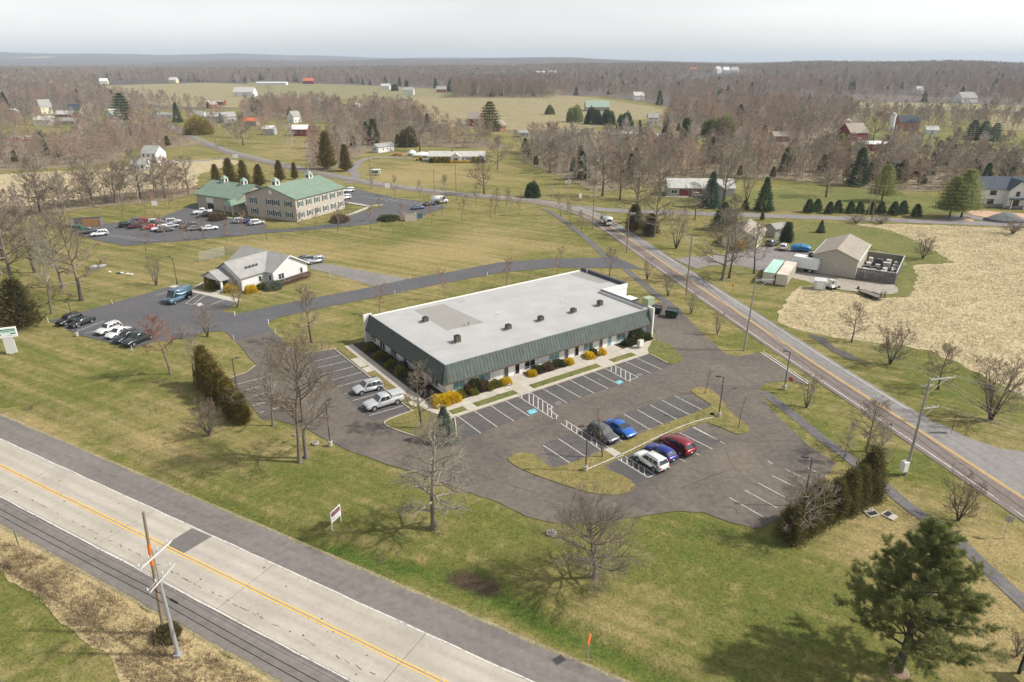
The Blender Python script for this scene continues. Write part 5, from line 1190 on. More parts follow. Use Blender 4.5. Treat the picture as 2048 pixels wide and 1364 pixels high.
        parts.append(('mirror', MB().box(wsb - .42, sg * (w + .08), bz + .06, .12, .18, .13).mesh('mirror'), body if kind != 'van' else M_TRIM, []))
        if kind == 'suv': parts.append(('roof_rail', MB().box((rrx + rfx) / 2, sg * rw * .88, Hh + .035, (rfx - rrx) * .9, .04, .04).mesh('roof_rail'), M_TRIM, []))
    parts.append(('grille', MB().box(h - .03, 0, hz - .45, .07, w * .9, .2).mesh('grille'), M_TRIM, []))
    parts.append(('front_bumper', MB().box(h - .06, 0, zb + .16, .12, w * 1.5, .14).mesh('front_bumper'), M_TRIM, []))
    parts.append(('rear_bumper', MB().box(-h + .06, 0, zb + .20, .14, w * 1.6, .16).mesh('rear_bumper'), M_TRIM, []))
    parts.append(('licence_plate', MB().box(-h - .01, 0, dz - .42, .03, .32, .16).mesh('licence_plate'), M_PLATE, []))
    if kind == 'pickup':
        if cap:
            c = MB().loft([cring(-h + .05, dz - .05, Hh - .14, w * .93, w * .78), cring(rb - .06, dz - .05, Hh - .10, w * .93, w * .78)]); parts.append(('truck_cap', c.mesh('truck_cap', False), body, []))
            for sg in (-1, 1): parts.append(('cap_window', MB().box((-h + rb) / 2, sg * w * .885, dz + .27, (h + rb) * .78, .03, .30).mesh('cap_window'), paint('cap_silver', (.52, .53, .54)), []))
        else:
            parts.append(('bed', MB().box((-h + rb) / 2, 0, dz + .015, (h + rb) * .86, w * 1.62, .03).mesh('bed'), M_TRIM, []))
    return parts
PARTS = {}
def vehicle(kind, name, label, cat, u, v, head, c, cname, group=None, cap=False, far=False, z=.04):
    key = (kind, cap)
    if key not in PARTS: PARTS[key] = car_parts(kind, None, cap)
    body = paint(cname, c)
    p = G(u, v); t = thing(name, label, cat, (p.x, p.y, z), head, group)
    for nm, me, m, subs in PARTS[key]:
        if far and nm in ('grille', 'licence_plate', 'roof_rail', 'mirror', 'wheel_arch', 'front_bumper'): continue
        o = bpy.data.objects.new(nm, me); col.objects.link(o); o.parent = t
        if not me.materials: me.materials.append(m or body)
        if m is None: o.material_slots[0].link = 'OBJECT'; o.material_slots[0].material = body
        for sn, sme, smt in subs:
            if far: continue
            q = bpy.data.objects.new(sn, sme); col.objects.link(q); q.parent = o
            if not sme.materials: sme.materials.append(smt)
    return t
def hd(a, b): d = G(*b) - G(*a); return math.atan2(d.y, d.x)
SD = BA - math.pi / 2
SILVER, WHITE_, BLACK_, GREYC = (.46, .47, .49), (.74, .74, .73), (.012, .012, .014), (.11, .112, .118)
g1 = 'cars parked by the office building'
vehicle('suv', 'parked_suv', 'silver estate SUV parked beside the silver pickup', 'car', 736.4, 782, BA + math.pi, SILVER, 'silver', g1)
vehicle('pickup', 'parked_pickup', 'silver crew-cab pickup with a bed cap', 'pickup', 767.4, 811, BA + math.pi, (.50, .51, .52), 'light_silver', g1, cap=True)
vehicle('suv', 'parked_suv', 'dark grey SUV beside the bright blue saloon', 'car', 1206, 875, SD, GREYC, 'dark_grey', g1)
vehicle('sedan', 'parked_car', 'bright blue saloon with dark sunroof beside the dark grey SUV', 'car', 1240.5, 864, SD, (.02, .12, .46), 'bright_blue', g1)
vehicle('suv', 'parked_suv', 'white crossover with black trim nearest the hatched aisle', 'car', 1301, 930, SD + math.pi, WHITE_, 'white', g1)
vehicle('hatch', 'parked_car', 'deep blue hatchback between the white crossover and red minivan', 'car', 1320, 912, SD + math.pi, (.014, .028, .22), 'deep_blue', g1)
vehicle('minivan', 'parked_minivan', 'dark red minivan with pale roof bars', 'minivan', 1352, 897, SD + math.pi, (.20, .012, .022), 'dark_red', g1)
ch = hd((207, 643), (155, 662)); g2 = 'cars parked at the clinic'
vehicle('suv', 'parked_suv', 'glossy black SUV at the far left end of the clinic row', 'car', 140, 646, ch, BLACK_, 'black', g2)
vehicle('sedan', 'parked_car', 'black saloon with red tail lights in the clinic row', 'car', 165, 649.5, ch, (.014, .016, .017), 'black2', g2)
vehicle('suv', 'parked_suv', 'white SUV with roof rails, left of two white cars', 'car', 219, 664, ch, WHITE_, 'white', g2)
vehicle('sedan', 'parked_car', 'white saloon between the white SUV and black SUV', 'car', 238.5, 671, ch, WHITE_, 'white', g2)
vehicle('suv', 'parked_suv', 'blue-black SUV between the white saloon and dark pickup', 'car', 255, 680.5, ch, (.016, .019, .026), 'blue_black', g2)
vehicle('pickup', 'parked_pickup', 'dark green-grey open pickup at the near end of the clinic row', 'pickup', 279, 684.5, ch, (.022, .032, .034), 'green_black', g2)
dv = vehicle('van', 'delivery_van', 'blue-grey delivery van with a pale swoosh on its side', 'van', 358.5, 602, hd((373.7, 598.8), (348, 609.3)), (.085, .15, .20), 'van_blue', None)
sw = MB()                                      # painted swoosh along the near side
P_ = [(-2.35 + 2.9 * k / 16, 1.46 + .50 * (1 - math.sin(math.pi * (k / 16) * .62 + .35)) ** 1.0 if k < 0 else 1.45 + .62 * (k / 16 - .62) ** 2 * (2.2 if k / 16 < .62 else 1.0)) for k in range(17)]
V_ = []
for k, (x, zz) in enumerate(P_):
    th = .03 + .09 * math.sin(math.pi * k / 16); V_ += [(-x - .9, 1.046 - .0 * zz, zz + .25 - th), (-x - .9, 1.046, zz + .25 + th)]
sw.add([(a, b - (.02 + .09 * max(0, (c_ - 1.38)) / 1.3), c_) for a, b, c_ in V_], [(2 * k, 2 * k + 2, 2 * k + 3, 2 * k + 1) for k in range(16)])
swm = sw.mesh('swoosh_decal')
for v_ in swm.vertices: v_.co.y = (1.025 - .105 * max(0.0, min(1.0, (v_.co.z - 1.32) / 1.3))) + .045
link('swoosh_decal', swm, mat('swoosh_paint', (.42, .70, .80), .4), dv)
vehicle('suv', 'parked_suv', 'silver SUV parked behind the clinic gable', 'car', 631, 526, hd((655, 521), (618, 528)), SILVER, 'silver')
vehicle('hatch', 'parked_car', 'dark car peeping out behind the clinic roof', 'car', 607, 523, hd((655, 521), (618, 528)), GREYC, 'dark_grey', far=True)
gh = hd((205, 471), (229, 468)); g3 = 'cars parked at the green-roofed office'
for kind, lab, u, v, c, cn, fl in (
    ('pickup', 'grey pickup at the far left of the office lot', 177, 467, (.10, .105, .115), 'mid_grey', 0), ('suv', 'white SUV alone near the left hedge of the office lot', 200, 471.5, WHITE_, 'white', 1),
    ('suv', 'black SUV at the left end of the office double row', 255, 454, BLACK_, 'black', 0), ('sedan', 'maroon saloon next to the black SUV in the office lot', 274, 456, (.09, .014, .02), 'maroon', 0),
    ('suv', 'red SUV in the back row of the office lot', 292, 446, (.36, .02, .02), 'red', 0), ('sedan', 'bright red saloon in the front row of the office lot', 301, 458, (.42, .03, .025), 'bright_red', 1),
    ('suv', 'silver-white SUV in the back row beside the red one', 312, 448, (.6, .6, .6), 'pale_silver', 0), ('suv', 'white SUV in front row between red and grey cars', 320, 461, WHITE_, 'white', 1),
    ('sedan', 'charcoal saloon at the front of the office rows', 331, 463, GREYC, 'dark_grey', 0), ('sedan', 'pale silver saloon in the back office row', 334, 446, SILVER, 'silver', 1),
    ('suv', 'silver SUV at the right of the back office row', 347, 447, (.52, .53, .54), 'light_silver', 0), ('sedan', 'navy saloon at the right end of the office rows', 359, 452.5, (.018, .022, .08), 'navy', 1),
    ('sedan', 'dull grey car left of the lone white saloon', 392, 460, (.2, .195, .18), 'dull_grey', 0), ('sedan', 'white saloon standing alone in the office drive', 420, 459.5, WHITE_, 'white', 0),
    ('pickup', 'white pickup beside the open garage door', 405, 427.5, WHITE_, 'white', 1), ('pickup', 'black pickup in front of the white pickup', 414, 434, BLACK_, 'black', 1),
    ('suv', 'dark grey SUV behind the black one in the office back row', 268, 447, GREYC, 'dark_grey', 1), ('sedan', 'maroon hatchback between the two red cars of the office rows', 284, 451, (.12, .014, .02), 'maroon2', 0), ('sedan', 'black saloon behind the bright red one in the office rows', 305, 451, BLACK_, 'black', 1), ('suv', 'grey SUV in the middle of the office rows', 325, 452, (.16, .16, .165), 'mid_grey2', 0), ('sedan', 'silver saloon between the navy and grey cars', 342, 455, SILVER, 'silver', 0), ('suv', 'brown SUV left of the dull grey car', 378, 456, (.10, .07, .05), 'brown', 1),
    ('suv', 'silver SUV in front of the office porch', 482, 445.5, (.5, .5, .49), 'light_silver', 0), ('sedan', 'blue saloon between two pale SUVs by the porch', 497, 446, (.03, .03, .16), 'royal_blue', 0),
    ('suv', 'white SUV nearest the office corner', 514, 449, WHITE_, 'white', 0), ('suv', 'white SUV at the top of the right office lot', 697, 384, WHITE_, 'white', 1),
    ('suv', 'white SUV close to the right office wall', 690, 398.5, WHITE_, 'white', 1), ('sedan', 'dark saloon in the right office lot', 859, 411, BLACK_, 'black', 0),
    ('van', 'white van at the right end of the office lot', 880, 407, (.66, .66, .68), 'dull_white', 0), ('sedan', 'blue-grey saloon by the enclosure of the right office lot', 836, 418.5, (.06, .10, .16), 'blue_grey', 0)):
    vehicle(kind, 'parked_car', lab, 'car' if kind not in ('pickup', 'van') else kind, u, v, gh + (math.pi if fl else 0) + random.uniform(-.05, .05), c, cn, g3, far=True)
# white utility van driving up the road, ladders on the roof
uv = vehicle('van', 'utility_van', 'white utility van with roof ladder driving up the road', 'van', 1211, 449, R(104), (.68, .70, .68), 'dull_white2')
MB().tube((-2.4, .35, 2.85), (1.2, .35, 2.85), .04).tube((-2.4, -.1, 2.85), (1.2, -.1, 2.85), .04).build('ladder', M_RIM, uv)
MB().box(-3.02, 0, 1.85, .03, 1.5, .7).build('rear_window', M_CARGL, uv)
# cars by the shed and the far houses
vehicle('suv', 'parked_suv', 'white SUV in front of the dark evergreen by the shed yard', 'car', 1567, 499, R(60), WHITE_, 'white', far=True)
vehicle('suv', 'parked_suv', 'black SUV at the small house corner', 'car', 1544, 491, R(40), GREYC, 'dark_grey', far=True)
vehicle('sedan', 'parked_car', 'black car on the grass drive near the red barn', 'car', 631, 263.5, R(0), BLACK_, 'black', far=True)
vehicle('suv', 'parked_suv', 'white car parked at the grey ranch house', 'car', 1396, 394, R(-10), WHITE_, 'white', far=True)
vehicle('van', 'camper_van', 'white camper van beside the tall white village house', 'camper', 249, 255, R(-5), WHITE_, 'white', far=True)
vehicle('sedan', 'parked_car', 'dark blue car by the pale grey gabled house', 'car', 455, 252, R(10), (.02, .03, .07), 'navy2', far=True)
vehicle('sedan', 'parked_car', 'white car on the lane before the farmhouse', 'car', 349, 327.5, R(5), WHITE_, 'white', far=True)
rj = random.Random(3)
k = 0
for cn, c in (('red', (.36, .02, .02)), ('white', WHITE_), ('orange', (.5, .10, .03)), ('silver', SILVER), ('maroon', (.09, .014, .02))):
    for kk, kw in (('sedan', 'saloon'), ('suv', 'SUV'), ('pickup', 'pickup')):
        vehicle(kk, 'scrap_car', f'old {cn} {kw} dumped in the scrap yard at the far left', 'car', 2 + (k * 37 % 56), 273 + (k * 13 % 23), rj.uniform(0, 6.2), c, cn, 'cars in the scrap yard', far=True); k += 1
# box truck
bt = thing('box_truck', 'white box truck parked between the containers and shed', 'truck', (*at(1600, 541), 0.04), hd((1624, 543), (1575, 535)))
mwh = paint('truck_white', (.68, .69, .70), 0, .4)
MB().b2(-4.0, 1.6, -1.2, 1.2, .95, 3.5).build('cargo_box', mwh, bt); MB().b2(-4.05, 1.65, -1.22, 1.22, 3.5, 3.56).build('box_roof', paint('truck_roof', (.74, .75, .75), 0, .5), bt)
MB().b2(-3.9, 2.2, -.5, .5, .6, .95).build('chassis', M_TRIM, bt)
cb = MB().hull([(1.7, -1.0, .5), (3.9, -.95, .5), (3.9, .95, .5), (1.7, 1.0, .5)], [(1.7, -1.0, 1.35), (3.85, -.92, 1.2), (3.85, .92, 1.2), (1.7, 1.0, 1.35)]).hull([(1.7, -.98, 1.35), (3.0, -.95, 1.3), (3.0, .95, 1.3), (1.7, .98, 1.35)], [(1.75, -.85, 2.2), (2.3, -.82, 2.2), (2.3, .82, 2.2), (1.75, .85, 2.2)]).build('cab', mwh, bt)
MB().hull([(3.02, -.85, 1.38), (3.04, -.85, 1.36), (3.04, .85, 1.36), (3.02, .85, 1.38)], [(2.38, -.75, 2.12), (2.40, -.75, 2.14), (2.40, .75, 2.14), (2.38, .75, 2.12)]).build('windscreen', M_CARGL, bt)
for sg in (-1, 1):
    MB().b2(1.95, 2.75, sg * .97 - .015, sg * .97 + .015, 1.42, 1.95).build('side_window', M_CARGL, bt)
    for x in (3.0, -2.4): w_ = MB().lathe([(.25, -.12), (.42, -.13), (.45, -.08), (.45, .08), (.42, .13), (.25, .12)], 16, (x, sg * .95, .45), 'y').build('wheel', M_TYRE, bt); MB().lathe([(.26, 0), (.1, sg * .03)], 12, (x, sg * 1.08, .45), 'y').build('rim', M_RIM, w_)
MB().b2(-4.06, -4.02, -1.0, 1.0, 1.1, 3.3).build('roller_door', M_FRAME, bt)
# tarp-covered car beside the yard
p = G(1601, 503); t = thing('covered_trailer', 'blue tarpaulin over a trailer left of the shed', 'trailer', (p.x, p.y, .03), R(-15))
MB().loft([[(x, s * 1.1 * k, z * k2) for s, z in ((-1, .5), (-1, 1.3), (-.5, 1.7), (.5, 1.7), (1, 1.3), (1, .5))] for x, k, k2 in ((-2.4, .8, .9), (-1.6, 1, 1.05), (0, 1, 1.2), (1.6, 1, 1.0), (2.4, .7, .8))]).build('tarpaulin', mat('blue_tarp', (.03, .17, .34), .5, var=.3, scale=2), t)
MB().b2(-2.3, 2.3, -.9, .9, .4, .55).b2(2.3, 3.4, -.05, .05, .4, .5).build('frame', M_TRIM, t)
for sg in (-1, 1): MB().lathe([(.3, -.09), (.33, 0), (.3, .09)], 14, (0, sg * 1.0, .33), 'y').build('wheel', M_TYRE, t)
# flatbed trailer with upright ramps
t = thing('flatbed_trailer', 'brown flatbed trailer with upright ramps on the hay field', 'trailer', (*at(1740, 593), .02), hd((1758, 600), (1715, 584)))
S_WOODB = mat('worn_deck_planks', (.20, .17, .13), .9, var=.3, scale=3)
for k in range(6): MB().b2(-2.9, 2.4, -.95 + k * .32, -.66 + k * .32, .62, .68).build('deck_plank', S_WOODB, t)
MB().b2(-3.0, 2.5, -1.02, -.94, .5, .7).b2(-3.0, 2.5, .94, 1.02, .5, .7).b2(2.5, 4.0, -.06, .06, .5, .62).hull([(2.4, -.9, .5), (2.5, -.9, .5), (3.7, -.05, .5), (3.6, .0, .5)], [(2.4, -.9, .6), (2.5, -.9, .6), (3.7, -.05, .6), (3.6, .0, .6)]).build('frame', M_TRIM, t)
for sy in (-.75, .3):
    r_ = MB()
    for k in range(2): r_.b2(-3.05, -2.97, sy + k * .38, sy + k * .38 + .07, .6, 2.0)
    for k in range(5): r_.b2(-3.06, -2.96, sy, sy + .45, .75 + k * .28, .8 + k * .28)
    r_.build('ramp', M_TRIM, t)
for sg in (-1, 1):
    MB().b2(-1.5, .7, sg * 1.12 - .14, sg * 1.12 + .14, .72, .77).build('mudguard', M_TRIM, t)
    for x in (-.9, .1): MB().lathe([(.3, -.1), (.36, -.08), (.36, .08), (.3, .1)], 14, (x, sg * 1.12, .36), 'y').build('wheel', M_TYRE, t)
MB().b2(3.2, 3.5, -.15, .15, .62, 1.2).build('winch_post', M_TRIM, t)
# compact white excavator
t = thing('mini_loader', 'small white tracked loader beside the garden shed', 'loader', (*at(1661, 578), .02), R(-60))
ml = mat('loader_white', (.62, .6, .57), .5, var=.15)
MB().hull([(-.9, -.5, .5), (.7, -.5, .5), (.7, .5, .5), (-.9, .5, .5)], [(-.8, -.45, 1.2), (.3, -.45, 1.1), (.3, .45, 1.1), (-.8, .45, 1.2)]).build('body', ml, t)
cbn = MB().b2(-.5, .35, -.4, .4, 1.15, 2.1).build('cab', ml, t); MB().b2(-.4, .38, -.32, .32, 1.3, 1.95).build('cab_window', M_CARGL, cbn)
for sg in (-1, 1): MB().hull([(-1.0, sg * .62 - .14, .02), (.9, sg * .62 - .14, .02), (.9, sg * .62 + .14, .02), (-1.0, sg * .62 + .14, .02)], [(-1.1, sg * .62 - .14, .5), (1.0, sg * .62 - .14, .5), (1.0, sg * .62 + .14, .5), (-1.1, sg * .62 + .14, .5)]).build('track', M_TRIM, t)
MB().tube((.5, 0, 1.0), (1.3, 0, 2.2), .09).tube((1.3, 0, 2.2), (1.9, 0, 1.1), .08).build('arm', ml, t); MB().hull([(1.7, -.3, .8), (2.1, -.3, .8), (2.1, .3, .8), (1.7, .3, .8)], [(1.75, -.3, 1.2), (1.95, -.3, 1.2), (1.95, .3, 1.2), (1.75, .3, 1.2)]).build('bucket', M_TRIM, t)
# far lawn: shrouded boats, yellow tractor, horse trailer, log pile
def boat(label, u, v, L, rot):
    t = thing('covered_boat', label, 'boat', (*at(u, v), 0), rot); m = mat('boat_shrink_wrap', (.72, .72, .72), .5, var=.06)
    MB().loft([[(x, -w, .8), (x, -w, 1.3), (x, 0, h), (x, w, 1.3), (x, w, .8)] for x, w, h in ((-L / 2, .7, 1.7), (-L * .3, 1.25, 2.6), (0, 1.35, 3.0), (L * .3, 1.0, 2.3), (L / 2, .15, 1.5))]).build('cover', m, t)
    MB().b2(-L * .4, L * .5, -.6, .6, .45, .6).build('trailer_frame', M_TRIM, t)
    for sg in (-1, 1): MB().lathe([(.28, -.1), (.32, 0), (.28, .1)], 12, (-L * .15, sg * .9, .32), 'y').build('wheel', M_TYRE, t)
boat('long white shrink-wrapped boat left of the rancher', 844, 315, 9.5, R(185)); boat('short white shrink-wrapped boat beside the long one', 824, 311, 4.5, R(180))
t = thing('tractor', 'yellow tractor in front of the shrouded boats', 'tractor', (*at(838, 321), 0), R(190)); my = mat('tractor_yellow', (.55, .36, .02), .5)
MB().b2(-.6, 1.6, -.45, .45, .7, 1.4).build('bonnet', my, t); MB().b2(-1.3, -.4, -.6, .6, 1.2, 2.5).build('cab', my, t); MB().b2(1.7, 2.4, -1.0, 1.0, .2, .8).build('bucket', my, t)
for sg in (-1, 1): MB().lathe([(.6, -.2), (.75, 0), (.6, .2)], 14, (-.8, sg * .8, .75), 'y').build('wheel', M_TYRE, t); MB().lathe([(.35, -.15), (.45, 0), (.35, .15)], 14, (1.1, sg * .7, .45), 'y').build('wheel', M_TYRE, t)
t = thing('cargo_trailer', 'small white and green box trailer on the far lawn', 'trailer', (*at(752, 350), 0), R(5))
MB().b2(-1.9, 1.9, -.95, .95, .5, 2.3).build('box', mat('trailer_green', (.45, .56, .5), .6), t); MB().b2(-1.95, 1.95, -1.0, 1.0, 2.3, 2.42).build('roof', M_FRAME, t); MB().b2(-1.5, 1.0, -.98, -.95, 1.0, 1.8).build('side_window', M_GLASS, t)
for sg in (-1, 1): MB().lathe([(.28, -.1), (.32, 0), (.28, .1)], 12, (0, sg * .9, .32), 'y').build('wheel', M_TYRE, t)
t = thing('log_pile', 'orange-brown heap of cut logs beside the white cabin', 'log pile', (*at(797, 311), 0), 0); ml = mat('cut_wood', (.42, .24, .12), .9, var=.3)
for k in range(70):
    r = random.uniform(.15, .28); x, yv = random.gauss(0, 1.8), random.gauss(0, 1.2); zz = max(.2, 1.9 - .6 * math.hypot(x, yv)) * random.random() + r; a = random.uniform(0, 6.3)
    MB().tube((x, yv, zz), (x + .9 * math.cos(a), yv + .9 * math.sin(a), zz + random.uniform(-.2, .2)), r, r, 7).build('log', ml, t)
# ================================================================== vegetation
def tubes_mesh(name, segs):
    """segs: rows p0(3) p1(3) r0 r1 -> one mesh of open tubes, sides by thickness"""
    S_ = np.asarray(segs, dtype=np.float64); out_v, out_q, n0 = [], [], 0
    for lo, hi, k in ((0, .035, 3), (.035, .11, 4), (.11, 9, 7)):
        A_ = S_[(S_[:, 6] >= lo) & (S_[:, 6] < hi)]
        if not len(A_): continue
        p, q, r0, r1 = A_[:, :3], A_[:, 3:6], A_[:, 6], A_[:, 7]; d = q - p; d /= np.linalg.norm(d, axis=1)[:, None] + 1e-9
        ref = np.where(np.abs(d[:, 2:3]) < .9, np.array([[0, 0, 1.]]), np.array([[1., 0, 0]])); a = np.cross(d, ref); a /= np.linalg.norm(a, axis=1)[:, None]; b = np.cross(d, a)
        th = 2 * np.pi * np.arange(k) / k; ring = a[:, None] * np.cos(th)[None, :, None] + b[:, None] * np.sin(th)[None, :, None]
        V = np.concatenate([p[:, None] + ring * r0[:, None, None], q[:, None] + ring * r1[:, None, None]], 1).reshape(-1, 3)
        i = np.arange(k); q_ = np.stack([i, (i + 1) % k, k + (i + 1) % k, k + i], 1); Q = (q_[None] + (2 * k * np.arange(len(A_)))[:, None, None]).reshape(-1, 4) + n0
        out_v.append(V); out_q.append(Q); n0 += len(V)
    return mesh_np(name, np.concatenate(out_v), np.concatenate(out_q), smooth=True)
def rot_about(d, ang, az):
    a = d.orthogonal().normalized(); b = d.cross(a); s_ = a * math.cos(az) + b * math.sin(az)
    return (d * math.cos(ang) + s_ * math.sin(ang)).normalized()
def grow(rd, p, d, L, r, lev, kids, tw, out, up=.04, wig=.16, ang=(.5, .95)):
    n = max(2, 4 - lev // 2); step = L / n; pts = [p]; dirs = []
    r_end = max(tw, r * .32)
    for i in range(n):
        d = Vector((d.x + rd.gauss(0, wig), d.y + rd.gauss(0, wig), d.z + rd.gauss(0, wig) + up)).normalized(); q = pts[-1] + d * step
        ra = max(tw, r + (r_end - r) * i / n); rb = max(tw * .8, r + (r_end - r) * (i + 1) / n)
        out.append((*pts[-1], *q, ra, rb)); pts.append(q); dirs.append(d)
    if lev >= len(kids): return
    m = kids[lev]
    for k in range(m):
        t = .22 + .78 * (k + rd.random()) / m; x = min(t * n, n - 1e-3); i = int(x); st = pts[i].lerp(pts[i + 1], x - i)
        nd = rot_about(dirs[i], rd.uniform(*ang), rd.uniform(0, 6.283)); nd = Vector((nd.x, nd.y, nd.z + .12)).normalized()
        grow(rd, st, nd, L * rd.uniform(.38, .62) * (1.15 - .5 * t), max(tw, r * .5 * (1.1 - .5 * t)), lev + 1, kids, tw, out, up, wig, ang)
def bare_tree(seed, H, base=.22, spread=.33, limbs=16, kids=(6, 5, 4), tw=.012, elev=(.15, .9), leaders=1, r0=None, shape='round', lean=.0, droop=0.0):
    """returns trunk segments, crown segments. elev: limb angle above horizontal from lowest to highest"""
    rd = random.Random(seed); r0 = r0 or H * .021; trunk, crown = [], []
    for ld in range(leaders):
        az = 6.283 * ld / leaders + rd.random()
        if leaders > 1: d = Vector((math.cos(az) * .38, math.sin(az) * .38, 1)).normalized(); Hh = H * rd.uniform(.8, 1.0); rr = r0 * .62
        else: d = Vector((lean, 0, 1)).normalized(); Hh = H; rr = r0
        n = 12; p = Vector((0, 0, -.1)); pts = [p]
        for i in range(n):
            d = Vector((d.x + rd.gauss(0, .035), d.y + rd.gauss(0, .035), d.z + (.06 if leaders > 1 else .03))).normalized(); q = pts[-1] + d * (Hh / n)
            f0, f1 = i / n, (i + 1) / n; ra = rr * (1 - f0) ** .8 + .012; rb = rr * (1 - f1) ** .8 + .012
            if i == 0: ra *= 1.5
            (trunk if f1 <= max(base, .25) + .15 else crown).append((*pts[-1], *q, ra, rb)); pts.append(q)
        nl = max(4, limbs // leaders); a0 = rd.random() * 6.28
        for k in range(nl):
            u = base + (1 - base) * ((k + rd.random() * .6) / nl) ** .9 * .97
            x = min(u * n, n - 1e-3); i = int(x); st = pts[i].lerp(pts[i + 1], x - i)
            if shape == 'round': prof = math.sin(math.pi * (.22 + .72 * (u - base) / (1 - base))) ** .8
            elif shape == 'cone': prof = 1.05 - .85 * (u - base) / (1 - base)
            else: prof = .75 + .25 * (1 - u)
            el = elev[0] + (elev[1] - elev[0]) * (u - base) / (1 - base) + rd.gauss(0, .1); a0 += 2.4 + rd.gauss(0, .3)
            nd = Vector((math.cos(a0) * math.cos(el), math.sin(a0) * math.cos(el), math.sin(el)))
            grow(rd, st, nd, H * spread * prof * rd.uniform(.85, 1.12), max(tw, rr * (1 - u) ** .8 * .62 + .01), 0, kids, tw, crown, up=.05 - droop)
    return trunk, crown
def twig_mat(name, c, var=.25): return mat(name, c, .9, var=var, scale=1.2, objvar=.12, spec=.1)
TW_GREY = twig_mat('grey_brown_twigs', (.24, .20, .158)); TW_RED = twig_mat('budding_red_twigs', (.32, .215, .165)); TW_PALE = twig_mat('pale_sycamore_twigs', (.29, .26, .21)); TW_BROWN = twig_mat('brown_twigs', (.20, .16, .12)); TW_CRIM = twig_mat('crimson_buds', (.28, .165, .13))
BARK = mat('grey_bark', (.165, .14, .115), .95, var=.35, scale=4, bump=.5); BARK_D = mat('dark_bark', (.075, .06, .05), .95, var=.35, scale=4, bump=.5); BARK_P = mat('pale_bark', (.34, .315, .27), .95, var=.35, scale=3)
PROTO = {}
def proto(key, twm, bark, **kw):
    a, b = bare_tree(**kw); PROTO[key] = (tubes_mesh('trunk', a), tubes_mesh('crown', b), bark, twm, kw['H'])
def place_tree(key, label, u, v, h=None, vt=None, rot=None, group=None, name='bare_tree', cat='tree', sxy=1.0, loc=None):
    tm, cm, bark, twm, H0 = PROTO[key]
    p = G(u, v) if loc is None else Vector(loc)
    if h is None: h = height_at(u, v, vt)
    t = thing(name, label, cat, (p.x, p.y, 0), random.uniform(0, 6.28) if rot is None else rot, group); s_ = h / H0; t.scale = (s_ * sxy, s_ * sxy, s_)
    link('trunk', tm, bark, t); link('crown', cm, twm, t); return t
# --- large single trees near the camera
proto('twin_a', TW_BROWN, BARK, seed=3, H=15.6, base=.28, spread=.36, limbs=22, kids=(7, 5, 3), tw=.009, elev=(.12, 1.1), shape='round', r0=.22)
proto('twin_b', TW_BROWN, BARK, seed=4, H=15.0, base=.30, spread=.36, limbs=22, kids=(7, 5, 3), tw=.009, elev=(.12, 1.1), shape='round', r0=.22)
proto('syc', TW_PALE, BARK, seed=8, H=15.4, base=.16, spread=.27, limbs=30, kids=(8, 6, 4), tw=.008, elev=(.0, 1.0), shape='round', r0=.30, droop=.03)
proto('oak', TW_GREY, BARK, seed=15, H=8.6, base=.16, spread=.60, limbs=34, kids=(9, 7, 5), tw=.0048, elev=(.10, 1.15), shape='round', r0=.24)
proto('slimtall', TW_PALE, BARK, seed=21, H=10, base=.30, spread=.24, limbs=18, kids=(6, 5, 3), tw=.011, elev=(.4, 1.1), shape='round', r0=.12)
proto('upright', TW_GREY, BARK_D, seed=25, H=8, base=.28, spread=.30, limbs=18, kids=(6, 5, 4), tw=.011, elev=(.45, 1.15), shape='round', r0=.13)
proto('round_a', TW_GREY, BARK, seed=31, H=10, base=.22, spread=.42, limbs=18, kids=(6, 5, 4), tw=.014, elev=(.2, 1.1), shape='round', r0=.22)
proto('round_b', TW_BROWN, BARK_D, seed=37, H=10, base=.20, spread=.45, limbs=18, kids=(6, 5, 4), tw=.014, elev=(.15, 1.1), shape='round', r0=.22)
proto('big', TW_GREY, BARK_D, seed=41, H=20, base=.22, spread=.36, limbs=24, kids=(7, 5, 4), tw=.022, elev=(.25, 1.1), shape='round', r0=.42)
proto('vase', TW_GREY, BARK_D, seed=43, H=8, base=.25, spread=.34, limbs=24, kids=(5, 4, 3), tw=.012, elev=(.6, 1.2), leaders=4, shape='flat', r0=.18)
proto('multi', TW_BROWN, BARK_D, seed=47, H=6, base=.14, spread=.40, limbs=42, kids=(5, 4, 3), tw=.010, elev=(.35, 1.1), leaders=7, shape='flat', r0=.15)
proto('young_r', TW_RED, BARK, seed=51, H=7.5, base=.26, spread=.24, limbs=16, kids=(5, 4, 3), tw=.013, elev=(.6, 1.2), shape='round', r0=.08)
proto('young_g', TW_GREY, BARK_D, seed=53, H=7.5, base=.26, spread=.26, limbs=16, kids=(5, 4, 3), tw=.013, elev=(.6, 1.2), shape='round', r0=.08)
proto('maple_r', TW_CRIM, BARK, seed=57, H=8.5, base=.36, spread=.30, limbs=16, kids=(6, 5, 4), tw=.014, elev=(.5, 1.2), shape='round', r0=.13)
proto('sapling', TW_BROWN, BARK_D, seed=59, H=5, base=.35, spread=.18, limbs=12, kids=(4, 3), tw=.009, elev=(.5, 1.2), shape='round', r0=.05)
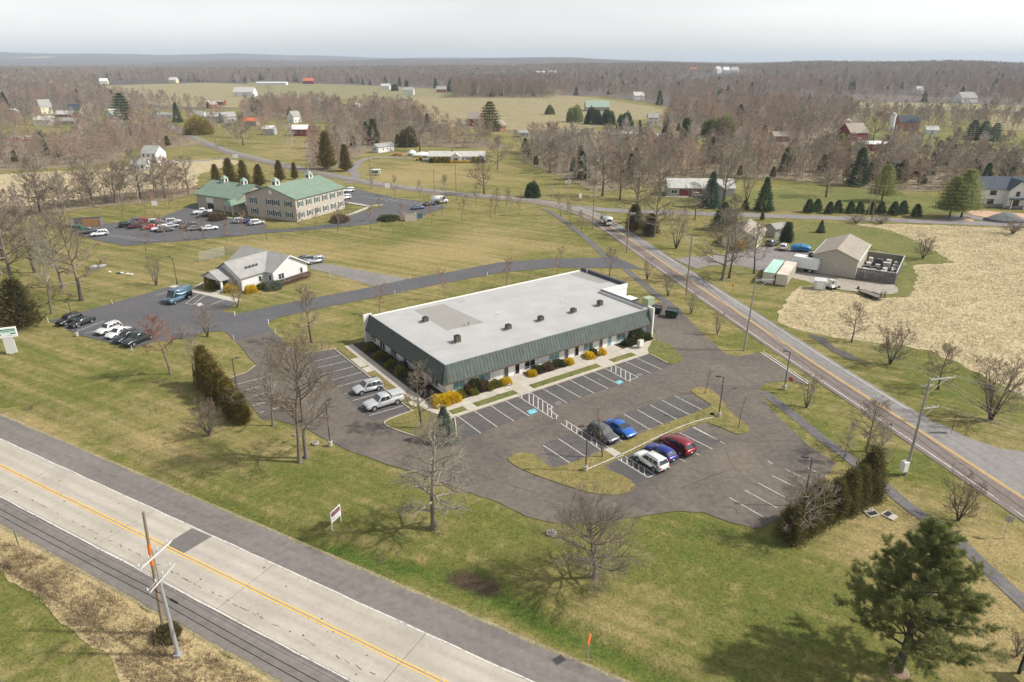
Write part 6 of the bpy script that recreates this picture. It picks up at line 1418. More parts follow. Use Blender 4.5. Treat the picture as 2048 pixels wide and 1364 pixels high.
near = [
 ('twin_a', 'tall bare tree, left of the pair on the lot edge', 600, 924, 690, 'tree'), ('twin_b', 'tall bare tree, right of the pair on the lot edge', 613, 915, 695, 'tree'),
 ('syc', 'large pale bare tree on the lawn below the car park', 868, 1056, 832, 'tree'), ('oak', 'broad low bare tree right of the round manhole lid', 1190, 1155, 1018, 'tree'),
 ('slimtall', 'slender pale bare tree left of the tall pair', 546, 851, 690, 'tree'), ('upright', 'upright bare tree on the corner planting island', 844, 857, 735, 'tree'),
 ('maple_r', 'bare maple with crimson buds below the clinic lot', 341, 748, 632, 'maple'), ('slimtall', 'thin pale bare tree beside the crimson maple', 389, 766, 655, 'tree'),
 ('vase', 'vase-shaped bare tree at the clinic lot corner', 415, 673, 605, 'tree'), ('vase', 'vase-shaped bare tree in front of the clinic forsythia', 475, 615, 560, 'tree'), ('vase', 'vase-shaped bare tree on grass behind the delivery van', 313, 571, 512, 'tree'),
 ('upright', 'bare tree on the grass between the drive and left stalls', 623, 685, 578, 'tree'),
 ('young_r', 'reddish bare tree by the access drive, first from the left', 760, 629, 566, 'tree'), ('young_r', 'reddish bare tree by the access drive, second from the left', 890, 601, 537, 'tree'), ('young_r', 'reddish bare tree by the access drive, third from the left', 1013, 575, 512, 'tree'), ('young_r', 'reddish bare tree behind the back corner of the flat roof', 1115, 551, 490, 'tree'), ('upright', 'bare tree where the path meets the access drive', 1219, 551, 497, 'tree'),
 ('vase', 'small vase-shaped bare tree beside the path, farthest', 1294, 559, 512, 'tree'), ('vase', 'small bare tree beside the path near the tall wooden pole', 1336, 592, 547, 'tree'), ('vase', 'small bare tree on the verge behind the green dumpster', 1382, 627, 583, 'tree'), ('vase', 'small bare tree on the verge left of the grey pole', 1434, 668, 622, 'tree'),
 ('vase', 'small bare tree beside the stop sign island', 1613, 815, 748, 'tree'), ('multi', 'spreading multi-stemmed bare shrub by the lower footpath', 1916, 1041, 962, 'shrub'),
 ('slimtall', 'slender bare tree at the back of the right hedge', 1749, 987, 850, 'tree'), ('round_a', 'brownish bare tree between the hedge and the road', 1732, 903, 808, 'tree'), ('slimtall', 'very thin bare tree by the lot edge near the hedge', 1686, 922, 848, 'tree'), ('round_a', 'grey bare tree growing through the near end of the hedge', 1597, 1079, 957, 'tree'),
 ('sapling', 'thin sapling on the island beside the dark grey SUV', 1205, 915, 822, 'sapling'), ('sapling', 'thin sapling at the upper tip of the grass island', 1409, 787, 737, 'sapling'), ('sapling', 'thin sapling at the lower tip of the grass island', 1477, 856, 797, 'sapling'),
 ('round_b', 'bare tree beside the muddy swale across the road', 1703, 684, 617, 'tree'), ('multi', 'wide multi-stemmed bare shrub at the hay field edge', 1780, 728, 652, 'shrub'), ('round_b', 'bare tree behind the crossarms of the big roadside pole', 1876, 778, 700, 'tree'), ('multi', 'open bare tree with dark limbs near the purple banner', 1981, 840, 722, 'tree'), ('multi', 'round bare bush on the mown edge right of the yard fence', 1845, 518, 474, 'shrub'),
 ('round_a', 'tall bare tree left of the cream containers', 1445, 560, 428, 'tree'), ('upright', 'dark twin bare tree in front of the small house', 1508, 547, 452, 'tree'), ('vase', 'vase-shaped bare tree beyond the tall wooden pole', 1352, 497, 415, 'tree'), ('big', 'huge bare tree at the road junction', 1272, 446, 322, 'tree'), ('round_a', 'bare tree right of the huge junction tree', 1308, 474, 372, 'tree'),
 ('round_b', 'round bare tree on the far lawn beside the road', 968, 388, 322, 'tree'), ('round_a', 'bare tree right of the white rancher', 995, 340, 278, 'tree'),
 ('multi', 'small round bush in the middle of the far lawn', 890, 363, 350, 'shrub'), ('multi', 'low bare shrub on the lawn left of the arborvitae row', 418, 872, 808, 'shrub'), ('sapling', 'tiny bare shrub in the middle of the left lawn', 313, 827, 795, 'shrub'),
 ('slimtall', 'tall leaning bare tree left of the clinic lot', 104, 627, 468, 'tree'), ('round_b', 'dark-limbed bare tree behind the leaning one', 163, 601, 455, 'tree'), ('round_a', 'grey bare tree at the left woods edge', 126, 576, 440, 'tree'), ('round_a', 'bare tree at the far left frame edge', 26, 572, 420, 'tree'),
 ('big', 'big bare tree behind the shrouded boats', 840, 302, 232, 'tree'), ('round_b', 'bare tree among the houses by the lane', 487, 291, 236, 'tree'), ('big', 'pair of large bare trees by the grey ranch house', 1447, 402, 322, 'tree'), ('vase', 'bare forked tree left of the blue-green spruce lawn', 1493, 403, 335, 'tree'), ('round_b', 'bare tree standing on the green lawn before the woods', 1652, 394, 318, 'tree'),
 ('multi', 'bare thicket bush by the lane, left of two', 1712, 446, 430, 'shrub'), ('multi', 'bare thicket bush by the lane, right of two', 1762, 447, 431, 'shrub'), ('multi', 'purple-brown bush at the right frame edge', 2025, 468, 438, 'shrub'),
 ('round_b', 'dark bare tree left of the silo', 1745, 290, 232, 'tree'), ('round_b', 'leafless tree right of the long red stable', 1788, 298, 262, 'tree'), ('round_a', 'ghostly pale bare tree left in the village', 52, 250, 200, 'tree')]
near += [('round_b', 'bushy bare tree against the right wood belt', 1100, 345, 292, 'tree'), ('round_a', 'pale bare tree at the left tip of the right wood belt', 1068, 330, 282, 'tree'), ('big', 'tall bare tree at the far left behind the office lot', 82, 425, 322, 'tree'), ('round_a', 'tall bare tree, second behind the office lot', 128, 428, 350, 'tree'), ('big', 'tall spreading bare tree behind the bin enclosure', 186, 412, 318, 'tree'), ('round_a', 'pale tall bare tree right of the spreading one', 232, 405, 330, 'tree'), ('big', 'tall bare tree in front of the farmhouse', 282, 398, 305, 'tree'), ('round_b', 'bare tree behind the white notice board', 330, 396, 325, 'tree'), ('round_a', 'bare tree at the left end of the cedars', 378, 388, 318, 'tree'),
 ('big', 'big bare tree at the left frame edge behind the cedar', 8, 520, 372, 'tree'), ('round_b', 'brushy bare tree left of the pads on the grass', 70, 545, 430, 'tree'), ('big', 'big bare tree, left behind the road junction', 1205, 392, 300, 'tree'), ('round_b', 'bushy bare tree, middle behind the road junction', 1240, 400, 318, 'tree'), ('big', 'big grey bare tree right behind the road junction', 1318, 402, 305, 'tree'), ('round_a', 'bare tree in front of the grey ranch house roof', 1390, 440, 372, 'tree'), ('upright', 'forked bare trunk beside the tall one by the containers', 1458, 556, 440, 'tree'), ('round_b', 'bare tree between the small house and lane', 1466, 470, 400, 'tree')]
for key, lab, u, v, vt, cat in near: place_tree(key, lab, u, v, vt=vt, cat=cat, name='bare_shrub' if cat == 'shrub' else ('sapling' if cat == 'sapling' else 'bare_tree'), sxy=3.0 if 'thicket bush' in lab else (1.8 if 'purple-brown' in lab else random.uniform(.95, 1.12)))
row = [(292, 502, 'in front, beside a white stake'), (332, 484, 'second'), (376, 493, 'third'), (408, 478, 'fourth'), (454, 486, 'fifth'), (485, 472, 'sixth'), (534, 478, 'seventh'), (606, 470, 'eighth'), (631, 458, 'ninth'), (676, 464, 'tenth'), (700, 451, 'eleventh'), (741, 458, 'twelfth'), (763, 443, 'thirteenth'), (805, 451, 'fourteenth'), (864, 446, 'fifteenth'), (884, 431, 'sixteenth'), (924, 440, 'seventeenth'), (981, 434, 'eighteenth'), (990, 427, 'nineteenth'), (1021, 424, 'twentieth'), (1037, 430, 'last')]
for k, (u, v, w_) in enumerate(row):
    lab = ('young bare tree at the left end of the office lot row, beside a white stake' if k == 0 else f'young bare tree along the near edge of the office lots, {w_} from the left' if w_ != 'last' else 'young bare tree at the right end of the row along the office lots')
    place_tree('young_r' if (k * 7) % 3 else 'young_g', lab, u, v, h=random.uniform(6.2, 8.2), group='young trees along the office lots')
for k, (u, v, w_) in enumerate([(195, 442, 'leftmost, near the bins'), (245, 434, 'second from the bins'), (291, 424, 'left of the white notice board'), (339, 417, 'nearest the office wing'), (743, 377, 'left end, by the driveway mouth'), (790, 392, 'beside the white road sign'), (840, 395, 'under the roadside wires'), (892, 394, 'by the wooden roadside pole'), (952, 407, 'left of the round lawn tree'), (1013, 412, 'below the round lawn tree'), (1121, 431, 'at the road bend'), (1140, 445, 'beside the footpath head'), (1163, 462, 'between footpath and road')]):
    place_tree('young_g', f'thin young bare tree on the far verge, {w_}', u, v, h=random.uniform(5.5, 8.0), group='young trees on the far verges')

# --- evergreens: leaf-sized faces spread through the crown
def leaf_cards(C, Dn, ln, wd, rgn):
    """quads centred at C pointing along Dn (unit), random roll"""
    n = len(C); Dn = Dn / (np.linalg.norm(Dn, axis=1)[:, None] + 1e-9)
    ref = rgn.normal(size=(n, 3)); a = np.cross(Dn, ref); a /= np.linalg.norm(a, axis=1)[:, None] + 1e-9
    ln = np.broadcast_to(ln, (n,))[:, None]; wd = np.broadcast_to(wd, (n,))[:, None]
    V = np.stack([C - a * wd / 2, C + a * wd / 2, C + Dn * ln + a * wd * .25, C + Dn * ln - a * wd * .25], 1).reshape(-1, 3)
    return V, np.arange(4 * n).reshape(-1, 4)
def foliage(name, c, c2, var=.3):
    t = NT(name, .85, 0, .15); f = t.noise(1.1, 4, .6, t.obj); g = t.noise(9, 2, .6, t.obj)
    c_ = t.mix(t.rng(f, .38, .62), c, c2); k = t.math('MULTIPLY', t.rng(g, .3, .7, 1 - var, 1 + var), t.rng(t.rnd(), 0, 1, .86, 1.14))
    s_ = t.n('VectorMath'); s_.operation = 'SCALE'; t.l(c_, s_.inputs[0]); t.l(k, s_.inputs['Scale']); t.color(s_.outputs[0])
    t.leafy(.38)
    MATS[name] = t.m; return t.m
F_PINE = foliage('white_pine_needles', (.205, .230, .080), (.285, .305, .115)); F_SPRUCE = foliage('spruce_needles', (.058, .092, .046), (.092, .13, .06)); F_ARB = foliage('bronzed_arborvitae', (.135, .115, .032), (.225, .165, .05)); F_CEDAR = foliage('bronze_cedar', (.105, .098, .040), (.155, .128, .052)); F_BLUE = foliage('blue_green_needles', (.07, .115, .085), (.105, .15, .11)); F_YEW = foliage('yew_leaves', (.155, .16, .026), (.23, .215, .035)); F_FORS = foliage('forsythia_bloom', (.78, .55, .015), (.66, .47, .02)); F_DARKSH = foliage('dark_shrub_leaves', (.07, .09, .035), (.10, .115, .045)); F_RUST = foliage('rusty_shrub_twigs', (.17, .10, .07), (.21, .14, .095)); F_WILLOW = foliage('willow_yellow', (.36, .29, .09), (.42, .34, .12)); F_GOLD = foliage('gold_cypress', (.26, .20, .02), (.32, .26, .03)); F_GREYSH = foliage('grey_green_juniper', (.13, .16, .12), (.17, .20, .15))
def cone_crown(seed, H, Rr, n, ln, wd, base=.06, power=.8, droop=.25, jitter=.16, layers=None, inner=.35):
    rg = np.random.default_rng(seed)
    u = rg.random(n) ** 1.35; z = H * (base + (1 - base) * u)
    if layers: z = H * (base + (1 - base) * (np.floor(u * layers) + rg.normal(.5, .16, n)) / layers); u = np.clip((z / H - base) / (1 - base), 0, 1)
    th = rg.random(n) * 2 * np.pi; lob = 1 + .14 * np.sin(3 * th + 5 * u * 3.1 + seed) + .10 * np.sin(7 * th - 9 * u)
    rad = Rr * (1 - u) ** power * lob * (inner + (1 - inner) * rg.random(n) ** .45) * (1 + rg.normal(0, jitter, n)); rad = np.maximum(rad, .03)
    if droop < 0: z = z - rad * 0
    C = np.stack([rad * np.cos(th), rad * np.sin(th), z - droop * rad * .5], 1)
    Dn = np.stack([np.cos(th), np.sin(th), -droop + rg.normal(.1, .35, n)], 1) + rg.normal(0, .35, (n, 3))
    return leaf_cards(C, Dn, ln * rg.uniform(.6, 1.3, n), wd * rg.uniform(.7, 1.3, n), rg)
def arb_crown(seed, H, Rr, n, ln, wd):
    rg = np.random.default_rng(seed); m = 150; cu_ = rg.random(m) ** 1.15; ct = rg.random(m) * 2 * np.pi
    prof = np.clip(np.minimum(1.0, (cu_ + .06) / .16) ** .5 * (1 - cu_) ** .6 * 1.12, .03, 1.05) * rg.uniform(.70, 1.14, m); CC = np.stack([Rr * prof * np.cos(ct), Rr * prof * np.sin(ct), H * (.03 + .93 * cu_)], 1)
    pick = rg.integers(0, m, n); sz = rg.uniform(.10, .24, m)[pick][:, None] * Rr * 1.25; off = rg.normal(0, 1, (n, 3)) * np.array([1, 1, 1.9]); C = CC[pick] + off * sz; C[:, 2] = np.clip(C[:, 2], .03, H * 1.02)
    th = ct[pick]; Dn = np.stack([np.cos(th) * .6, np.sin(th) * .6, np.full(n, .9)], 1) + rg.normal(0, .33, (n, 3)); return leaf_cards(C, Dn, ln * rg.uniform(.6, 1.5, n), wd * rg.uniform(.6, 1.3, n), rg)
def ball_crown(seed, Rx, Rz, n, ln, wd, flat=.0, up=.5):
    rg = np.random.default_rng(seed); d = rg.normal(size=(n, 3)); d /= np.linalg.norm(d, axis=1)[:, None]; d[:, 2] = np.abs(d[:, 2]) * 1.0 - .25 * rg.random(n)
    rr = (.70 + .30 * rg.random(n) ** .5) * (1 + .10 * np.sin(5 * d[:, 0] + seed) + .10 * np.sin(6 * d[:, 1] + 2 * seed))
    C = d * rr[:, None] * np.array([Rx, Rx, Rz * .88]) + np.array([0, 0, Rz * .12]); C[:, 2] = np.maximum(C[:, 2], .05); Dn = d + rg.normal(0, .5, (n, 3)); Dn[:, 2] += up
    return leaf_cards(C, Dn, ln * rg.uniform(.6, 1.3, n), wd * rg.uniform(.7, 1.3, n), rg)
EV = {}
def evproto(key, VQ, H, folm, bark=BARK_D, trunk=None):
    tm = tubes_mesh('trunk', trunk or [(0, 0, -.1, 0, 0, H * .5, H * .018 + .05, H * .012 + .03), (0, 0, H * .5, 0, 0, H * .96, H * .012 + .03, .02)]); EV[key] = (tm, mesh_np('crown', *VQ), bark, folm, H)
def place_ev(key, label, u, v, h=None, vt=None, group=None, name='evergreen_tree', cat='tree', sxy=1.0, rot=None, fol=None):
    tm, cm, bark, fm, H0 = EV[key]; p = G(u, v); h = h or height_at(u, v, vt)
    t = thing(name, label, cat, (p.x, p.y, 0), random.uniform(0, 6.28) if rot is None else rot, group); s_ = h / H0; t.scale = (s_ * sxy, s_ * sxy, s_)
    link('trunk', tm, bark, t); o = link('crown', cm, fm, t)
    if fol: o.material_slots[0].link = 'OBJECT'; o.material_slots[0].material = fol
    return t
evproto('spruce', cone_crown(1, 10, 2.4, 5200, .42, .16, .05, .85, .3, layers=15), 10, F_SPRUCE)
evproto('spruce_w', cone_crown(2, 10, 3.9, 5200, .5, .18, .12, .62, .1, layers=9), 10, F_SPRUCE)
evproto('pine', cone_crown(3, 14, 4.2, 8000, .5, .17, .16, .55, -.15, layers=10, jitter=.3), 14, F_PINE)
evproto('cedar', cone_crown(4, 8, 1.9, 3600, .55, .15, .02, .6, -.7, jitter=.34, inner=.2), 8, F_CEDAR)
evproto('arb', arb_crown(5, 6, 1.2, 11000, .24, .085), 6, F_ARB)
evproto('arb2', arb_crown(6, 6, 1.25, 11000, .24, .085), 6, F_ARB)
evproto('small', cone_crown(7, 4, 1.55, 2800, .3, .13, .02, .6, -.35), 4, F_SPRUCE)
evproto('arb3', arb_crown(16, 6, 1.3, 11000, .24, .085), 6, F_ARB)
evproto('lump', ball_crown(8, 2.6, 5.0, 4200, .42, .18), 5, F_SPRUCE)
# arborvitae row at the left lot
a0, b0 = G(414, 771), G(484, 844)
lab_l = ['tallest, at the top end', 'second from the top end', 'third from the top end', 'fourth from the top end', 'fifth from the top end', 'sixth from the top end', 'shortest, at the bottom end']
for k in range(7):
    q = a0.lerp(b0, k / 6); t = place_ev(('arb', 'arb2', 'arb3')[k % 3], f'bronze arborvitae in the row by the left lot, {lab_l[k]}', 414, 771, h=6.3 - 2.2 * (k / 6) ** .8, group='arborvitae row by the left lot', name='arborvitae', sxy=.92 + .3 * k / 6); t.location = (q.x + random.uniform(-.2, .2), q.y, 0)
a0, b0 = G(1583, 1074), G(1733, 996)
lab_r = ['nearest, at the bottom end', 'second from the bottom end', 'third from the bottom end', 'fourth from the bottom end', 'fifth from the bottom end', 'sixth from the bottom end', 'tallest, at the top end']
rd_ = random.Random(4); F_ARB2 = foliage('dark_arborvitae', (.12, .115, .045), (.19, .165, .06))
for k in range(7):
    q = a0.lerp(b0, k / 6); t = place_ev(('arb3', 'arb', 'arb2')[k % 3], f'dark arborvitae in the hedge at the right lot corner, {lab_r[k]}', 1583, 1074, h=[4.0, 4.6, 5.1, 4.5, 5.2, 5.1, 6.5][k], group='arborvitae hedge at the right lot corner', name='arborvitae', sxy=[1.35, 1.2, 1.15, 1.25, 1.1, 1.1, .95][k], fol=F_ARB2); t.location = (q.x + rd_.uniform(-.35, .35), q.y + rd_.uniform(-.3, .3), 0)
place_ev('spruce', 'small pale green conifer on the corner planting island', 889, 882, vt=812, fol=F_GREYSH, name='conifer', sxy=1.25)
place_ev('cedar', 'large bronze-green cedar at the left frame edge', 46, 655, vt=560, name='cedar', sxy=1.35)
place_ev('cedar', 'partly cropped cedar left of the large bronze one', -4, 640, vt=585, name='cedar', sxy=1.2)
place_ev('lump', 'round dark evergreen on the lawn beside the road bend', 1065, 394, vt=364, name='evergreen_shrub', cat='shrub')
place_ev('spruce', 'pointed green spruce on the lawn above the lane', 1527, 421, vt=354, name='spruce', sxy=1.1)
place_ev('spruce', 'blue-green spruce in front of the grey ranch house', 1420, 414, vt=343, fol=F_BLUE, name='spruce', sxy=1.15)
place_ev('spruce_w', 'flat-topped spreading conifer by the lane', 1444, 459, vt=404, name='conifer', sxy=1.0)
place_ev('small', 'small evergreen under the bare forked tree', 1490, 418, vt=400, name='evergreen_shrub', cat='shrub')
place_ev('cedar', 'little dark conifer behind the small house', 1524, 440, vt=424, name='conifer'); place_ev('spruce', 'small lone conifer on the lawn behind the shed', 1641, 465, vt=440, name='conifer', sxy=1.3)
place_ev('arb', 'dark column evergreen right of the small house', 1572, 484, vt=446, name='evergreen_tree', fol=F_SPRUCE, sxy=1.3); place_ev('arb', 'dark evergreen shrub squeezed against the beige shed', 1617, 543, vt=508, name='evergreen_shrub', cat='shrub', fol=F_SPRUCE)
place_ev('pine', 'tall white pine, left of the two by the new house', 1898, 436, vt=352, name='pine_tree'); place_ev('pine', 'tall white pine, right of the two by the new house', 1922, 435, vt=338, name='pine_tree')
place_ev('pine', 'dark pine at the wood edge behind the small evergreens', 1763, 403, vt=328, name='pine_tree')
place_ev('cedar', 'olive cedar clump at the junction, left', 1268, 462, h=7.5, name='cedar', sxy=1.3); place_ev('cedar', 'olive cedar clump at the junction, right', 1300, 470, h=6, name='cedar', sxy=1.6)
for k, (x, y) in enumerate(zip((800, 848, 920, 968, 1042, 1095, 1165, 1217, 1290, 1342, 1422), (275, 268, 280, 273, 278, 277, 283, 283, 290, 285, 298))):
    nth = ['first', 'second', 'third', 'fourth', 'fifth', 'middle', 'seventh', 'eighth', 'ninth', 'tenth', 'last'][k]
    place_ev('small', f'small dark evergreen in the planted row above the lane, {nth} from the left', 1340 + x / 2.893, 330 + y / 2.893, h=random.uniform(3.6, 4.4), group='planted row of small evergreens', name='evergreen_shrub', cat='shrub')
for k, (u, v, vt) in enumerate([(435, 377, 330), (462, 372, 318), (490, 376, 322), (520, 372, 330), (560, 362, 322), (590, 358, 326), (655, 338, 265), (692, 342, 290)]):
    place_ev('cedar', f'bronze cedar behind the green-roofed office, {["first", "second", "third", "fourth", "fifth", "sixth", "tall seventh", "last"][k]} from the left', u, v, vt=vt, name='cedar', group='cedars behind the green-roofed office', sxy=random.uniform(.75, 1.05), fol=F_ARB)
for k, (u, v, vt, key, lab, fol) in enumerate([(1100, 229, 210, 'lump', 'lone round pine in the central field', F_PINE), (1150, 244, 212, 'lump', 'round pine, left of the dark pine clump', F_PINE), (1185, 248, 216, 'lump', 'dark pine in the clump before the green barn, left', F_SPRUCE), (1215, 250, 220, 'lump', 'dark pine in the clump before the green barn, middle', F_SPRUCE), (1250, 258, 226, 'lump', 'dark pine in the clump before the green barn, right', F_SPRUCE), (1278, 272, 240, 'spruce', 'dark spruce by the mobile homes', F_SPRUCE), (1370, 285, 238, 'arb', 'dark column conifer in the right woods', F_SPRUCE), (1445, 275, 230, 'lump', 'green pine above the reddish woods', F_PINE), (1420, 270, 238, 'lump', 'smaller green pine above the reddish woods', F_PINE), (767, 216, 197, 'lump', 'dark green pine beside the long greenhouse', F_PINE), (250, 252, 186, 'pine', 'tall dark pine in the village', F_SPRUCE), (356, 245, 204, 'spruce', 'pointed dark spruce in the village', F_SPRUCE), (980, 270, 203, 'pine', 'big grey-green ivy-clad tree by the red barn', F_CEDAR), (1940, 290, 240, 'pine', 'blue-green spruce group on the right meadow, left', F_BLUE), (1962, 291, 242, 'pine', 'blue-green spruce group on the right meadow, middle', F_BLUE), (1985, 291, 246, 'pine', 'blue-green spruce group on the right meadow, right', F_BLUE), (748, 290, 240, 'arb', 'dark cedar left of the white cabin', F_CEDAR), (818, 293, 255, 'lump', 'dark evergreen mass left of the big boat-side tree', F_CEDAR), (1680, 290, 268, 'lump', 'light green evergreen beside the brown barn', F_PINE), (790, 182, 168, 'lump', 'far dark pine between pale field houses', F_SPRUCE), (905, 183, 160, 'lump', 'far dark pine at the wood block corner', F_SPRUCE)]):
    place_ev(key, lab, u, v, vt=vt, fol=fol, name='evergreen_tree')
t = place_ev('lump', 'yellow weeping willow by the village lane', 399, 268, vt=231, fol=F_WILLOW, name='willow_tree', sxy=1.5)

# --- the near white pine: trunk, whorled limbs, needle tufts
rd = random.Random(77); rg = np.random.default_rng(77); Hp = 14.6; trk, limbs_, tc, tdn = [], [], [], []
trk += [(0, 0, -.1, .05, 0, 4, .34, .28), (.05, 0, 4, .0, .1, 9, .28, .17), (0, .1, 9, .1, .05, 14.2, .17, .03)]
for k in range(84):
    u = .17 + .81 * (k / 83) ** .92; z = Hp * u; az = k * 2.399 + rd.gauss(0, .25)
    Lb = 7.0 * (1 - u) ** .78 * rd.uniform(.65, 1.12) * (1.0 if u > .3 else .9) + .3; el = -.08 + .55 * u + rd.gauss(0, .08)
    d = Vector((math.cos(az) * math.cos(el), math.sin(az) * math.cos(el), math.sin(el))); p = Vector((0, 0, z)); n = 5; dirs = d.copy(); pr = .022 + .016 * Lb
    for i in range(n):
        dirs = Vector((dirs.x + rd.gauss(0, .07), dirs.y + rd.gauss(0, .07), dirs.z + .05)).normalized(); q = p + dirs * Lb / n; limbs_.append((*p, *q, pr * (1 - i / n) + .008, pr * (1 - (i + 1) / n) + .008))
        for j in range(4 if Lb > 1.5 else 3):
            if i == 0 and Lb > 2: continue
            s_ = p.lerp(q, rd.random()); side = rot_about(dirs, rd.uniform(.5, 1.0), rd.uniform(0, 6.28)); side.z = side.z * .5 + .18; side.normalize(); l2 = min(1.5, Lb * .34) * rd.uniform(.5, 1.1) * (1.15 - i / n * .6); e = s_ + side * l2; limbs_.append((*s_, *e, .012, .006))
            for m_ in range(int(3 + l2 * 3.2)):
                f = .3 + .7 * (m_ + rd.random()) / int(3 + l2 * 3.2); tc.append(s_.lerp(e, f) + Vector((rd.gauss(0, .07), rd.gauss(0, .07), rd.gauss(0, .05)))); tdn.append(side)
        p = q
    for m_ in range(4): tc.append(p + Vector((rd.gauss(0, .08), rd.gauss(0, .08), rd.gauss(0, .06)))); tdn.append(dirs)
TC = np.array([tuple(v) for v in tc]); TD = np.array([tuple(v) for v in tdn]); K = 25
C = np.repeat(TC, K, 0) + rg.normal(0, .05, (len(TC) * K, 3)); Dn = np.repeat(TD, K, 0) * .8 + rg.normal(0, .75, (len(TC) * K, 3)); Dn[:, 2] += .35
V, Q = leaf_cards(C, Dn, rg.uniform(.18, .36, len(C)), .026, rg)
p = G(1797, 1342); wp = thing('white_pine', 'large white pine with spreading limbs at the lower right', 'pine tree', (p.x, p.y, 0), R(20))
link('trunk', tubes_mesh('trunk', trk), BARK_D, wp); link('branches', tubes_mesh('branches', limbs_), BARK_D, wp); link('needles', mesh_np('needles', V, Q), F_PINE, wp)
MB().lathe([(.85, 0), (.7, .05), (.3, .08)], 14).build('mulch_ring', mat('pine_mulch', (.22, .16, .11), .95, var=.3), wp)

# --- shrubs by the buildings
SHR = {}
def shrub(key, label, x, y, rx, rz, fol, loc=None, name='shrub', group=None, z=.12):
    if key not in SHR:
        twig = [(0, 0, 0, random.uniform(-.5, .5), random.uniform(-.5, .5), .8, .03, .01) for _ in range(14)]
        SHR[key] = (mesh_np('foliage', *ball_crown({'tight': 11, 'loose': 12, 'box': 13}[key], 1, 1, {'tight': 2600, 'loose': 1700, 'box': 2600}[key], {'tight': .13, 'loose': .22, 'box': .12}[key], {'tight': .07, 'loose': .06, 'box': .07}[key])), tubes_mesh('stems', twig))
    q = BL(x, y) if loc is None else loc
    t = thing(name, label, 'shrub', (q[0], q[1], z), random.uniform(0, 6.28), group); t.scale = (rx, rx, rz)
    f, s_ = SHR[key]; o = link('foliage', f, fol, t); o.material_slots[0].link = 'OBJECT'; o.material_slots[0].material = fol; link('stems', s_, BARK_D, t); return t
shrub('loose', 'large sprawling yellow forsythia at the office corner, left half', -.9, -.6, 1.5, 1.25, F_FORS, name='forsythia'); shrub('loose', 'large sprawling yellow forsythia at the office corner, right half', .9, -.7, 1.4, 1.2, F_FORS, name='forsythia')
for x, y, r, w_ in ((10.6, -.7, .95, 'left of the first door walk'), (15.7, -.6, .85, 'right of the first door walk'), (23.4, -.6, .9, 'left of the middle door walk'), (27.7, -.7, 1.0, 'in the small bed, left'), (30.5, -.6, .95, 'in the small bed, right')): shrub('tight', f'clipped yellow forsythia {w_}', x, y, r, r * 1.05, F_FORS, name='forsythia', group='clipped forsythias along the front')
for x, y, r, w_ in ((2.4, -.5, .75, 'nearest the corner forsythia'), (3.1, .3, .8, 'behind the nearest round yew'), (4.7, -.7, .8, 'before the dark holly'), (7.4, -.7, .85, 'left of a pair by the second window'), (8.9, -.4, 1.0, 'right of a pair by the second window'), (21.7, .1, .95, 'under the fourth window'), (20.3, .0, .9, 'left of the fourth window shrub'), (22.1, -.8, .55, 'tiny, in front of the bed'), (29.2, .1, 1.0, 'between the two forsythias of the small bed'), (37.0, -.4, 1.1, 'by the mailbox, left'), (38.4, -.3, 1.0, 'by the mailbox, right'), (41.6, -.1, 1.1, 'at the far end wall')): shrub('tight', f'round green yew {w_}', x, y, r, r * .95, F_YEW if x < 20 else F_DARKSH, name='yew', group='round yews along the front')
shrub('tight', 'tall dark holly between the first two front windows', 5.6, .3, .95, 1.9, F_DARKSH, name='holly'); shrub('loose', 'rusty leafless shrub left of the dark holly', 4.6, .3, .8, 1.2, F_RUST); shrub('loose', 'rusty leafless shrub right of the dark holly', 6.8, -.2, .95, 1.4, F_RUST)
shrub('loose', 'rusty leafless shrub below the third window', 19.2, -.3, .95, 1.2, F_RUST); shrub('loose', 'dark green creeper shrub right of the first door walk', 17.4, .1, 1.0, .9, F_DARKSH); shrub('tight', 'big round dark holly near the right end of the front', 39.6, .5, 1.6, 2.1, F_DARKSH, name='holly')
for y, r, w_ in ((23.6, 1.15, 'farthest'), (19.8, 1.1, 'second from the far end'), (15.3, 1.15, 'third from the far end'), (11.9, 1.2, 'nearest the front corner')): shrub('box', f'clipped golden-green yew along the left wall, {w_}', -1.0, y, r, r * 1.1, F_YEW, name='yew', group='clipped yews along the left wall')
for y, r, w_ in ((17.8, .9, 'far'), (9.8, 1.1, 'middle'), (8.0, 1.0, 'near'), (6.0, 1.0, 'nearest the corner')): shrub('loose', f'dark bare shrub along the left wall, {w_}', -.4, y, r, r * 1.1, F_DARKSH, group='dark shrubs along the left wall')
shrub('loose', 'grey leafless shrub against the left wall', .1, 13.6, .8, 1.3, F_GREYSH)
def wshrub(key, lab, u, v, rx, rz, fol, name='shrub', group=None): p = G(u, v); return shrub(key, lab, 0, 0, rx, rz, fol, (p.x, p.y), name, group, 0)
wshrub('tight', 'tall golden evergreen left of the clinic porch', 421, 576, 1.1, 3.4, F_GOLD, 'golden_cypress'); wshrub('loose', 'yellow forsythia right of the clinic porch walk', 462, 583, 1.3, 1.7, F_FORS, 'forsythia'); wshrub('tight', 'round bright yellow forsythia before the clinic wing', 502, 584, 1.25, 1.6, F_FORS, 'forsythia'); wshrub('tight', 'olive shrub left of the grey-green juniper', 523, 577, 1.1, 1.3, F_YEW); wshrub('tight', 'grey-green mounded juniper at the clinic corner', 546, 577, 1.9, 1.7, F_GREYSH, 'juniper'); wshrub('tight', 'low dark shrub behind the yellow forsythias', 487, 577, 1.1, 1.3, F_DARKSH)
hq = thing('clipped_hedge', 'rusty brown clipped hedge along the white clinic gable', 'hedge', (*at(560, 573), 0), hd((560, 573), (622, 553)))
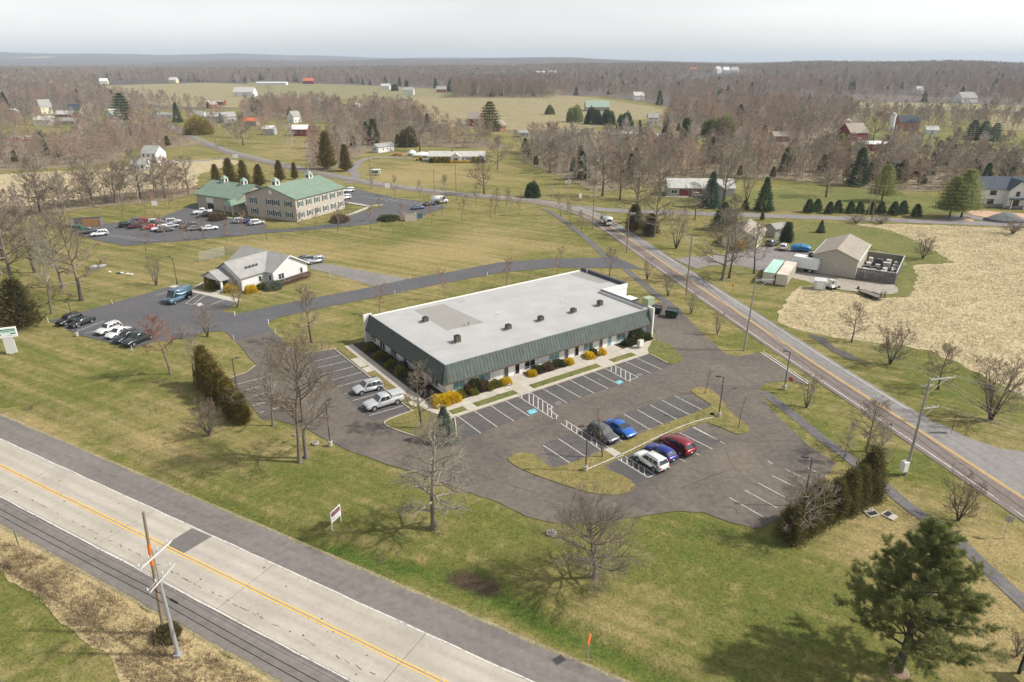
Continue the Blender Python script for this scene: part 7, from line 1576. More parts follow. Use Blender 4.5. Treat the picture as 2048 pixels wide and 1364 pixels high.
rg = np.random.default_rng(5); n = 7000; C = np.stack([rg.uniform(0, 8.6, n), rg.uniform(-.55, .55, n), rg.uniform(.05, 1.25, n)], 1); f = rg.integers(0, 3, n); C[f == 0, 2] = 1.2; C[f == 1, 1] = np.sign(C[f == 1, 1]) * .55; C += rg.normal(0, .05, C.shape)
link('foliage', mesh_np('foliage', *leaf_cards(C, rg.normal(size=(n, 3)) + np.array([0, 0, .6]), .16, .05, rg)), F_RUST, hq); tubes = [(x, 0, 0, x + .1, 0, .9, .03, .015) for x in np.arange(.3, 8.6, .4)]; link('stems', tubes_mesh('stems', tubes), BARK_D, hq)
for k, (u, c) in enumerate(zip((862, 870, 879, 888, 896, 903, 911, 918, 926, 935, 947, 956, 966), 'b g g g g f f f f f g g b'.split())):
    p = G(u, 325.5); nm = {'b': 'dark round yew', 'g': 'golden pointed evergreen', 'f': 'low yellow forsythia'}[c]
    shrub('tight', f'{nm} in front of the white rancher, {["first", "second", "third", "fourth", "fifth", "sixth", "seventh", "eighth", "ninth", "tenth", "eleventh", "twelfth", "last"][k]} from the left', 0, 0, 1.0, {'b': 2.4, 'g': 3.0, 'f': 1.2}[c], {'b': F_SPRUCE, 'g': F_GOLD, 'f': F_FORS}[c], (p.x, p.y), 'shrub', 'shrubs in front of the white rancher', 0)
wshrub('loose', 'yellow flowering shrub among the bare roadside trees', 1480, 500, 1.2, 2.6, F_FORS, 'forsythia')
wshrub('loose', 'rusty round shrub in the office lot island', 435, 440, 2.4, 2.2, F_RUST); wshrub('loose', 'dark bare shrub at the office lot corner', 680, 444, 2.6, 2.4, F_RUST); wshrub('loose', 'low dark shrub bed in the right office lot', 778, 440, 3.0, 1.6, F_DARKSH)
wshrub('loose', 'scrubby brown shrub at the foot of the two near poles', 338, 1275, 1.0, 1.3, F_CEDAR); place_tree('multi', 'thin bare shrub at the lower right frame edge', 2034, 1312, h=2.4, name='bare_shrub', cat='shrub')
# ================================================================== lamps, poles, wires, signs
M_GALV = mat('galvanised_steel', (.45, .46, .47), .45, .5, var=.08); M_POLEB = mat('bronze_lamp_pole', (.075, .068, .062), .5, .3, var=.1); M_WOODP = mat('creosoted_pole', (.23, .175, .12), .9, var=.25, scale=2); M_WOODG = mat('grey_weathered_pole', (.30, .285, .255), .9, var=.2, scale=2); M_ARM = mat('pale_crossarm', (.52, .51, .48), .8, var=.1); M_INS = mat('insulator', (.55, .56, .58), .3); M_WIRE = mat('black_cable', (.015, .015, .016), .6); M_WIREP = mat('aluminium_wire', (.40, .40, .39), .5)
def lamp(label, u, v, h, az, base=True):
    p = G(u, v); t = thing('lamp_post', label, 'lamp post', (p.x, p.y, .03), az, 'car park lamps')
    if base: MB().lathe([(.30, 0), (.30, .72), (.27, .76)], 14).build('concrete_base', M_CONC, t)
    MB().lathe([(.16, .76 if base else 0), (.16, .8), (.075, .84), (.06, h)], 8).build('pole', M_POLEB, t)
    a = MB().tube((0, 0, h - .05), (.5, 0, h + .03), .03).build('arm', M_POLEB, t)
    hd_ = MB().hull([(.4, -.17, h - .02), (1.1, -.17, h - .02), (1.1, .17, h - .02), (.4, .17, h - .02)], [(.42, -.14, h + .12), (1.05, -.14, h + .1), (1.05, .14, h + .1), (.42, .14, h + .12)]).build('lamp_head', M_POLEB, t); MB().b2(.5, 1.0, -.12, .12, h - .04, h - .018).build('lens', M_HEAD, hd_)
lamp('lamp post on the long island beside the saplings', 1171, 942, 6.2, R(180)); lamp('lamp post at the right end of the long island', 1437, 834, 6.2, R(170)); lamp('lamp post at the entrance beside the stop sign', 1568, 779, 6.3, R(175)); lamp('lamp post at the lot edge right of the tall tree pair', 661, 892, 6.4, R(60)); lamp('lamp post behind the arborvitae row', 476, 788, 5.8, R(20), False); lamp('lamp post at the left end of the clinic lot', 154, 672, 6.4, R(160)); lamp('lamp post on the grass behind the delivery van', 355, 570, 6.4, R(170), False); lamp('lamp post behind the right hedge', 1606, 1012, 6.2, R(160), False)
POLES = {}
def pole(label, u, v, h, wood, arms, r=.16, tilt=(0, 0), az=0.0, key=None, band=None):
    p = G(u, v); t = thing('utility_pole', label, 'utility pole', (p.x, p.y, 0), az, 'utility poles'); t.rotation_euler = (tilt[0], tilt[1], az)
    MB().tube((0, 0, -.3), (0, 0, h), r, r * .62, 10).build('pole', wood, t)
    if band: MB().tube((0, 0, band[0]), (0, 0, band[1]), r * .93, r * .86, 10).build('orange_band', mat('orange_wrap', (.75, .19, .03), .6), t)
    for z, x0, x1, brace, dbl in arms:
        m = MB(); [m.b2(x0, x1, yy - .05, yy + .05, z - .06, z + .06) for yy in ((-.2, .2) if dbl else (.18,))]
        if brace: m.tube((x1 * .72, .18, z - .05), (0, .12, z - brace), .03)
        a = m.build('crossarm', M_ARM, t)
        for x in np.linspace(x0 + .1, x1 - .1, 4): MB().lathe([(.05, 0), (.07, .08), (.04, .16), (.06, .2), (.02, .24)], 8, (x, .18, z + .06)).build('insulator', M_INS, a)
    if key: POLES[key] = t
    return t
RA = math.atan2(-42, 9.0)                     # heading of the road near the poles
pole('bare wooden pole with orange wrap beside the highway', 329, 1268, 12.9, M_WOODP, (), .17, tilt=(0, R(3.5)), band=(7.6, 9.7), key='w')
mp = pole('galvanised pole with white double crossarms beside the highway', 357, 1312, 8.4, M_GALV, (), .19, key='m')
for z, L_ in ((7.9, 2.1), (10.4, 2.5)):
    a = MB()
    for yy in (-.15, .15): a.tube((-L_ / 2 * math.sin(.5), -L_ / 2, z + .2 * 0), (L_ / 2 * math.sin(.5), L_ / 2, z + (.8 if z < 9 else .5)), .05).tube((-L_ / 2 * math.sin(.5) + .3, -L_ / 2 + yy, z + .02), (L_ / 2 * math.sin(.5) + .3, L_ / 2 + yy, z + (.8 if z < 9 else .5)), .05)
    a = a.build('crossarm', M_ARM, mp)
    for f in (-.95, -.3, .3, .95): MB().lathe([(.05, 0), (.07, .1), (.04, .18), (.06, .25), (.02, .3)], 8, (f * L_ / 2 * math.sin(.5), f * L_ / 2, z + (f + 1) / 2 * (.8 if z < 9 else .5))).build('insulator', M_INS, a)
MB().tube((0, 0, 8.3), (0, 0, 11.2), .10, .07, 8).build('upper_shaft', M_WOODG, mp)
MB().tube((0, 0, 6.5), (.1, -.5, 8.0), .04).tube((0, 0, 6.5), (-.1, .5, 8.2), .04).build('brace', M_WOODG, mp)
MB().b2(-.28, .28, -.28, .28, 0, .3).build('foot', M_GALV, mp)
X1 = RA + math.pi / 2
p1 = pole('tall grey pole with one-sided crossarms and a white cabinet', 1811, 949, 12.9, M_WOODG, ((12.6, 0, 3.6, 1.9, False), (8.9, 0, 2.3, 1.6, False), (11.9, -.9, .9, 0, False)), .19, az=R(12), key='p1')
MB().b2(-.75, -.15, -.35, .35, .6, 1.9).build('cabinet', M_FRAME, p1)
pole('pale wooden pole with a raised arm beside the entrance', 1488, 701, 13.1, M_WOODG, ((12.6, 0, 3.4, 2.2, False),), .17, az=R(8), tilt=(0, R(1.5)), key='p2')
pole('tall wooden pole with two crossarms at the access drive mouth', 1372, 590, 13.0, M_WOODP, ((12.3, -1.3, 1.3, .9, False), (11.3, -1.3, 1.3, .7, False), (8.2, -1.1, 1.1, 0, False)), .17, az=R(5), key='p3')
pole('brown wooden pole beside the footpath near the junction', 1253, 506, 11.5, M_WOODP, ((10.2, 0, 1.8, .8, False),), .16, az=R(10), key='p4')
pole('brown wooden pole at the junction in front of the van', 1185, 458, 12.0, M_WOODP, ((11.4, -1.1, 1.1, .7, False), (9.8, -1.1, 1.1, .7, False)), .15, az=R(20), key='p5')
pole('pale pole with double crossarms at the road bend', 1135, 428, 15.5, M_WOODG, ((10.6, -1.2, 1.2, .7, False), (10.0, -1.2, 1.2, .6, False)), .15, az=R(40), key='p6')
pole('thin yellowish pole behind the bend', 1104, 402, 10.5, M_WOODG, (), .13); pole('dark roadside pole with transformer in the lawn front', 913, 402, 13.5, M_WOODP, ((11.6, -.9, .9, 0, False),), .15, az=R(30), key='p7'); pole('short dark roadside pole left of the transformer pole', 869, 383, 8.0, M_WOODP, (), .15, key='p8'); pole('pole with stacked crossarms behind the green-roofed office', 617, 345, 13.0, M_WOODG, ((12.3, -1.6, 1.6, .8, False), (11.3, -1.6, 1.6, .7, False), (9.5, -1.4, 1.4, 0, False)), .16, az=R(30), key='p9')
pole('pale pole, left of the two by the lane thickets', 1736, 431, 10.0, M_WOODG, (), .14); pole('wooden pole, right of the two by the lane thickets', 1743, 441, 14.5, M_WOODP, (), .16); pole('yellowish village pole beside the country road', 434, 299, 15.0, M_WOODP, ((14.2, -1.2, 1.2, 0, False),), .16); pole('dark leaning pole right of the yellowish village pole', 449, 297, 9.0, M_WOODP, (), .15); pole('thin pole before the grey ranch house', 1443, 402, 12.0, M_WOODG, (), .14); pole('roadside pole left of the far lawn', 743, 378, 12.0, M_WOODP, ((11.3, -1.0, 1.0, 0, False),), .15, az=R(30), key='p10')
def wire(label, pts, r, m, sag=.6, group=None):
    s_ = []
    for a, b in zip(pts[:-1], pts[1:]):
        a, b = Vector(a), Vector(b); n = 14
        P = [a.lerp(b, k / n) - Vector((0, 0, sag * 4 * (k / n) * (1 - k / n))) for k in range(n + 1)]
        s_ += [(*x, *y, r, r) for x, y in zip(P[:-1], P[1:])]
    o = link('overhead_wire', tubes_mesh('overhead_wire', s_), m); return tag(o, label, 'wire', group)
w0 = POLES['w'].location; hd3 = Vector((HWY_D.x, HWY_D.y, 0)); hn3 = Vector((HWY_N.x, HWY_N.y, 0))
for k, (z, o, r, lab) in enumerate(((5.0, .0, .035, 'thick black cable along the highway, upper'), (4.5, -.3, .035, 'thick black cable along the highway, lower'), (5.5, .35, .013, 'thin black wire along the highway, lowest of three'), (5.8, .45, .013, 'thin black wire along the highway, middle of three'), (6.1, .55, .013, 'thin black wire along the highway, highest of three'))):
    c = w0 + hn3 * o + Vector((0, 0, z)); wire(lab, [c - hd3 * 62 + Vector((0, 0, .4)), c, c + hd3 * 45 + Vector((0, 0, .3))], r, M_WIRE, .5, 'cables along the highway')
MB_ = MB().tube((0, 0, 0), (.9, 0, 0), .09, .09, 8)
o = MB_.build('splice_case', M_WIRE); c = w0 + hd3 * 2.2 + Vector((0, 0, 4.9)); o.location = c; o.rotation_euler = (0, 0, HWY_A); tag(o, 'black splice case on the highway cable', 'splice case')
L_ = lambda k, z, dx=0.0: (POLES[k].location.x + dx, POLES[k].location.y, z)
ks = ['p6', 'p5', 'p4', 'p3', 'p2', 'p1']; ext = Vector(POLES['p1'].location) + (Vector(POLES['p1'].location) - Vector(POLES['p2'].location)) * 1.0
for dx, z, r, m, lab in ((.3, (12.2, 11.5, 10.4, 12.5, 12.7, 12.8), .011, M_WIREP, 'thin pale power wire along the road, inner'), (1.1, (12.2, 11.5, 10.4, 12.4, 12.7, 12.8), .011, M_WIREP, 'thin pale power wire along the road, middle'), (1.7, (12.2, 11.5, 10.4, 12.4, 12.7, 12.8), .011, M_WIREP, 'thin pale power wire along the road, outer'), (.15, (6.5, 6.2, 6.0, 6.4, 6.3, 6.0), .028, M_WIRE, 'thick black cable along the road, upper'), (.0, (5.8, 5.5, 5.3, 5.7, 5.6, 5.3), .028, M_WIRE, 'thick black cable along the road, lower')):
    wire(lab, [L_(k, zz, dx) for k, zz in zip(ks, z)] + [(ext.x + dx, ext.y, z[-1])], r, m, .7, 'wires along the road')
for dz, q, lab in ((12.7, (85, 60, 11.5), 'pale service wire swinging off to the right, upper'), (12.5, (86, 56, 11.0), 'pale service wire swinging off to the right, second'), (8.9, (86, 52, 8.6), 'pale service wire swinging off to the right, lower'), (8.8, (84, 47, 8.2), 'pale service wire swinging off to the right, lowest')):
    wire(lab, [(POLES['p1'].location.x + (3.2 if dz > 10 else 2.1), POLES['p1'].location.y + .8, dz + .2), q], .014, M_WIREP, 1.4, 'service wires')
wire('dark wire strung along the far road past the lawn', [L_('p10', 10.5), L_('p8', 7.8), L_('p7', 9.5), L_('p6', 9.5)], .03, M_WIRE, 1.0)
# signs
def post_sign(name, label, u, v, h, az, board, m, pm=None, r=.04, two=False, cat='sign'):
    p = G(u, v); t = thing(name, label, cat, (p.x, p.y, 0), az); w, z0, z1 = board
    for x in ((-w / 2 + .05, w / 2 - .05) if two else (0,)): MB().tube((x, .03, 0), (x, .03, h), r, r, 6).build('post', pm or M_GALV, t)
    MB().b2(-w / 2, w / 2, -.03, .0, z0, z1).build('board', m, t); return t
t = thing('clinic_sign', 'tall grey pylon sign with green and white panel', 'sign', (*at(25, 707), 0), R(22)); mg = mat('pylon_grey', (.58, .58, .56), .6, var=.06); mgr = mat('sign_green', (.02, .25, .17), .5)
MB().b2(-.75, .75, -.2, .2, .15, 3.0).build('pylon', mg, t); MB().b2(-.35, .35, -.3, .3, 0, .15).build('foot', M_CONC, t); pn = MB().b2(-1.5, 1.5, -.22, .22, 3.0, 4.7).build('panel', M_FRAME, t)
g_ = MB().b2(-.7, 1.35, -.235, -.22, 4.05, 4.5).build('green_band', mgr, pn); MB().b2(-1.35, -.75, -.235, -.22, 3.45, 3.75).b2(.6, 1.35, -.235, -.22, 3.55, 3.8).build('green_band', mgr, pn)
lt = MB(); rr = random.Random(2)
for z, x0, x1, s_ in ((4.2, -.55, 1.2, .16),):
    x = x0
    while x < x1: w = rr.uniform(.04, .11); lt.b2(x, x + w, -.242, -.236, z - s_ * rr.random() * .3, z + s_ * rr.uniform(.4, .9)); x += w + rr.uniform(.03, .06)
lt.build('lettering', M_FRAME, g_)
lt = MB()
for z, x0, x1, s_ in ((3.85, -.6, .5, .12), (3.3, -.2, .8, .1)):
    x = x0
    while x < x1: w = rr.uniform(.04, .09); lt.b2(x, x + w, -.228, -.221, z, z + s_ * rr.uniform(.5, 1)); x += w + rr.uniform(.03, .06)
lt.build('lettering', mgr, pn); MB().b2(-1.35, -.85, -.228, -.221, 3.95, 4.45).build('emblem', mat('emblem_grey', (.35, .4, .38), .6), pn)
t = post_sign('sale_sign', 'white and maroon property board on two posts by the highway', 674, 1052, 2.3, R(68), (1.7, .9, 2.3), M_FRAME, M_FRAME, .06, True); MB().b2(-.72, .72, -.04, -.03, 1.62, 2.12).build('maroon_band', mat('sign_maroon', (.16, .012, .04), .5), t)
lt = MB()
for z, n, s_ in ((1.82, 11, .18), (1.25, 12, .09), (1.08, 14, .07)):
    for k in range(n): lt.b2(-.55 + k * 1.1 / n, -.55 + (k + .6) * 1.1 / n, -.048, -.041 if z > 1.5 else -.031, z, z + s_ * rr.uniform(.6, 1))
lt.build('lettering', mat('sign_pink', (.62, .45, .48), .6), t)
def diamond(label, u, v, h, az, c, s_=.55, back=False):
    p = G(u, v); t = thing('warning_sign', label, 'sign', (p.x, p.y, 0), az); MB().tube((0, .05, 0), (0, .05, h), .035, .035, 6).build('post', M_GALV, t)
    MB().add([(0, 0, h - 2 * s_), (s_, 0, h - s_), (0, 0, h), (-s_, 0, h - s_), (0, .02, h - 2 * s_), (s_, .02, h - s_), (0, .02, h), (-s_, .02, h - s_)], [(0, 1, 2, 3), (7, 6, 5, 4), (0, 4, 5, 1), (1, 5, 6, 2), (2, 6, 7, 3), (3, 7, 4, 0)]).build('board', mat('sign_' + str(c), c, .5), t); return t
diamond('orange diamond road-work sign beside the highway', 1177, 1322, 3.0, R(68), (.85, .13, .04), .6)
t = diamond('small yellow diamond sign beside the road', 1463, 590, 2.6, R(10), (.75, .38, .02), .45); MB().b2(-.14, .14, -.02, -.01, 1.95, 2.35).build('black_symbol', M_TRIM, t)
p = G(1577, 786); t = thing('stop_sign', 'red octagonal stop sign at the car park entrance', 'sign', (p.x, p.y, 0), R(125)); MB().tube((0, .05, 0), (0, .05, 2.7), .035, .035, 6).build('post', M_GALV, t)
MB().add([(.38 * math.cos(a), 0, 2.3 + .38 * math.sin(a)) for a in np.arange(8) * math.pi / 4 + math.pi / 8] + [(.38 * math.cos(a), .02, 2.3 + .38 * math.sin(a)) for a in np.arange(8) * math.pi / 4 + math.pi / 8], [tuple(range(8)), tuple(range(15, 7, -1))] + [(i, i + 8, (i + 1) % 8 + 8, (i + 1) % 8) for i in range(8)]).build('board', mat('stop_red', (.5, .03, .03), .5), t)
cu = bpy.data.curves.new('stop_text', 'FONT'); cu.body = 'STOP'; cu.size = .26; cu.align_x = 'CENTER'; cu.align_y = 'CENTER'; to = bpy.data.objects.new('lettering', cu); col.objects.link(to); to.parent = t; to.location = (0, -.012, 2.3); to.rotation_euler = (math.pi / 2, 0, 0); cu.materials.append(M_FRAME); bpy.context.view_layer.update(); me_ = bpy.data.meshes.new_from_object(to.evaluated_get(bpy.context.evaluated_depsgraph_get())); bpy.data.objects.remove(to); to = link('lettering', me_, M_FRAME, t); to.location = (0, -.012, 2.3); to.rotation_euler = (math.pi / 2, 0, 0)
post_sign('road_sign', 'grey back of a square road sign by the lower road', 2006, 1077, 2.9, R(140), (.75, 2.1, 2.85), M_GALV); post_sign('road_sign', 'white square road sign beyond the green-roofed lot', 776, 392, 4.6, R(20), (1.5, 3.0, 4.6), M_FRAME); post_sign('road_sign', 'white rectangular sign at the road bend', 1160, 412, 4.2, R(10), (.9, 2.8, 4.2), M_FRAME); post_sign('notice_board', 'white notice board behind the office car rows', 313, 428, 4.2, R(10), (1.7, 2.8, 4.2), M_FRAME)
post_sign('notice_board', 'white box sign at the lane junction', 472, 321, 3.0, R(0), (2.6, 1.2, 3.0), M_FRAME)
p = G(1902, 868); t = thing('feather_banner', 'purple feather banner on the grass across the road', 'banner', (p.x, p.y, 0), R(60)); MB().tube((0, 0, 0), (0, 0, 2.9), .025, .02, 6).build('pole', M_TRIM, t)
MB().loft([[(0, -.01, z), (w, -.01, z), (w, .01, z), (0, .01, z)] for z, w in ((.5, .35), (1.0, .6), (1.6, .65), (2.3, .6), (2.7, .45), (2.95, .1))]).build('flag', mat('banner_purple', (.07, .035, .13), .6, var=.3, scale=3), t); MB().b2(.05, .62, -.02, .02, .62, .82).build('red_stripe', mat('banner_red', (.4, .02, .04), .6), t); MB().b2(.25, .4, -.02, .02, 1.3, 2.2).build('lettering', M_FRAME, t)
for u, v, w_ in ((1018, 791, 'left end of the front strip'), (1195, 716, 'small forsythia bed')): t = post_sign('access_sign', f'white and blue accessible parking sign at the {w_}', u, v, 1.9, BA, (.36, 1.3, 1.9), M_FRAME); MB().b2(-.14, .14, -.04, -.03, 1.55, 1.82).build('blue_symbol', mat('sign_blue', (.03, .14, .45), .5), t)
for k, (u, v) in enumerate(((225, 608), (265, 702), (97, 645), (537, 648), (551, 668), (468, 680), (661, 556), (820, 559), (975, 552), (1043, 540), (790, 590), (470, 632))):
    p = G(u, v); o = MB().b2(-.045, .045, -.03, .03, 0, .95).b2(-.05, .05, -.035, .035, .8, .9).build('marker_stake', M_FRAME); o.location = (p.x, p.y, .02); o.rotation_euler = (0, R(random.uniform(-6, 6)), random.uniform(0, 3))
    tag(o, f'white snow stake at the {("clinic lot top edge", "corner by the dark pickup", "left tip of the clinic lot", "drive fork, upper", "drive fork, lower", "clinic island edge", "grass before the clinic hedge", "side driveway mouth", "access drive, third tree", "access drive near the roof corner", "access drive, first tree", "clinic island bend")[k]}', 'stake', 'snow stakes')
p = G(1458, 690); o = MB().tube((0, 0, 0), (.5, .1, 2.2), .03, .03, 6).build('yellow_marker', mat('marker_yellow', (.7, .55, .03), .5)); o.location = p; tag(o, 'leaning yellow marker rod on the entrance verge', 'marker')
p = G(38, 1092); o = MB().b2(-.04, .04, -.04, .04, 0, 1.9).build('field_stake', mat('stake_green', (.10, .14, .09), .8)); o.location = p; tag(o, 'dark green stake beside the highway shoulder', 'stake')
for u, v, r, lab in ((1103, 1068, .55, 'round concrete manhole cover on the lawn left of the broad tree'), (631, 887, .45, 'round manhole cover beside the lot lamp post'), (591, 871, .28, 'small pale round cover behind the tall tree pair')):
    p = G(u, v); t = thing('manhole', lab, 'manhole', (p.x, p.y, 0)); MB().lathe([(r, 0), (r, .2), (r * .97, .22)], 20).build('collar', M_CONC, t); MB().lathe([(r * .8, .22), (r * .8, .245)], 20).build('cover', mat('manhole_iron', (.20, .18, .16), .7, var=.2), t)
def grate(label, px, m0):
    P = [G(*q).to_2d() for q in px]; c = sum(P, Vector((0, 0))) / 4; t = thing('storm_drain', label, 'drain', (c.x, c.y, 0)); slab('concrete_frame', [q - c for q in P], 0, .10, M_CONC, t)
    a, b = P[m0], P[(m0 + 1) % 4]; d, e = P[(m0 + 3) % 4], P[(m0 + 2) % 4]; f = lambda x, y: (a.lerp(b, x)).lerp(d.lerp(e, x), y) - c; slab('grate', [f(.1, .12), f(.9, .12), f(.9, .55), f(.1, .55)], .09, .115, M_TRIM, t)
zz = lambda x, y: (1500 + x / 3.376, 960 + y / 3.376)
grate('storm drain with dark grate, left of two by the hedge', [zz(880, 240), zz(810, 253), zz(750, 206), zz(825, 188)], 0); grate('storm drain with dark grate, right of two by the hedge', [zz(925, 205), zz(880, 233), zz(965, 276), zz(1000, 250)], 0)
grate('small storm drain on the long grass island', [(1431, 832), (1421, 833), (1415, 823), (1425, 822)], 0)
# enclosure and bins left of the office lot, chain-link pen, pads
t = thing('bin_enclosure', 'brown timber bin enclosure at the left of the office lot', 'enclosure', (*at(160, 455), 0), R(15))
mwd = mat('enclosure_wood', (.33, .18, .08), .8, var=.2); MB().b2(1.0, 5.4, -.1, .1, 0, 2.4).build('front_wall', mwd, t); MB().b2(-2.4, 5.6, 3.4, 3.55, 0, 2.3).b2(5.5, 5.65, -.1, 3.4, 0, 2.3).b2(-2.5, -2.35, -.1, 3.4, 0, 2.3).build('back_wall', S_BOARD, t)
dumpster('green dumpster with white lid left of the bin enclosure', 156, 462, R(10), (.03, .16, .10), 1.2); dumpster('black and green dumpster right of the bin enclosure', 187, 452, R(10), (.03, .10, .07), 1.2)
t = thing('chain_link_fence', 'pale chain-link pen on the grass left of the clinic', 'fence', (0, 0, 0)); F = [G(*q) for q in ((399, 524), (452, 511), (500, 514))]
mesh_ = NT('chain_link', .5, .5); mesh_.color((.5, .5, .48)); mesh_.b.inputs['Alpha'].default_value = .22; MATS['chain_link'] = mesh_.m
for a, b in zip(F[:-1], F[1:]):
    n = int((b - a).length / 2.5) + 1; MB().hull([a + Vector((0, 0, .05)), b + Vector((0, 0, .05)), b + Vector((0, .02, .05)), a + Vector((0, .02, .05))], [a + Vector((0, 0, 2.3)), b + Vector((0, 0, 2.3)), b + Vector((0, .02, 2.3)), a + Vector((0, .02, 2.3))]).build('mesh_panel', mesh_.m, t); MB().tube(a + Vector((0, 0, 2.32)), b + Vector((0, 0, 2.32)), .03).build('top_rail', M_GALV, t)
    for k in range(n + 1): q = a.lerp(b, k / n); MB().tube(q, q + Vector((0, 0, 2.35)), .035).build('post', M_GALV, t)
t = thing('well_pads', 'grey concrete pads on the grass left of the clinic', 'pads', (*at(195, 534), 0), R(20))
for i in range(2):
    for j in range(2): MB().b2(-1.6 + i * 1.7, i * 1.7, -1.0 + j * 1.1, .02 + j * 1.1, 0, .28).build('pad', mat('pad_grey', (.42, .41, .42), .9), t)
t = thing('spare_pipes', 'small white and green pipe pieces on the grass', 'pipes', (*at(240, 548), 0), R(-10))
for x, y_, s_, m in ((-3.2, .3, .5, M_FRAME), (-.8, 0, .9, mat('pipe_green', (.05, .16, .14), .5)), (.2, .1, .5, M_FRAME), (2.0, -.4, .6, M_FRAME), (3.2, -.6, .5, M_FRAME)): MB().tube((x, y_, .22), (x + s_, y_ + .2, .25), .2, .2, 10).build('pipe', m, t)
t = thing('utility_shelter', 'pale brick bin shelter in the right office lot', 'shelter', (*at(822, 442), 0), R(12)); MB().b2(-1.8, 1.8, -.15, .15, 0, 2.1).b2(-1.8, -1.6, .15, 2.5, 0, 2.1).b2(1.6, 1.8, .15, 2.5, 0, 2.1).build('wall', mat('shelter_brick', (.48, .43, .36), .9, var=.15), t); MB().b2(-1.85, 1.85, -.2, .2, 2.1, 2.2).build('coping', M_CONC, t)
t = thing('utility_cabinet', 'small blue utility cabinet on the grass by the bin shelter', 'cabinet', (*at(840, 437), 0), R(12)); MB().b2(-.8, .8, -.5, .5, .1, 1.5).build('casing', mat('cabinet_blue', (.06, .14, .22), .6), t); MB().b2(-.9, .9, -.6, .6, 0, .1).build('base', M_CONC, t); MB().b2(-.85, .85, -.55, .55, 1.5, 1.58).build('lid', M_CAP, t)
p = G(2010, 441); t = thing('stone_heap', 'dark grey heap of crushed stone by the new house', 'heap', (p.x, p.y, 0)); n_ = 14
V = []; prof = [(5.2, 0), (4.0, .8), (2.6, 1.7), (1.2, 2.3), (.3, 2.5)]
o = MB().lathe(prof, 18).build('stone', mat('crushed_stone', (.14, .145, .155), .95, var=.3, scale=2, bump=.6), t, True); o.scale = (1.3, .8, 1)
p = G(2063, 1372); t = thing('board_sign', 'weathered teal-grey board sign cut by the lower right corner', 'sign', (p.x, p.y, 0), R(98)); MB().b2(-1.2, 1.2, -.08, .08, .6, 2.2).build('board', mat('teal_board', (.25, .33, .32), .7, var=.25), t)
for x in (-1.25, 1.25): MB().b2(x - .1, x + .1, -.1, .1, 0, 2.5).build('post', M_TRIM, t)

# ================================================================== dry weeds and hay tufts (uncountable ground cover)
def in_poly(X, Y, P):
    c = np.zeros(X.shape, bool); n = len(P)
    for i in range(n):
        x1, y1 = P[i]; x2, y2 = P[(i + 1) % n]
        if y1 == y2: continue
        m = ((y1 > Y) != (y2 > Y)) & (X < (x2 - x1) * (Y - y1) / (y2 - y1) + x1); c ^= m
    return c
def scatter(px, n, rg):
    P = [tuple(G(*q).to_2d()) for q in px]; A_ = np.array(P); lo, hi = A_.min(0), A_.max(0); X = rg.uniform(lo[0], hi[0], n); Y = rg.uniform(lo[1], hi[1], n); m = in_poly(X, Y, P); return X[m], Y[m]
def blades(name, label, X, Y, h, w, m, rg, spread=.45, per=3):
    n = len(X) * per; C = np.stack([np.repeat(X, per) + rg.normal(0, .12, n), np.repeat(Y, per) + rg.normal(0, .12, n), np.zeros(n)], 1); D_ = np.stack([rg.normal(0, spread, n), rg.normal(0, spread, n), np.ones(n)], 1)
    V, Q = leaf_cards(C, D_, np.repeat(h, per) * rg.uniform(.6, 1.2, n), w, rg); o = link(name, mesh_np(name, V, Q), m); o['kind'] = 'stuff'; o['label'] = label; return o
rg = np.random.default_rng(9); M_WEED = foliage('dry_weed_stems', (.42, .34, .22), (.32, .24, .15), .35); M_HAYT = foliage('hay_tufts', (.46, .385, .24), (.40, .33, .20), .25)
X, Y = scatter([(-60, 1068), (0, 1078), (140, 1135), (280, 1228), (420, 1310), (520, 1362), (560, 1420), (300, 1420), (235, 1330), (150, 1258), (60, 1180), (-60, 1110)], 21000, rg)
nz = np.sin(X * .9 + 2 * np.sin(Y * .5)) * np.cos(Y * .8) + rg.normal(0, .5, len(X)); k = nz > -.6; X, Y, nz = X[k], Y[k], nz[k]
blades('dry_weeds', 'tall dry weeds on the bank below the highway', X, Y, np.clip(.35 + .25 * nz, .15, .95), .05, M_WEED, rg)
X, Y = scatter([(1703, 449), (1772, 460), (1831, 483), (1893, 518), (1900, 527), (1826, 535), (1822, 586), (1789, 596), (1700, 592), (1605, 575), (1560, 632), (1584, 653), (1640, 666), (1737, 682), (1849, 696), (1933, 733), (2048, 785), (2150, 800), (2150, 458), (1858, 452)], 60000, rg)
nz = np.sin(X * .35 + 2 * np.sin(Y * .3)) * np.cos(Y * .4 + X * .1) + rg.normal(0, .6, len(X)); k = nz > -.9
blades('hay_tufts', 'pale dry grass tufts of the hay field', X[k], Y[k], np.clip(.20 + .07 * nz[k], .07, .42), .11, M_HAYT, rg, .9, 2)

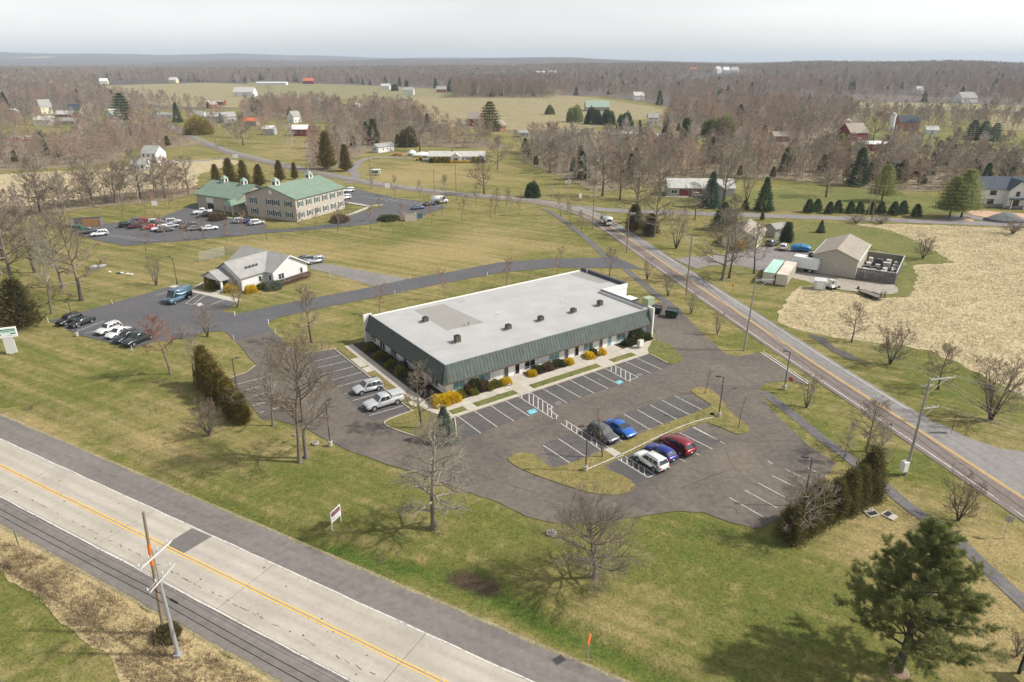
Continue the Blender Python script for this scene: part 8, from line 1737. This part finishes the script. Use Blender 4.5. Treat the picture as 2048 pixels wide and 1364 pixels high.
# ================================================================== woods: distant trees that read as one mass
wcol = bpy.data.collections.new('wood_tree_kinds')
def kind(i, me, m): o = bpy.data.objects.new(f'wood_tree_{chr(97 + i)}', me); me.materials.append(m); wcol.objects.link(o)
def joined(ab): return tubes_mesh('wood_tree', ab[0] + ab[1])
TWW = [twig_mat('wood_twigs_grey', (.34, .295, .24)), twig_mat('wood_twigs_brown', (.32, .255, .20)), twig_mat('wood_twigs_red', (.40, .29, .225)), twig_mat('wood_twigs_pale', (.43, .38, .32))]
for i, (sd, sp, sh, m) in enumerate(((201, .34, 'round', 0), (202, .30, 'round', 1), (203, .36, 'round', 2), (204, .28, 'cone', 0), (205, .34, 'flat', 3), (206, .32, 'round', 1))):
    kind(i, joined(bare_tree(seed=sd, H=15, base=.25, spread=sp, limbs=16, kids=(5, 4, 3), tw=.045, elev=(.35, 1.15), shape=sh, r0=.24)), TWW[m])
kind(6, joined(bare_tree(seed=207, H=5, base=.1, spread=.45, limbs=24, kids=(4, 3, 2), tw=.03, elev=(.3, 1.1), leaders=5, shape='flat', r0=.08)), TWW[2])
kind(7, mesh_np('wood_conifer', *cone_crown(31, 14, 3.4, 1500, .9, .4, .05, .7, .1)), F_SPRUCE); kind(8, mesh_np('wood_cedar', *cone_crown(32, 9, 2.4, 1200, .7, .36, .02, .55, -.6)), F_CEDAR)
def gn_scatter(name, label, P, scl, kidx):
    me = bpy.data.meshes.new(name); me.vertices.add(len(P)); me.vertices.foreach_set('co', np.asarray(P, np.float32).ravel())
    for nm, ty, ar in (('scl', 'FLOAT', np.asarray(scl, np.float32)), ('kidx', 'INT', np.asarray(kidx, np.int32)), ('rz', 'FLOAT', rng.uniform(0, 6.28, len(P)).astype(np.float32))): a = me.attributes.new(nm, ty, 'POINT'); a.data.foreach_set('value', ar)
    o = link(name, me); o['kind'] = 'stuff'; o['label'] = label
    g = bpy.data.node_groups.new('wood_scatter', 'GeometryNodeTree'); g.interface.new_socket('Geometry', in_out='INPUT', socket_type='NodeSocketGeometry'); g.interface.new_socket('Geometry', in_out='OUTPUT', socket_type='NodeSocketGeometry')
    N = g.nodes.new; gi, go = N('NodeGroupInput'), N('NodeGroupOutput'); ci = N('GeometryNodeCollectionInfo'); ci.inputs['Collection'].default_value = wcol; ci.inputs['Separate Children'].default_value = True; ci.inputs['Reset Children'].default_value = True
    ip = N('GeometryNodeInstanceOnPoints'); ip.inputs['Pick Instance'].default_value = True
    def att(nm, ty): a = N('GeometryNodeInputNamedAttribute'); a.data_type = ty; a.inputs['Name'].default_value = nm; return a.outputs['Attribute']
    cx = N('ShaderNodeCombineXYZ'); Lk = g.links.new; Lk(att('rz', 'FLOAT'), cx.inputs['Z']); Lk(gi.outputs[0], ip.inputs['Points']); Lk(ci.outputs[0], ip.inputs['Instance']); Lk(att('kidx', 'INT'), ip.inputs['Instance Index']); Lk(cx.outputs[0], ip.inputs['Rotation']); Lk(att('scl', 'FLOAT'), ip.inputs['Scale']); Lk(ip.outputs[0], go.inputs[0])
    md = o.modifiers.new('scatter', 'NODES'); md.node_group = g; return o
OPEN = [[(185, 166), (300, 163), (490, 167), (525, 186), (550, 214), (420, 216), (330, 212), (195, 192)], [(500, 163), (700, 169), (905, 179), (905, 199), (800, 205), (690, 200), (560, 202), (505, 182)], [(785, 196), (900, 196), (1110, 196), (1160, 192), (1220, 199), (1345, 223), (1260, 246), (1180, 258), (1100, 266), (960, 262), (860, 254), (808, 218)], [(1690, 203), (2048, 209), (2400, 212), (2400, 228), (2048, 224), (1715, 219)], [(1240, 174), (1480, 149), (1505, 157), (1380, 173), (1260, 184)]]
OPENW = [[tuple(G(*q).to_2d()) for q in P] for P in OPEN]
HOUSES = np.array([(o.location.x, o.location.y) for o in col.objects if o.parent is None and o.get('category') in ('house', 'barn', 'farmhouse', 'shed', 'greenhouse', 'cottage', 'stable', 'trailer', 'silo', 'building') and o.location.y > 190])
def wood(name, label, px, dens, mix, hs=(.7, 1.15), floor=True, clear=9.0, sparse=False, fm=None):
    P = [tuple(G(*q).to_2d()) for q in px]; A_ = np.array(P); lo, hi = A_.min(0), A_.max(0); st = dens; gx_ = np.arange(lo[0], hi[0], st); gy_ = np.arange(lo[1], hi[1], st); X, Y = np.meshgrid(gx_, gy_); X = X + rng.uniform(-.5, .5, X.shape) * st; Y = Y + rng.uniform(-.5, .5, Y.shape) * st; X, Y = X.ravel(), Y.ravel(); m = in_poly(X, Y, P)
    for Q in OPENW: m &= ~in_poly(X, Y, Q)
    X, Y = X[m], Y[m]; d = np.min(np.hypot(X[:, None] - HOUSES[None, :, 0], Y[:, None] - HOUSES[None, :, 1]), 1); k = d > clear
    for a in (R2,):
        dd, _ = dist_line(X, Y, np.array(a)); k &= dd > 7
    # keep the sight line to houses open: no trees closely in front of them
    for hx, hy in HOUSES: r = math.hypot(hx, hy); al = (X * hx + Y * hy) / r; pe = np.abs(X * hy - Y * hx) / r; k &= ~((al < r) & (al > r - 48) & (pe < 10))
    X, Y = X[k], Y[k]; n = len(X); ks = rng.choice(len(mix), n, p=np.array([q[1] for q in mix]) / sum(q[1] for q in mix)); kid = np.array([q[0] for q in mix])[ks]
    hole = np.sin(X * .006 + 2 * np.sin(Y * .004)) * np.cos(Y * .0052 + 1.3 * np.sin(X * .0035))
    if sparse: q_ = (hole < .62) | (rng.random(n) < .12); X, Y, kid, n = X[q_], Y[q_], kid[q_], int(q_.sum())
    big = .5 + .5 * np.sin(X * .02 + 1.7 * np.sin(Y * .013)); kid = np.where((kid < 2) & (rng.random(n) < .22 * big), 2, kid)
    gn_scatter(name, label, np.stack([X, Y, np.where(np.hypot(X, Y) > 1100, hill_z(X, Y), 0.0)], 1), rng.uniform(hs[0], hs[1], n), kid)
    if floor: o = sheet('woodland_floor', smooth_poly(P, True, 2), .045 + .002 * (len(px) % 7), fm or M_LITTER)
    return n
MIXD = [(0, 3), (1, 3), (2, 1.2), (3, 2), (4, 1), (5, 2), (7, .12), (8, .15)]; MIXB = MIXD + [(6, 7)]
wood('thicket', 'brown tangled thicket behind the green-roofed office lot', [(-150, 470), (60, 436), (180, 416), (330, 402), (392, 386), (400, 374), (200, 392), (60, 412), (-150, 432)], 4.4, MIXB + [(2, 2)], (.3, .85))
wood('thicket', 'bare woods at the left frame edge', [(-200, 640), (10, 585), (40, 520), (80, 452), (-200, 470)], 7.0, MIXB, (.6, 1.0), False)
wood('wood', 'russet bare wood between the dry meadow and the village', [(-120, 338), (40, 340), (240, 324), (255, 302), (345, 296), (410, 282), (250, 266), (60, 302), (-120, 302)], 5.4, MIXB + [(2, 2)], (.3, .82))
wood('wood', 'grey bare trees among the village houses', [(-100, 262), (120, 258), (260, 264), (430, 262), (470, 252), (420, 234), (230, 236), (-100, 232)], 14.0, MIXD, (.6, 1.0), False)
wood('wood', 'dense grey wood behind the village', [(-500, 232), (200, 216), (330, 218), (520, 216), (330, 211), (190, 192), (180, 168), (0, 160), (-500, 156)], 11.0, MIXD, (.6, 1.1), True, 9, False, M_FARFLOOR)
wood('wood', 'russet bare wood in the middle distance left of the field', [(480, 242), (560, 238), (640, 244), (800, 262), (880, 272), (860, 254), (815, 220), (700, 224), (560, 214), (500, 220)], 8.0, MIXD + [(2, 2)], (.5, 1.1))
wood('wood', 'bare wood around the tall cedars before the white cabin', [(625, 345), (690, 330), (735, 300), (760, 292), (860, 292), (930, 296), (1010, 296), (1000, 286), (860, 272), (690, 262), (620, 290)], 7.0, MIXB, (.55, .9))
wood('wood', 'long belt of brown bare trees behind the right lawns', [(1045, 322), (1085, 338), (1150, 366), (1215, 384), (1345, 357), (1500, 356), (1640, 366), (1760, 380), (1950, 384), (2200, 390), (2200, 322), (1900, 320), (1780, 314), (1600, 312), (1340, 300), (1230, 292), (1090, 296), (1040, 300)], 6.0, MIXB + [(8, 1.2), (7, .4), (4, 1)], (.42, 1.05))
wood('wood', 'reddish-brown bare wood on the right middle ground', [(1325, 264), (1540, 292), (1690, 292), (1690, 262), (1720, 228), (1560, 210), (1340, 224)], 8.5, MIXD + [(2, 2), (8, .4)], (.5, 1.1))
wood('wood', 'bare trees round the brick farmhouse', [(1700, 226), (1800, 230), (2300, 246), (2300, 268), (2000, 262), (1900, 270), (1720, 268)], 13.0, MIXD + [(4, 3)], (.6, .95), False)
wood('wood', 'dark block of straight bare trunks at the field corner', [(905, 197), (1110, 197), (1112, 166), (903, 170)], 9.0, [(0, 1), (1, 2), (3, 3), (5, 2)], (1.0, 1.35))
wood('wood', 'scattered bare trees on the village greens', [(420, 262), (480, 290), (560, 296), (645, 300), (640, 262), (560, 246), (480, 246)], 15.0, MIXD + [(2, 3)], (.5, .9), False)
wood('wood', 'scattered bare trees between the village gardens', [(-60, 268), (160, 272), (300, 268), (420, 256), (420, 238), (230, 242), (-60, 240)], 12.0, MIXD + [(2, 2), (7, .6)], (.5, .85), False)
wood('wood', 'loose bare trees along the field hedge by the rancher', [(860, 262), (960, 270), (1075, 296), (1050, 306), (1000, 296), (870, 282)], 12.0, MIXB, (.4, .85), False)
# the wide far woods
Z = []
wood('wood', 'far grey-brown woodland filling the plain to the hills', [(-700, 198), (300, 197), (540, 196), (800, 196), (1200, 192), (1340, 215), (1560, 212), (1700, 219), (2300, 232), (2700, 232), (2700, 137), (2048, 137), (1024, 137), (0, 137), (-700, 137)], 14.0, MIXD + [(7, .6)], (.6, 1.15), True, 14, True, M_FARFLOOR)

# ================================================================== far wooded hills
ra = np.geomspace(1000, 12500, 340); az = np.radians(np.linspace(-52, 52, 760)); RR, AZ = np.meshgrid(ra, az); HX, HY = RR * np.sin(AZ), RR * np.cos(AZ)
deg = np.degrees(AZ); sig = lambda x: 1 / (1 + np.exp(-x))
h1 = (66 + 8 * np.sin(AZ * 21 + 2) + 5 * np.sin(AZ * 47) + 44 * sig((-deg - 20) / 5)) * sig((4 - deg) / 4) * np.exp(-((RR - 9500) / 2400) ** 2) * (1 + .06 * np.sin(AZ * 14))
h2 = (46 + 9 * np.sin(AZ * 11 + 1) + 4 * np.sin(AZ * 29)) * np.exp(-((RR - 5200) / 1300) ** 2) * sig((14 - deg) / 4) * sig((deg + 24) / 3)
h3 = hill_z(HX, HY)
h4 = 10 * np.exp(-((RR - 2900) / 350) ** 2) * (.5 + .5 * np.sin(AZ * 9 + 2)) + 0 * RR
rg = np.random.default_rng(4); cell = RR * (104 / 760 * math.pi / 180)
fade = np.clip((RR - 2150) / 500, 0, 1)
HZ = np.maximum.reduce([h1, h2 * np.clip((RR - 3000) / 800, 0, 1), h3, h4 * fade]) - .5 + fade * np.minimum(12, cell) * .42 * rg.random(RR.shape) * (1 + .3 * np.sin(HX * .004) * np.cos(HY * .003)) + fade * 2.0 * np.sin(HX * .011) * np.cos(HY * .008)
ny, nx = RR.shape; ii = np.arange(nx * ny).reshape(ny, nx); qd = np.stack([ii[:-1, :-1], ii[:-1, 1:], ii[1:, 1:], ii[1:, :-1]], -1).reshape(-1, 4)[:, ::-1]
t = NT('bare_wooded_hillside', .95, 0, .05); v = t.pos; n1 = t.noise(.0022, 5, .6, v); n2 = t.noise(.02, 4, .7, v); c = t.mix(t.rng(n2, .35, .65), (.075, .064, .058), (.145, .12, .105)); c = t.mix(t.rng(n1, .58, .66, 0, .7), c, (.07, .085, .06)); c = t.mix(t.rng(t.noise(.0013, 3, .5, t.mapv(v, loc=(900, 0, 0))), .66, .69, 0, .8), c, (.34, .28, .17)); t.color(c)
struct(link('hills', mesh_np('hills', np.stack([HX, HY, HZ], -1), qd), t.m), 'low blue-grey wooded hills along the horizon')

# ================================================================== haze
HAZE = 0.0001
hb = MB().b2(-14500, 14500, -450, 14500, -2.0, 150).build('haze', None); hb['kind'] = 'stuff'; hb['label'] = 'thin pale haze over the whole countryside'
hm = bpy.data.materials.new('haze'); hm.use_nodes = True; hm.node_tree.nodes.clear(); ho = hm.node_tree.nodes.new('ShaderNodeOutputMaterial'); hv = hm.node_tree.nodes.new('ShaderNodeVolumePrincipled')
hv.inputs['Color'].default_value = (.74, .86, 1.0, 1); hv.inputs['Density'].default_value = HAZE; hv.inputs['Anisotropy'].default_value = .0; hm.node_tree.links.new(hv.outputs[0], ho.inputs['Volume']); hb.data.materials.clear(); hb.data.materials.append(hm)
